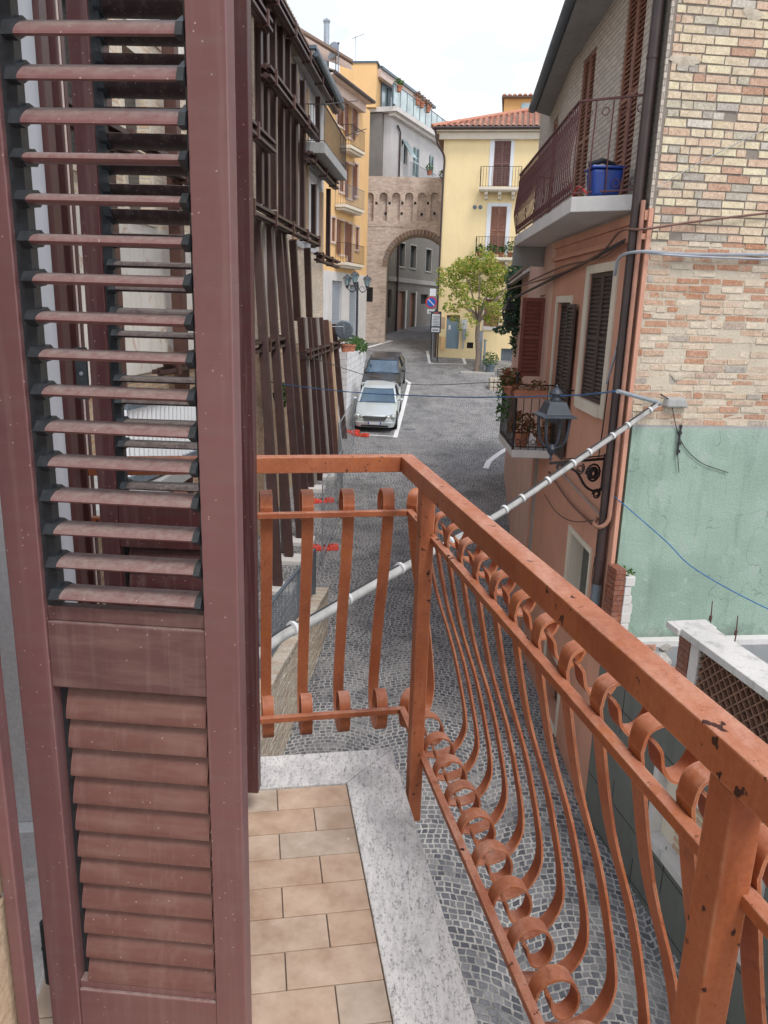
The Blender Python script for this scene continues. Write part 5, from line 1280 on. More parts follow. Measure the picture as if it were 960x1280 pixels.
# ================================================================== AMBER HOUSE (left, L2)
pa = at(411, 388, 41.5); Fa = Fc((pa.x, 41.5), 18, 1)
ah = thing('house', Fa.p(3, -.5, -3), 'amber house with brown shutters and small iron balconies left of the gate', 'house')
def R2(fc, x0, y0, x1, y1, v=0):
    a = fc.hit(x0, y1, v); b = fc.hit(x1, y0, v); c = fc.hit(x0, y0, v); d = fc.hit(x1, y1, v)
    us = ((a[0]+c[0])/2, (b[0]+d[0])/2); return (min(us), max(us), (a[1]+d[1])/2, (b[1]+c[1])/2)
ae = Fa.hit(457, 388)[0]; print('amber width', ae)
wr = [R2(Fa, 421, 118, 430, 158), R2(Fa, 434, 125, 439.5, 172), R2(Fa, 442, 133, 447, 165), R2(Fa, 424, 205, 430, 240), R2(Fa, 434, 205, 439.5, 248), R2(Fa, 442, 205, 447, 245),
      R2(Fa, 414, 272, 419, 302), R2(Fa, 424, 276, 430, 318), R2(Fa, 434, 280, 440, 328), R2(Fa, 444, 284, 448.5, 312)]
gr_ = [R2(Fa, 414, 351, 426, 438), R2(Fa, 435.5, 356, 446, 436)]
wr2 = []
for a in wr: wr2.append((a[0], a[1], a[2], a[3]))
zc = Fa.hit(430, 341)[1]
topA = (Fa.hit(409, 84, .7)[1]+Fa.hit(466, 129, .7)[1])/2-.02
B = MB(); Fa.wall(B, -.2, ae, zc, topA, holes=wr2, depth=.2, thick=.4); B.build('upper_wall', M['amber'], ah)
B = MB(); Fa.wall(B, -.2, ae, -5, zc, holes=gr_, depth=.2, thick=.4, v=.04); B.build('ground_floor_wall', M['concrete_light'], ah)
B = MB(); Fa.box(B, -.2, ae, -9, -.4, -5, topA-.1); B.build('core', M['amber'], ah)
for g4 in gr_:
    B = MB(); Fa.box(B, g4[0], g4[1], -.15, -.1, g4[2], g4[3])
    for k in range(22):
        z = g4[2]+k*(g4[3]-g4[2])/22; Fa.box(B, g4[0], g4[1], -.1, -.085, z, z+.03)
    B.build('roller_door', M['garage'], ah)
for i, a in enumerate(wr2):
    u0, u1, z0, z1 = a; wd = .1
    fr = window(ah, Fa, a, (u0-wd, u1+wd, z0-wd, z1+wd), M['sh_brown'], M['pink_trim'], v=-.06, closed=(i % 3 != 1), pr=.04)
    if i % 3 == 1:
        B = MB(); louvres(B, Fa, u0-.42, u0-.02, z0, z1, .05); louvres(B, Fa, u1+.02, u1+.42, z0, z1, .05); B.build('shutter', M['sh_brown'], fr)
for x0, x1, yf, yt, mt in ((430, 448, 190, 157, 'wrought'), (423.5, 447.5, 263, 232, 'galv_dark'), (423.5, 447.5, 333, 307, 'wrought')):
    a = Fa.hit(x0, yf, .25); b = Fa.hit(x1, yf, .25); u0, u1 = a[0], b[0]; z = a[1]*.5+b[1]*.5
    B = MB(); Fa.box(B, u0, u1, .04, .62, z, z+.14); Fa.box(B, u0+.1, u1-.1, .04, .5, z-.12, z); s_ = B.build('balcony', M['cream_trim'], ah, bevel=.01)
    rail_run(s_, Fa.p(u0+.03, .6, 0), Fa.p(u1-.03, .6, 0), z+.14, z+1.1, .12, M[mt], .04, (Fa.n.x, Fa.n.y), wav=False, r=.009)
    rail_run(s_, Fa.p(u0+.03, .05, 0), Fa.p(u0+.03, .6, 0), z+.14, z+1.1, .12, M[mt], .0, (0, 0), wav=False, r=.009)
# eaves: board + gutter from px (400,62) to (467,130)
ea = Fa.hit(409, 84, .7); eb = Fa.hit(466, 129, .7); ze = (ea[1]+eb[1])/2; print('amber eave', ea, eb)
B = MB(); Fa.box(B, -1.5, eb[0], -.2, .7, ze-.08, ze); Fa.box(B, -1.5, eb[0]-.1, -.1, .35, ze-.5, ze-.085); B.build('cornice', M['pink_trim'], ah)
B = MB(); B.tube([Fa.p(-1.5, .78, ze+.02), Fa.p(eb[0], .78, ze+.02)], .09, 8); B.build('gutter', M['pipe_brown'], ah)
tile_roof(Fa, -1.5, eb[0], .72, ze+.06, 5, 1.7, .26, M['rooftile_old'], ah, nt_=4)
# block above: orange stair block + chimney etc
ob = R2(Fa, 425, 80, 470, 133, -1.0)
pl = at(424, 110, 53.6); Fo = Fc((pl.x, 53.6), 98, 1); u1 = Fo.hit(470, 110)[0]; zt = Fo.hit(447, 79)[1]
B = MB(); Fo.box(B, 0, u1, -2.5, 0, Fo.hit(450, 134)[1], zt); B.build('stair_block', M['amber'], ah)
B = MB(); Fo.box(B, -.05, u1+.1, -2.6, .06, zt, zt+.12); B.build('block_coping', M['gutter'], ah)
rb = at(385, 60, 46); 
B = MB(); B.hexa([at(372, 62, 46), at(441, 88, 46), at(441, 88, 50), at(372, 62, 50), at(360, 25, 46), at(437, 76, 46), at(437, 76, 50), at(360, 25, 50)]); B.build('rear_wall', M['pink_trim'], ah)
B = MB(); B.bar(at(345, 20, 45.5), at(441, 78, 45.5), .6, .12); B.build('rear_roof', M['rooftile_old'], ah)
# chimney flue, dish, antenna
c0 = at(408, 66, 46.2)
ch = thing('chimney_flue', c0, 'shiny metal chimney flue on the roof ridge at upper left', 'chimney')
z1 = at(408, 30, 46.2).z
B = MB(); B.tube([c0-Vector((0, 0, 2.5)), (c0.x, c0.y, z1)], .15, 12); B.build('flue', M['galv'], ch)
B = MB(); B.lathe((c0.x, c0.y, z1), [(.16, 0), (.16, .05), (.2, .1), (.2, .16), (.06, .26)], 12); B.build('cowl', M['galv'], ch)
c1 = at(420, 62, 46); ds = thing('satellite_dish', c1-Vector((0, 0, .8)), 'grey satellite dish beside the metal flue', 'satellite dish')
B = MB(); B.lathe(c1+Vector((-.1, 0, -.1)), [(.05, 0), (.3, .06), (.42, .14), (.44, .15)], 20, axis=(-.6, -.7, .2)); B.build('dish', M['galv'], ds)
B = MB(); B.tube([c1-Vector((0, 0, 1.5)), c1], .03, 6); B.build('mast', M['galv_dark'], ds)
c2 = at(444, 82, 53.9); ztp = at(444, 45, 53.9).z
an = thing('tv_antenna', c2, 'thin television antenna on the orange stair block', 'antenna')
B = MB(); B.tube([c2, (c2.x, c2.y, ztp)], .025, 6); B.build('mast', M['galv'], an)
B = MB(); B.tube([(c2.x-.2, c2.y, ztp-.15), (c2.x+.55, c2.y-.3, ztp+.05)], .015, 5)
for k in range(7): q = Vector((c2.x-.15+k*.11, c2.y-k*.045, ztp-.13+k*.028)); B.tube([q-Vector((.06, .14, 0)), q+Vector((.06, .14, 0))], .009, 4)
B.build('antenna_head', M['galv'], an)
c3 = at(423, 72, 45); B = MB(); B.tube([c3-Vector((0, 0, 1)), at(423, 55, 45)], .03, 6); B.ball(at(423, 54, 45), .07, 8); o = B.build('vent_pipe', M['galv_dark'], None); tag(o, 'thin dark vent pipe right of the metal flue', 'vent pipe')

# ================================================================== L3 pale grey house (behind/over the gate)
p0 = at(483, 388, 54.0); F3 = Fc((p0.x, 54.0), 22, 1)
gh3 = thing('house', F3.p(4, -1, -1.9), 'tall pale grey house with glazed roof terrace rising behind the brick gate', 'house')
zcn = F3.hit(489, 141)[1]; zt_ = 6.9
w3 = [R2(F3, 501.5, 175, 509, 205), R2(F3, 516, 184, 524, 222), R2(F3, 536, 194, 542, 220)]
w3l = [R2(F3, 498.5, 304, 506, 333), R2(F3, 512.5, 307, 520, 335), R2(F3, 532, 312, 539, 339)]
d3 = [R2(F3, 485, 362, 489.5, 397), R2(F3, 494.5, 364, 506, 418), R2(F3, 512, 366, 518.5, 416), R2(F3, 526, 368, 535, 380)]
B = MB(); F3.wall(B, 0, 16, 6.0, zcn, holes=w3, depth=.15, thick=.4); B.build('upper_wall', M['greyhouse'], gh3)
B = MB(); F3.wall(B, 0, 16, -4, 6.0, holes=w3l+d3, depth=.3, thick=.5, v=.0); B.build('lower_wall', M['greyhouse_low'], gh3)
zb = F3.hit(510, 351)[1]
B = MB(); F3.box(B, 0, 16, .0, .10, zb-.15, zb+.15); B.build('string_course', M['concrete'], gh3)
B = MB(); F3.box(B, -.5, 16, -9, -.5, -4, zcn-.05); B.build('core', M['greyhouse_low'], gh3)
for i, a in enumerate(w3l): window(gh3, F3, a, (a[0]-.1, a[1]+.1, a[2]-.1, a[3]+.1), M['sh_dark'], M['concrete'], closed=False)
for i, a in enumerate(w3): window(gh3, F3, a, None, M['glass_pale'], M['signwhite'], v=-.06, closed=(i > 0), back=-.12)
for i, a in enumerate(d3):
    B = MB(); F3.box(B, a[0], a[1], -.28, -.2, a[2], a[3]); B.build('door', M['sh_brown'] if i in (1, 2) else M['dark'], gh3)
for i in (1, 2):
    a = d3[i]; B = MB(); F3.box(B, a[1], a[1]+.22, .0, .06, a[2], a[3]+.1); B.build('door_jamb', M['concrete_light'], gh3)
B = MB(); u = F3.hit(495, 350)[0]; F3_ = F3.p(u, .12, -3); B.tube([F3_, F3.p(u, .12, 6)], .08, 8); u2 = F3.hit(498, 190)[0]; B.tube([F3.p(u2, .1, 7), F3.p(u2, .1, F3.hit(498, 165)[1]), F3.p(u2-.5, .1, F3.hit(498, 165)[1]+.3)], .06, 8); B.build('drainpipe', M['pipe_brown'], gh3)
# awning shutter
a = w3[0]; B = MB(); B.quad(F3.p(a[0], .03, a[3]), F3.p(a[1], .03, a[3]), F3.p(a[1]+.05, .75, a[2]+.35), F3.p(a[0], .75, a[2]+.35)); B.quad(F3.p(a[0], .0, a[3]), F3.p(a[1], .0, a[3]), F3.p(a[1]+.05, .72, a[2]+.35), F3.p(a[0], .72, a[2]+.35)); B.build('awning', M['glass_pale'], gh3)
# left end face
Fl3 = Fc((p0.x, 54.0), 100, 1); ul = Fl3.hit(457, 200)[0]
B = MB(); Fl3.box(B, ul-1, 0, -6, -.0, 4, zcn-.02); B.build('end_wall', M['greyhouse'], gh3)
B = MB(); F3.box(B, -.6, 16, -.3, .55, zcn, zcn+.28); Fl3.box(B, ul-.5, .0, -.3, .5, zcn+.002, zcn+.278); F3.box(B, -.3, 16, -.1, .3, zcn-.2, zcn); B.build('cornice', M['concrete_light'], gh3)
# penthouse
za_, zb_ = zcn+.28, None
q = F3.hit(473, 92, -.6); zf = F3.hit(505, 114, -.6)[1]; print('penthouse', zcn, q, zf, F3.hit(531, 141, -.6))
zf = F3.hit(500, 116, -.8)[1]; us_ = F3.hit(472, 100, -.8)[0]
B = MB(); F3.box(B, us_, 9.3, -.9, -.6, zf, zf+.45); B.build('fascia', M['pink_trim'], gh3)
B = MB(); F3.box(B, us_, 9.8, -3, -.5, zf+.451, zf+.62); B.build('roof', M['gutter'], gh3)
B = MB(); F3.box(B, us_+.1, 9.1, -1.3, -1.2, za_, zf); ph = B.build('glazed_wall', M['glass_pale'], gh3)
for k in range(8): B = MB(); F3.box(B, us_+.2+k*1.15, us_+.2+k*1.15+(.12 if k % 2 else .5), -1.18, -1.1, za_, zf); B.build('mullion', M['gutter'], ph)
B = MB(); F3.box(B, -.9, 13, .38, .40, za_+.1, za_+1.2); pg = B.build('glass_railing', M['glass_pale'], gh3)
B = MB(); F3.box(B, -.9, 13, .36, .42, za_+1.2, za_+1.25)
for k in range(12): F3.box(B, -.9+k*1.2, -.86+k*1.2, .34, .42, za_, za_+1.2)
B.build('railing_frame', M['gutter'], pg)
for i, (px, py) in enumerate(((498, 128), (521, 143), (526, 146), (534, 152))):
    h_ = F3.hit(px, py+3, .45); pot(F3.p(h_[0], .45, za_+1.25-.35), .22, .35, ('rounded plant pot leftmost on the roof-terrace railing', 'reddish plant pot on the roof-terrace railing, second from left', 'larger reddish plant pot on the roof-terrace railing, third from left', 'small pink-flowered pot rightmost on the roof-terrace railing')[i], leaf='leaf_green' if i == 0 else 'leaf_dry', n=90, ls=.10, seed=30+i)
B = MB(); h_ = F3.hit(524, 208, .9); zq = h_[1]; u0 = F3.hit(513, 208, .9)[0]; u1 = F3.hit(546, 208, .9)[0]; F3.box(B, u0, u1, .0, .95, zq-1.2, zq-1.05); s_ = B.build('balcony', M['concrete_light'], gh3)
rail_run(s_, F3.p(u0, .9, 0), F3.p(u1, .9, 0), zq-1.05, zq, .14, M['galv_dark'], 0, (0, 0), wav=False)
pot(F3.p(F3.hit(536, 212, .9)[0], .95, zq-.25), .2, .3, 'plant pot hung on the small balcony of the grey house', n=80, ls=.09, seed=41)
# closing house beyond the arch
B = MB(); 
ch_ = thing('house', (6, 72, -.8), 'dim house closing the street beyond the arch', 'house')
B.box(-4, 16, 72, 80, -2, 9); B.build('wall', M['greyhouse_low'], ch_)
B = MB(); B.box(3.2, 4.1, 71.9, 72, .8, 2.4); B.box(5.2, 6.1, 71.9, 72, -.8, 1.4); B.build('window', M['glass_dark'], ch_)

# ================================================================== BRICK GATE TOWER
pt_ = at(455.5, 300, 49.5); Ft = Fc((pt_.x, 49.5), 91.5, 1)
gt = thing('gate_tower', Ft.p(2.5, -1, -2.4), 'old brick gate tower with wide arch and a row of small blind arches', 'gate tower')
def arched(B, fc, u0, u1, z0, z1, arches, depth, v=0, step=.06):
    us = {u0, u1}
    for uc, r, zs, zb in arches:
        n = max(6, int(2*r/step))
        for k in range(n+1): us.add(max(u0, min(u1, uc-r*math.cos(math.pi*k/n))))
    us = sorted(us)
    def top(u):
        for uc, r, zs, zb in arches:
            if abs(u-uc) <= r+1e-6: return zs+math.sqrt(max(0, r*r-(u-uc)**2)), zb
        return None
    for a, b in zip(us[:-1], us[1:]):
        if b-a < 1e-6: continue
        inside = [x for x in arches if abs((a+b)/2-x[0]) < x[1]]
        if not inside: B.quad(fc.p(a, v, z0), fc.p(b, v, z0), fc.p(b, v, z1), fc.p(a, v, z1)); continue
        uc, r, zs, zb = inside[0]; ta = zs+math.sqrt(max(0, r*r-(a-uc)**2)); tb = zs+math.sqrt(max(0, r*r-(b-uc)**2))
        B.quad(fc.p(a, v, ta), fc.p(b, v, tb), fc.p(b, v, z1), fc.p(a, v, z1))
        B.quad(fc.p(a, v, ta), fc.p(b, v, tb), fc.p(b, v-depth, tb), fc.p(a, v-depth, ta))
        if zb > z0: B.quad(fc.p(a, v, z0), fc.p(b, v, z0), fc.p(b, v, zb), fc.p(a, v, zb)); B.quad(fc.p(a, v, zb), fc.p(b, v, zb), fc.p(b, v-depth, zb), fc.p(a, v-depth, zb))
    for uc, r, zs, zb in arches:
        for e in (uc-r, uc+r): B.quad(fc.p(e, v, zb), fc.p(e, v, zs), fc.p(e, v-depth, zs), fc.p(e, v-depth, zb))
zt = Ft.hit(500, 221)[1]; au = Ft.hit(523, 330)[0]; ar = au-Ft.hit(483.5, 330)[0]; azt = Ft.hit(523, 293)[1]; zm = Ft.hit(500, 284)[1]
print('tower', zt, au, ar, azt, zm)
UR = 7.4
B = MB(); arched(B, Ft, 0, UR, -5, zm, [(au, ar, azt-ar, -5)], 2.2); B.quad(Ft.p(0, 0, -5), Ft.p(0, -2.2, -5), Ft.p(0, -2.2, zm), Ft.p(0, 0, zm)); arched(B, Ft, 0, UR, -5, zm, [(au, ar, azt-ar, -5)], 0, v=-2.2); B.build('lower_wall', M['brick_tower'], gt)
nr = Ft.hit(484, 260)[0]-Ft.hit(479, 260)[0]
nich = [(Ft.hit(x, 260)[0], nr, Ft.hit(x, 246)[1], Ft.hit(x, 276)[1]) for x in (462, 479, 495, 511, 527, 543, 559)]
B = MB(); arched(B, Ft, 0, UR, zm+.002, zt, nich, .28, v=.015, step=.03); B.quad(Ft.p(0, .015, zm), Ft.p(0, -2.2, zm), Ft.p(0, -2.2, zt), Ft.p(0, .015, zt)); B.quad(Ft.p(0, .015, zt), Ft.p(UR, .015, zt), Ft.p(UR, -2.2, zt), Ft.p(0, -2.2, zt)); B.quad(Ft.p(0, -2.2, zm), Ft.p(UR, -2.2, zm), Ft.p(UR, -2.2, zt), Ft.p(0, -2.2, zt)); B.build('upper_wall', M['brick_tower'], gt)
B = MB(); Ft.box(B, .01, UR, -.5, -.225, zm, zt-.1); B.build('niche_back', M['brick_tower'], gt)
for x, y in ((470.5, 254), (487, 254), (503, 254), (519, 254), (535, 254), (482, 267), (502, 267), (527, 268), (543, 267)): u, z = Ft.hit(x, y); B = MB(); Ft.box(B, u-.07, u+.07, .0, .022, z-.08, z+.08); B.build('putlog_hole', M['dark'], gt)
a = R2(Ft, 458, 359, 466, 377); B = MB(); Ft.box(B, a[0], a[1], -.2, .012, a[2], a[3]); wg = B.build('barred_window', M['dark'], gt)
B = MB()
for k in range(4): uu = a[0]+(k+.5)*(a[1]-a[0])/4; B.tube([Ft.p(uu, .03, a[2]), Ft.p(uu, .03, a[3])], .015, 5)
B.build('window_bars', M['wrought'], wg)
B = MB()
n = 30
for k in range(n):
    a0 = math.pi*k/n+.01; a1 = math.pi*(k+1)/n-.01
    B.hexa([Ft.p(au-math.cos(a0)*ar, -.1, azt-ar+math.sin(a0)*ar), Ft.p(au-math.cos(a1)*ar, -.1, azt-ar+math.sin(a1)*ar), Ft.p(au-math.cos(a1)*ar, .03, azt-ar+math.sin(a1)*ar), Ft.p(au-math.cos(a0)*ar, .03, azt-ar+math.sin(a0)*ar)]+
           [Ft.p(au-math.cos(a0)*(ar+.28), -.1, azt-ar+math.sin(a0)*(ar+.28)), Ft.p(au-math.cos(a1)*(ar+.28), -.1, azt-ar+math.sin(a1)*(ar+.28)), Ft.p(au-math.cos(a1)*(ar+.28), .03, azt-ar+math.sin(a1)*(ar+.28)), Ft.p(au-math.cos(a0)*(ar+.28), .03, azt-ar+math.sin(a0)*(ar+.28))])
B.build('arch_ring', m_isle('arch_ring_brick', [(0, (.20, .13, .10)), (.5, (.28, .19, .15)), (1, (.24, .2, .17))]), gt)
o = foliage('wall_plant', M['leaf_green'], None, [(Ft.p(4.75, 0, zt+.1), (.5, .3, .35))], 160, .1, seed=77); tag(o, 'small tuft of weeds on top of the gate tower', 'plant')

# ================================================================== YELLOW HOUSE
py_ = at(545.5, 388, 45.5); Fy = Fc((py_.x, 45.5), 98.5, 1)
yh = thing('house', Fy.p(4, -1, -3), 'pale yellow house with red tiled roof behind the tree', 'house')
def RY(x0, y0, x1, y1, v=0): return R2(Fy, x0, y0, x1, y1, v)
t1 = RY(617, 176, 637.5, 233); t2_ = RY(612.7, 258, 632, 318); bd = RY(557.5, 394, 574, 436); gw_ = RY(605, 374, 624, 408); gw2 = RY(639, 350, 649, 374); ar_ = RY(625.5, 436, 651, 470); vn = RY(583.5, 428, 591.5, 435.5)
zte = Fy.hit(600, 166)[1]; UY = 15
B = MB(); Fy.wall(B, 0, UY, -6.5, zte, holes=[t1, t2_, bd, gw_, gw2, vn, ar_], depth=.22, thick=.4); B.build('wall', M['yellow'], yh)
B = MB(); Fy.box(B, .0, UY, -11, -.4, -6.5, zte-.02); B.build('core', M['yellow'], yh)
wd = .42
for r_, o_ in ((t1, RY(611.5, 171.5, 642, 233)), (t2_, RY(607.5, 253.5, 637.5, 318))):
    window(yh, Fy, r_, (o_[0], o_[1], r_[2]-.02, o_[3]), M['sh_plum'] if r_ is t1 else M['sh_brown'], M['signwhite'], v=-.06, sill=False, pitch=.08)
window(yh, Fy, gw_, (gw_[0]-.05, gw_[1]+.05, gw_[2]-.2, gw_[3]+.05), M['sh_brown'], M['concrete_light'], v=-.06); window(yh, Fy, gw2, None, M['sh_brown'], M['sh_brown'], v=-.06)
B = MB(); Fy.box(B, bd[0], bd[1], -.2, -.12, bd[2], bd[3]-.12); dd = B.build('door', M['bluedoor'], yh, bevel=.01); B = MB(); Fy.box(B, bd[0], bd[1], -.2, -.11, bd[3]-.11, bd[3]); B.build('lintel', M['sh_plum'], yh)
B = MB(); Fy.box(B, bd[0]+.12, bd[0]+.24, -.119, -.11, bd[3]-.8, bd[3]-.55); B.build('notice', M['signwhite'], dd)
B = MB(); Fy.box(B, vn[0], vn[1], -.2, -.1, vn[2], vn[3]); vv_ = B.build('cellar_vent', M['dark'], yh)
B = MB(); Fy.box(B, ar_[0], ar_[1], -.2, -.14, ar_[2], ar_[3])
for k in range(5): u = ar_[0]+k*(ar_[1]-ar_[0])/5; Fy.box(B, u, u+.04, -.14, -.11, ar_[2], ar_[3])
B.build('garage_gate', M['galv_dark'], yh)
B = MB()
for x in (593.5, 600.5): u, z = Fy.hit(x, 259); B.lathe(Fy.p(u, 0, z), [(.11, 0), (.11, .03), (.07, .035)], 12, axis=Fy.n)
B.build('round_vent', M['galv_dark'], yh)
def ybal(x0, x1, ytop, ybot, brk):
    a = Fy.hit(x0, ybot, .35); b = Fy.hit(x1, ybot, .35); z = (a[1]+b[1])/2; u0, u1 = a[0], b[0]; hh = Fy.hit((x0+x1)/2, ytop, .7)[1]-z
    B = MB(); Fy.box(B, u0, u1, .0, .75, z-.14, z); Fy.box(B, u0+.05, u1-.05, 0, .68, z-.2, z-.145); s_ = B.build('balcony', M['cream_trim'], yh, bevel=.01)
    for k in range(brk):
        u = u0+.4+k*(u1-u0-.8)/(brk-1); B = MB(); Fy.box(B, u-.09, u+.09, 0, .6, z-.35, z-.2); Fy.box(B, u-.08, u+.08, 0, .3, z-.55, z-.35); B.build('corbel', M['cream_trim'], s_)
    rail_run(s_, Fy.p(u0+.04, .71, 0), Fy.p(u1-.04, .71, 0), z, z+max(.95, hh), .15, M['wrought'], 0, (0, 0), wav=False, r=.011)
    rail_run(s_, Fy.p(u0+.04, .03, 0), Fy.p(u0+.04, .71, 0), z, z+max(.95, hh), .2, M['wrought'], 0, (0, 0), wav=False, r=.011)
    rail_run(s_, Fy.p(u1-.04, .03, 0), Fy.p(u1-.04, .71, 0), z, z+max(.95, hh), .2, M['wrought'], 0, (0, 0), wav=False, r=.011)
    return u0, u1, z
ybal(599, 651.5, 208, 235, 3); b2 = ybal(593.5, 643, 296, 322, 2)
for i, (f_, lf, s_) in enumerate(((.12, 'leaf_green', 1.3), (.42, 'leaf_green', 1.5), (.66, 'leaf_green', 1.0), (.9, 'leaf_green', 1.9))):
    pot(Fy.p(b2[0]+(b2[1]-b2[0])*f_, .5, b2[2]+.01), .16, .26, ('leafy pot leftmost on the lower balcony of the yellow house', 'bushy pot second from left on the lower yellow-house balcony', 'small pot third from left on the lower yellow-house balcony', 'tall leafy pot rightmost on the lower yellow-house balcony')[i], leaf=lf, lr=s_*1.2, n=90, ls=.09, seed=50+i)
# cornice, roof, dormer
B = MB(); Fy.box(B, -.25, UY, .0, .25, zte-.35, zte-.02); Fy.box(B, -.5, UY, -.3, .5, zte, zte+.12); B.build('cornice', M['cream_trim'], yh)
B = MB(); B.tube([Fy.p(-.6, .56, zte+.14), Fy.p(UY, .56, zte+.14)], .09, 8); B.build('gutter', M['pipe_brown'], yh)
zr = Fy.hit(640, 138, -4.5)[1]
def troof():
    B = MB(); sp = .30; run = 5.0; rise = zr-(zte+.15); ze_ = zte+.15; n = int(15.6/sp)
    for i in range(n):
        u = -.55+i*sp; full = min(1, (u+.6)/5.6); nt_ = 9
        k = 0
        while k < nt_*full:
            f0, f1 = k/nt_, min((k+1.15)/nt_, 1); r = .115
            a = Fy.p(u, .6-run*f0, ze_+rise*f0+.03); b = Fy.p(u, .6-run*f1, ze_+rise*f1+.02); base = len(B.v)
            for q, rr in ((a, r), (b, r*.85)):
                for j in range(6): an = math.pi*j/5; B.v.append(q+Fy.t*(math.cos(an)*rr)+Vector((0, 0, math.sin(an)*rr*.9)))
            for j in range(5): B.f.append((base+j, base+j+1, base+7+j, base+6+j)); B.sm.append(True)
            k += 1
    B.build('roof', M['rooftile'], yh)
    B = MB(); B.quad(Fy.p(-.6, .6, ze_), Fy.p(UY, .6, ze_), Fy.p(UY, .6-run, zr), Fy.p(5.0, .6-run, zr)); B.tri(Fy.p(-.6, .6, ze_), Fy.p(5, .6-run, zr), Fy.p(-.6, .6-2*run, ze_)); B.quad(Fy.p(5, .6-run, zr), Fy.p(UY, .6-run, zr), Fy.p(UY, .6-2*run, ze_), Fy.p(-.6, .6-2*run, ze_)); B.build('roof_deck', M['rooftile_old'], yh)
    B = MB(); B.tube([Fy.p(-.6, .6, ze_+.06), Fy.p(5, .6-run, zr+.08)], .12, 8); B.tube([Fy.p(5, .6-run, zr+.08), Fy.p(UY, .6-run, zr+.08)], .12, 8); B.build('ridge_tiles', M['rooftile'], yh)
troof()
dl = RY(630, 123, 700, 142, -5.0)
B = MB(); Fy.box(B, dl[0], dl[0]+7, -8, -5, zr-1.5, dl[3]); B.build('dormer_wall', M['orange_render'], yh)
B = MB(); Fy.box(B, dl[0]-.15, dl[0]+7.1, -8.2, -4.8, dl[3], dl[3]+.1); B.build('dormer_roof', M['rooftile_old'], yh)
tile_roof(Fy, dl[0]-.15, dl[0]+7, -4.75, dl[3]+.1, 1.5, .3, .3, M['rooftile'], yh, name='dormer_tiles', nt_=2)
u, z = Fy.hit(660, 137, -5); B = MB(); Fy.box(B, u-.4, u+1.0, -5.0, -4.97, z-.25, z+.35); B.build('dormer_window', M['glass_pale'], yh)
B = MB(); B.tube(smooth([Fy.p(-.45, .5, zte+.1), Fy.p(-.3, .4, zte-.6), Fy.p(.06, .10, zte-1.2), Fy.p(.06, .10, zte-2.2)], 4)+[Fy.p(.06, .10, -3)], .055, 8); uu = Fy.hit(689, 160)[0]; B.tube([Fy.p(uu, .5, zte), Fy.p(uu-.1, .1, zte-.7), Fy.p(uu-.1, .1, zte-6)], .05, 8); B.build('drainpipe', M['pipe_brown'], yh)
for x0, y0, x1, y1, mt in ((549.3, 396, 556, 412, 'timber_pale'), (549, 411, 557, 421, 'yellow'), (551, 421, 556.5, 437, 'amber'), (577, 399, 584, 411, 'signwhite'), (578, 411, 583, 424, 'galv')):
    a = RY(x0, y0, x1, y1, .1); B = MB(); Fy.box(B, a[0], a[1], .002, .2, a[2], a[3]); o = B.build('utility_box', M[mt], yh, bevel=.01)
B = MB(); a = RY(579.5, 424, 581, 436); B.tube([Fy.p(a[0], .08, a[2]), Fy.p(a[0], .08, a[3])], .04, 6); B.build('meter_pipe', M['galv'], yh)
# free-standing grey cabinet
qc = G(598, 446)
# ================================================================== SIGNS at the yellow corner
sq = G(540, 440); sq = Vector((at(540, 440, 44.6).x, 44.6, gz(44.6)))
sp_ = thing('no_parking_sign', sq, 'round blue and red no-parking sign with white plates at the yellow corner', 'traffic sign')
zt1 = at(541, 361, 44.6).z
B = MB(); B.tube([sq, (sq.x, sq.y, zt1)], .035, 8); B.build('pole', M['galv'], sp_)
cz = at(539, 378, 44.6)
def disc(r, y, mt, nm):
    B = MB(); B.lathe((cz.x, y, cz.z), [(r, 0), (r, .008)], 28, axis=(0, -1, 0)); B.build(nm, mt, sp_)
disc(.315, 44.55, M['signred'], 'sign_disc'); disc(.245, 44.539, M['signblue'], 'sign_face')
B = MB(); d = Vector((.707, 0, -.707)); B.bar(Vector((cz.x, 44.525, cz.z))-d*.245, Vector((cz.x, 44.525, cz.z))+d*.245, .008, .045, (.707, 0, .707)); B.build('sign_bar', M['signwhite'], sp_)
for y0, y1, x0, x1 in ((361, 370, 537, 545), (387, 392, 534, 544)):
    a, b = at(x0, y1, 44.6), at(x1, y0, 44.6); B = MB(); B.box(a.x, b.x, 44.54, 44.56, a.z, b.z); pl_ = B.build('sign_plate', M['signwhite'], sp_, bevel=.004)
    if y0 > 380: B = MB(); B.box(a.x+.06, a.x+.20, 44.532, 44.539, a.z+.06, b.z-.06); B.box(a.x+.24, b.x-.06, 44.532, 44.539, a.z+.09, b.z-.09); B.build('plate_print', M['print_grey'], pl_)
ib = thing('information_board', (at(545, 440, 44.2).x, 44.2, gz(44.2)), 'framed information board with printed notice beside the no-parking sign', 'notice board')
a, b = at(537.5, 416, 44.2), at(552, 389.5, 44.2)
B = MB(); B.box(a.x, b.x, 44.18, 44.24, a.z, b.z); B.build('board_frame', M['lampgrey'], ib, bevel=.01)
B = MB(); B.box(a.x+.07, b.x-.07, 44.165, 44.179, a.z+.36, b.z-.14); nt1 = B.build('notice', M['signwhite'], ib); B = MB(); B.box(a.x+.07, b.x-.07, 44.165, 44.179, a.z+.05, a.z+.29); B.build('notice', M['signwhite'], ib)
B = MB(); B.box(a.x+.16, b.x-.16, 44.168, 44.178, b.z-.11, b.z-.05); B.build('header_print', M['print_red'], ib)
random.seed(2)
for k in range(7):
    z = b.z-.28-k*.085; B = MB(); B.box(a.x+.14, a.x+.14+random.uniform(.25, .36), 44.158, 44.164, z, z+.03); B.build('notice_print', M['print_grey'], nt1)
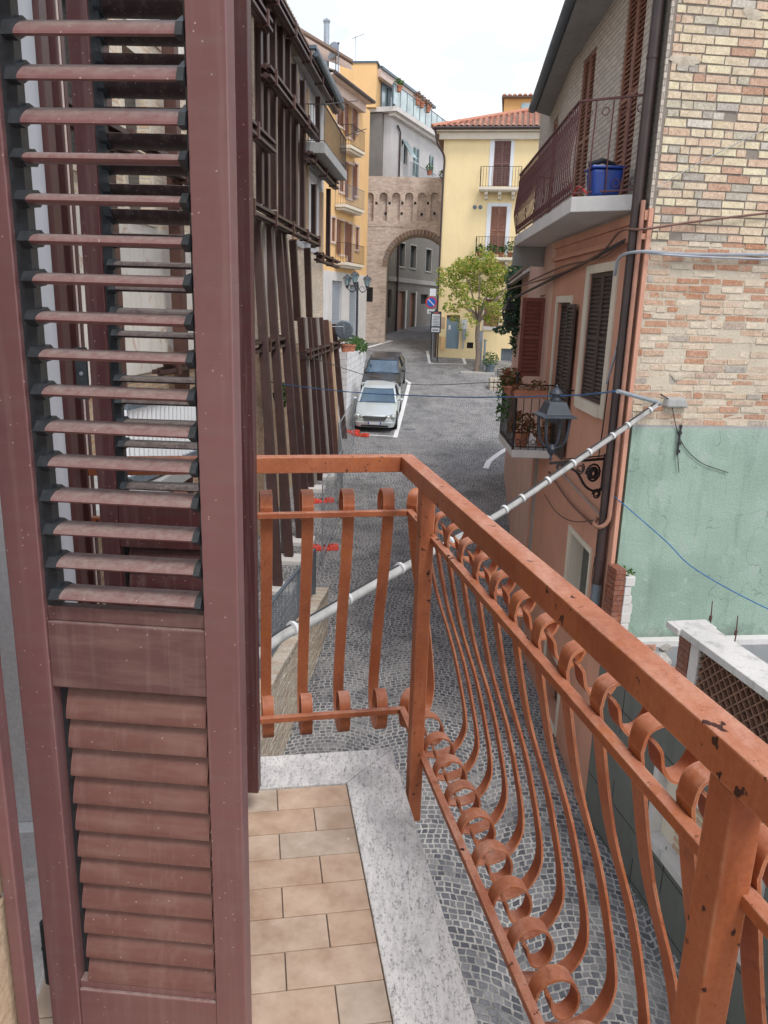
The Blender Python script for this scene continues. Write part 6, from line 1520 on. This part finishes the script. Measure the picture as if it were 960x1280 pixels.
B = MB(); B.box(a.x+.12, b.x-.14, 44.158, 44.164, a.z+.12, a.z+.2); B.build('notice_print', M['print_grey'], nt1)
B = MB(); 
for x in (a.x+.12, b.x-.12): B.box(x-.03, x+.03, 44.24, 44.30, gz(44.2)-.05, b.z-.1)
B.build('board_legs', M['wrought'], ib)
B = MB(); B.lathe(((a.x+b.x)/2, 44.21, b.z), [(.11, -.01), (.11, .01)], 14, axis=(0, 1, 0)); B.build('board_crest', M['lampgrey'], ib)

# ================================================================== TREE
tb = G(596, 451); tb = Vector((at(596, 451, 42).x, 42.0, gz(42)))
tr_ = thing('tree', tb, 'small tree with yellowing leaves in front of the yellow house', 'tree')
fk = at(598, 402, 42); 
B = MB(); B.tube(smooth([tb-Vector((0, 0, .1)), tb+Vector((.05, 0, .9)), tb.lerp(fk, .7)+Vector((-.03, 0, 0)), fk]), [.16]*4+[.135]*4+[.115]*4+[.12]*4, 10); 
tips = []
for px, py, dy in ((572, 378, -.3), (585, 350, .5), (600, 340, -.4), (616, 352, .4), (630, 368, -.2), (562, 352, .3), (642, 350, 0), (606, 372, -.8), (588, 385, .8)):
    e = at(px, py, 42+dy); m_ = fk.lerp(e, .45)+Vector((0, 0, .1)); B.tube(smooth([fk-Vector((0, 0, .1)), m_, e], 3), [.075, .06, .055, .045, .04, .03, .02], 6); tips.append(e)
B.build('trunk', M['bark'], tr_)
bl = []
rd = random.Random(5)
for px, py, r_ in ((560, 350, .45), (572, 340, .55), (590, 335, .62), (607, 330, .6), (622, 343, .6), (636, 350, .5), (645, 362, .4), (576, 362, .5), (594, 356, .5), (612, 362, .55), (628, 372, .5), (583, 378, .42), (600, 380, .4), (618, 386, .42), (634, 384, .35), (570, 385, .3), (586, 396, .28), (552, 340, .3), (552, 366, .25), (608, 396, .3), (625, 396, .3), (611, 320, .3), (590, 322, .3), (578, 330, .4), (566, 372, .25), (650, 348, .3)):
    bl.append((at(px, py, 42+rd.uniform(-1.2, 1.2)), (r_, r_*1.3, r_*.85)))
bl += [(at(px, py, 42+rd.uniform(-.8, .8)), (r_, r_*1.2, r_*.9)) for px, py, r_ in ((560, 384, .3), (568, 398, .28), (576, 408, .22), (592, 404, .25), (615, 402, .3), (634, 396, .28), (549, 352, .25), (604, 314, .25), (640, 338, .3), (655, 362, .3), (584, 418, .16))]
foliage('crown', M['leaf_tree'], tr_, bl, 7600, .085, seed=6)
B = MB(); B.box(tb.x-.9, tb.x+.9, 41.3, 42.7, gz(42)-.4, gz(41.3)+.12); o = B.build('tree_kerb', M['kerb'], None, bevel=.02); tag(o, 'stone-edged bed around the tree', 'kerb')
# grey cabinets beside tree
for i, (x0, x1, yb, yt, Y) in enumerate(((597.5, 604, 446, 415, 43.2), (604.5, 608, 452, 426, 42.6))):
    a, b = at(x0, yb, Y), at(x1, yt, Y); B = MB(); zg = gz(Y)-.05; B.box(a.x, b.x, Y, Y+.35, zg, b.z); B.box(a.x-.03, b.x+.03, Y-.03, Y+.38, b.z, b.z+.05); o = B.build('cabinet', M['galv'], None, bevel=.01); tag(o, ('tall grey metal cabinet just right of the tree trunk', 'narrow lower grey cabinet right of the taller one')[i], 'cabinet')
q = at(613, 452, 41.8); q.z = gz(41.8); pot(q, .28, .45, 'dark potted conifer by the stone trough below the tree', mt='galv_dark', n=260, lr=1.5, ls=.07, seed=61)
a, b = at(612, 474, 38.5), at(625, 461, 38.5)
B = MB(); random.seed(6); zg = gz(38.5)-.1
for r_ in range(3):
    for k in range(3): B.hexa([(a.x+k*.2+random.uniform(0, .02), 38.3, zg+r_*.22), (a.x+k*.2+.18, 38.3, zg+r_*.22), (a.x+k*.2+.18, 38.9, zg+r_*.22), (a.x+k*.2, 38.9, zg+r_*.22), (a.x+k*.2, 38.32, zg+r_*.22+.2), (a.x+k*.2+.18, 38.3, zg+r_*.22+.2), (a.x+k*.2+.18, 38.9, zg+r_*.22+.2), (a.x+k*.2, 38.9, zg+r_*.22+.2)])
o = B.build('stone_block', M['bricks_wall'], None, bevel=.02); tag(o, 'low stack of pale stone blocks at the right edge of the street', 'stone block')

# ================================================================== STREET LAMP (three lanterns)
sb_ = Vector((at(445.5, 430, 40).x, 40.0, gz(40)))
sl_ = thing('street_lamp', sb_, 'old-style street lamp with three lanterns beside the roller doors', 'street lamp')
zt = at(445, 352, 40).z
B = MB(); B.lathe(sb_, [(.14, 0), (.14, .4), (.09, .5), (.065, .6), (.055, zt-sb_.z-.3), (.08, zt-sb_.z-.25), (.04, zt-sb_.z)], 12); B.build('pole', M['lampgrey'], sl_)
for k, (px, py) in enumerate(((434, 357), (443.5, 353), (459, 358))):
    c = at(px, py, 40+(-.2, -.5, .2)[k]); B = MB()
    top = Vector((sb_.x, 40, zt-.25)); B.tube(smooth([top, top.lerp(c, .5)+Vector((0, 0, -.28)), Vector((c.x, c.y, c.z-.12))], 5), .022, 6)
    m_ = top.lerp(c, .45)+Vector((0, 0, -.12)); dd_ = (c-top); dd_.z = 0; dd_ = dd_.normalized() if dd_.length > .05 else Vector((1, 0, 0))
    B.tube([m_+dd_*(.13*math.cos(j*.6))+Vector((0, 0, .13*math.sin(j*.6))) for j in range(10)], .014, 5); B.build('arm', M['lampgrey'], sl_)
    sub = bpy.data.objects.new('lantern', None); COL.objects.link(sub); sub.parent = sl_; sub.location = c-sb_
    s = .42
    B = MB(); B.lathe(c+Vector((0, 0, s*.8)), [(s*.55, 0), (s*.5, .03), (s*.3, s*.3), (s*.1, s*.36), (s*.12, s*.42), (s*.02, s*.5)], 6, 0, False); B.build('cap', M['lampgrey'], sub)
    B = MB(); B.lathe(c, [(s*.2, 0), (s*.45, s*.8)], 6, 0, False); B.build('glass', M['glass_pale'], sub)
    B = MB(); B.lathe(c+Vector((0, 0, -.14)), [(.03, 0), (.09, .1), (.1, .15)], 8)
    for j in range(6): a_ = j*math.pi/3; B.bar(c+Vector((math.cos(a_)*s*.2, math.sin(a_)*s*.2, 0)), c+Vector((math.cos(a_)*s*.46, math.sin(a_)*s*.46, s*.8)), .018, .018)
    B.build('frame', M['lampgrey'], sub)

# ================================================================== CARS
def car(pos, heading, L_, W_, H_, paint, label, plate=True, grille_w=.5, wagon=False):
    """front at local -y; pos = ground point under the middle of the front bumper"""
    pitch = math.atan2(gz(pos.y+L_)-gz(pos.y), L_)
    root = thing('parked_car', (0, 0, 0), label, 'car')
    hw = W_/2
    # side sections along length: s(0 front..1 rear): (y, z_low, z_belt, half width at belt, half width at sill)
    st = [(0.00, .30, .52, .60, .62), (.012, .22, .62, .74, .78), (.05, .20, .70, .86, .90), (.12, .19, .77, .94, .98), (.20, .19, .83, .97, 1.), (.28, .19, .90, .985, 1.), (.40, .19, .92, 1., 1.), (.6, .19, .94, 1., 1.), (.78, .19, .96, .985, 1.), (.90, .21, .96, .95, .97), (.975, .26, .90, .88, .90), (1.0, .34, .78, .80, .80)]
    hb = H_/1.43
    B = MB(); rows = []
    for s_, zl, zb, wb_, ws in st:
        y = s_*L_; zb_ = zb*hb; w1 = hw*wb_; w2 = hw*ws; zl_ = zl; mid = zl_+(zb_-zl_)*.55
        bul = .06 if s_ < .28 else .03
        sec = [(-w2*.86, zl_), (-w2*.97, zl_+.06), (-w2, mid), (-w1*.985, zb_-.06), (-w1*.90, zb_-.005), (-w1*.60, zb_+bul*.55), (0, zb_+bul), (w1*.60, zb_+bul*.55), (w1*.90, zb_-.005), (w1*.985, zb_-.06), (w2, mid), (w2*.97, zl_+.06), (w2*.86, zl_)]
        rows.append([Vector((a, y, b)) for a, b in sec])
    n = len(rows[0]); base = 0
    for r_ in rows: B.v += r_
    for i in range(len(rows)-1):
        for j in range(n-1): B.f.append((i*n+j, i*n+j+1, (i+1)*n+j+1, (i+1)*n+j)); B.sm.append(True)
        B.f.append((i*n+n-1, i*n, (i+1)*n, (i+1)*n+n-1)); B.sm.append(False)
    B.f.append(tuple(reversed(range(n)))); B.sm.append(True); B.f.append(tuple((len(rows)-1)*n+j for j in range(n))); B.sm.append(True)
    B.build('body', paint, root, merge=True)
    # greenhouse
    y0, y1, y2, y3 = .27*L_, .425*L_, (.80 if wagon else .70)*L_, (.93 if wagon else .86)*L_
    zb_ = .93*hb; wt = hw*.72; wb2 = hw*.90
    def gp(y, z, w_): return [Vector((-w_, y, z)), Vector((w_, y, z))]
    B = MB(); cv = .10
    def ring(y0_, y3_, z, w_, k=5):
        P = []
        for j in range(k+1): f = -1+2*j/k; P.append(Vector((f*w_, y0_+cv*f*f, z)))
        for j in range(k+1): f = 1-2*j/k; P.append(Vector((f*w_, y3_-cv*.6*f*f, z)))
        return P
    r0 = ring(y0, y3, zb_, wb2); r1 = ring(y1-.02, y2+.02, H_-.06, wt+.015); m_ = len(r0)
    B.v += r0+r1
    for j in range(m_): k = (j+1) % m_; B.f.append((j, k, m_+k, m_+j)); B.sm.append(False)
    B.f.append(tuple(m_+j for j in range(m_))); B.sm.append(False)
    B.build('windows', M['windscreen'], root)
    B = MB(); r2 = ring(y1-.06, y2+.06, H_-.065, wt+.03); r3 = ring(y1+.05, y2-.05, H_-.015, wt-.08); r4 = ring(y1+.35, y2-.35, H_, wt-.3); B.v += r2+r3+r4
    for a in (0, m_):
        for j in range(m_): k = (j+1) % m_; B.f.append((a+j, a+k, a+m_+k, a+m_+j)); B.sm.append(True)
    B.f.append(tuple(2*m_+j for j in range(m_))); B.sm.append(True); B.f.append(tuple(reversed(range(m_)))); B.sm.append(False)
    B.build('roof', paint, root)
    for sx in (-1, 1):
        B = MB(); B.bar((sx*wb2*.985, y0+cv-.02, zb_-.01), (sx*(wt+.02), y1+cv-.05, H_-.05), .07, .035); B.build('pillar', paint, root)
        B = MB(); B.bar((sx*(wb2+.004), (y0+y3)*.52, zb_-.01), (sx*(wt+.022), (y1+y2)*.5+.03, H_-.06), .03, .09); B.build('pillar', M['tyre'], root)
        B = MB(); B.bar((sx*(wb2-.005), y3-.1, zb_-.01), (sx*(wt+.0), y2-.05, H_-.11), .06, .09); B.build('pillar', paint, root)
        B = MB(); B.ball((sx*(hw+.09), y0+.32, zb_+.06), .085, 10, (1.15, .6, .8)); B.bar((sx*(hw-.06), y0+.34, zb_+.02), (sx*(hw+.06), y0+.33, zb_+.04), .04, .03); B.build('wing_mirror', paint, root)
        hx = sx*hw*.74
        B = MB(); B.ball((hx-sx*.13, .12, .60*hb), .125, 12, (1.1, .75, .8)); B.ball((hx+sx*.06, .17, .62*hb), .15, 12, (.95, .9, .8)); B.build('headlight', M['headlight'], root)
        for yy in (.18*L_, .80*L_):
            B = MB(); B.lathe((sx*(hw-.19), yy, .31), [(.20, 0), (.31, .01), (.32, .06), (.32, .15), (.30, .19), (.19, .20)], 24, axis=(sx, 0, 0)); wh = B.build('wheel', M['tyre'], root)
            B = MB(); B.lathe((sx*(hw-.19), yy, .31), [(.03, .17), (.19, .192), (.20, .204), (.05, .207)], 12, axis=(sx, 0, 0)); B.build('rim', M['galv'], wh)
            B = MB(); B.lathe((sx*(hw-.20), yy, .33), [(.36, 0), (.37, .2), (.36, .2035)], 24, axis=(sx, 0, 0)); B.build('wheel_arch', M['tyre'], root)
    B = MB(); B.hexa([(-grille_w*.8, -.04, .50*hb), (grille_w*.8, -.04, .50*hb), (grille_w*.8, .1, .50*hb), (-grille_w*.8, .1, .50*hb), (-grille_w, .0, .66*hb), (grille_w, .0, .66*hb), (grille_w, .14, .66*hb), (-grille_w, .14, .66*hb)]); gg = B.build('grille', M['lampdark'], root, bevel=.03)
    B = MB()
    for k in range(4): z = .525*hb+k*.033; B.bar((-grille_w*.85, -.042+k*.010, z), (grille_w*.85, -.042+k*.010, z), .01, .012)
    B.build('grille_bar', M['chrome'], gg)
    B = MB(); B.hexa([(-hw*.72, -.03, .22), (hw*.72, -.03, .22), (hw*.9, .1, .22), (-hw*.9, .1, .22), (-hw*.78, -.05, .44), (hw*.78, -.05, .44), (hw*.94, .1, .44), (-hw*.94, .1, .44)]); bb = B.build('bumper', paint, root, bevel=.03)
    B = MB(); B.box(-hw*.62, hw*.62, -.056, -.03, .25, .315); B.build('air_intake', M['tyre'], bb)
    B = MB(); B.box(-.26, .26, -.066, -.05, .345, .455); pp_ = B.build('number_plate', M['signwhite'], bb)
    B = MB(); B.box(-.26, -.215, -.069, -.066, .345, .455); B.box(.215, .26, -.069, -.066, .345, .455); B.build('plate_band', M['signblue'], pp_)
    B = MB(); B.bar((-.5, y0-.06, zb_+.03), (.05, y0-.02, zb_+.05), .015, .015); B.bar((.0, y0-.06, zb_+.03), (.55, y0-.02, zb_+.05), .015, .015); B.build('wiper', M['tyre'], root)
    B = MB(); B.box(-hw*.9, hw*.9, .35, L_-.3, .17, .3); B.build('underbody', M['tyre'], root)
    root.location = pos; root.rotation_euler = (pitch, 0, -heading)
    return root
f0 = G(468, 541); print('silver front', f0)
car(Vector((at(468, 541, 30.75).x, 30.75, gz(30.75)+.01)), R(3.5), 4.5, 1.73, 1.42, M['car_silver'], 'silver saloon car parked in front beside the white wall')
car(Vector((at(474, 485, 35.9).x, 35.9, gz(35.9)+.01)), R(5.5), 4.4, 1.82, 1.52, M['car_black'], 'black estate car parked behind the silver one', wagon=True)

# ================================================================== RIGHT FAR HOUSE + IVY + PLANTS
Fr2 = Fc((3.18, 17.6), 6, -1)
r2 = thing('house', Fr2.p(5, -2, -6), 'salmon house with overhanging grey eaves beyond the plant balcony', 'house')
B = MB(); Fr2.wall(B, 0, 8.5, -8, .95, holes=[(1, 1.9, -2, 0)], thick=3); B.build('wall', M['salmon_light'], r2)
window(r2, Fr2, (1, 1.9, -2, 0), None, M['sh_dark'], M['cream_trim'])
B = MB(); B.hexa([Fr2.p(-.2, .34, .75), Fr2.p(8.7, .34, .75), Fr2.p(8.7, -.2, 1.1), Fr2.p(-.2, -.2, 1.1), Fr2.p(-.2, .34, .82), Fr2.p(8.7, .34, .82), Fr2.p(8.7, -.2, 1.2), Fr2.p(-.2, -.2, 1.2)]); B.build('eaves', M['concrete_light'], r2)
B = MB()
for k in range(20): B.bar(Fr2.p(-.1+k*.45, .32, .72), Fr2.p(-.1+k*.45, -.0, .93), .05, .05)
B.build('rafter', M['timber'], r2)
B = MB(); B.hexa([Fr2.p(-.2, .37, .83), Fr2.p(8.7, .37, .83), Fr2.p(8.7, -4, 2.8), Fr2.p(-.2, -4, 2.8), Fr2.p(-.2, .37, .90), Fr2.p(8.7, .37, .90), Fr2.p(8.7, -4, 2.9), Fr2.p(-.2, -4, 2.9)]); B.build('roof', M['rooftile_old'], r2)
o = foliage('climbing_plant', M['leaf_ivy'], None, [(at(655, 352, 24), (.55, .8, .5)), (at(652, 378, 24), (.5, .8, .6)), (at(645, 405, 23.5), (.42, .8, .25)), (at(628, 412, 23.2), (.30, .6, .12)), (at(641, 392, 24), (.3, .7, .4)), (at(648, 338, 24), (.3, .5, .25)), (at(652, 425, 24), (.35, .6, .5))], 2600, .085, seed=15)
tag(o, 'bluish-green climbing plant hanging beside the far black lantern', 'climbing plant')
B = MB(); B.tube(smooth([at(655, 440, 24), at(655, 400, 24), at(650, 370, 24), at(652, 345, 24)]), .04, 6); o2_ = B.build('stem', M['bark'], o)
# plants on the small balcony
q = at(636, 512, 12.7); a = at(636, 500, 12.8)
pot(Vector((a.x, 12.75, at(636, 497, 12.75).z)), .12, .2, 'terracotta pot with dry trailing plant hung outside the small balcony', leaf='leaf_dry', n=240, lr=1.5, ls=.045, seed=71)
o = foliage('trailing_plant', M['leaf_green'], None, [(at(630, 505, 12.7), (.12, .15, .18)), (at(628, 517, 12.7), (.11, .13, .15)), (at(628, 490, 12.7), (.12, .12, .14)), (at(637, 478, 12.8), (.18, .18, .16))], 330, .04, seed=72); tag(o, 'dark green trailing leaves spilling over the small balcony corner', 'plant')
q = at(662, 497, 12.5)
pb = thing('planter_box', (q.x, 12.42, q.z), 'long brown planter box of dry plants on the small balcony rail', 'planter')
B = MB(); B.box(q.x-.26, q.x+.26, 12.36, 12.50, q.z, q.z+.13); B.build('box', M['terracotta'], pb, bevel=.01)
foliage('foliage', M['leaf_dry'], pb, [((q.x-.12, 12.43, q.z+.16), (.18, .09, .09)), ((q.x+.12, 12.43, q.z+.18), (.16, .1, .11))], 240, .032, seed=73)
q = at(652, 545, 12.85); pot(Vector((q.x, 12.85, -2.2)), .13, .24, 'brown pot with dry plant on the floor of the small balcony', leaf='leaf_dry', n=260, lr=1.7, ls=.045, seed=74)
q = at(671, 540, 12.85); pot(Vector((q.x+.1, 12.9, -2.2)), .10, .2, 'smaller flowering pot on the small balcony floor, nearer the wall', leaf='leaf_dry', n=160, lr=1.8, ls=.04, seed=75)
# dark street furniture chair near stone blocks
ck = at(628, 470, 38.8); zc_ = gz(38.8)
ct = thing('garden_chair', (ck.x, 38.8, zc_), 'black metal chair beside the stone blocks', 'chair')
B = MB(); B.box(ck.x-.22, ck.x+.22, 38.6, 39.0, zc_+.43, zc_+.46); B.build('seat', M['wrought'], ct)
B = MB(); B.bar((ck.x-.2, 39.0, zc_+.46), (ck.x-.22, 39.08, zc_+.9), .03, .03); B.bar((ck.x+.2, 39.0, zc_+.46), (ck.x+.22, 39.08, zc_+.9), .03, .03)
for k in range(5): B.bar((ck.x-.21, 39.02+k*.012, zc_+.55+k*.08), (ck.x+.21, 39.02+k*.012, zc_+.55+k*.08), .02, .03)
B.build('backrest', M['wrought'], ct)
for sx in (-.2, .2):
    for yy in (38.63, 38.98): B = MB(); B.bar((ck.x+sx, yy, zc_), (ck.x+sx, yy, zc_+.43), .025, .025); B.build('leg', M['wrought'], ct)
bpy.context.view_layer.update()
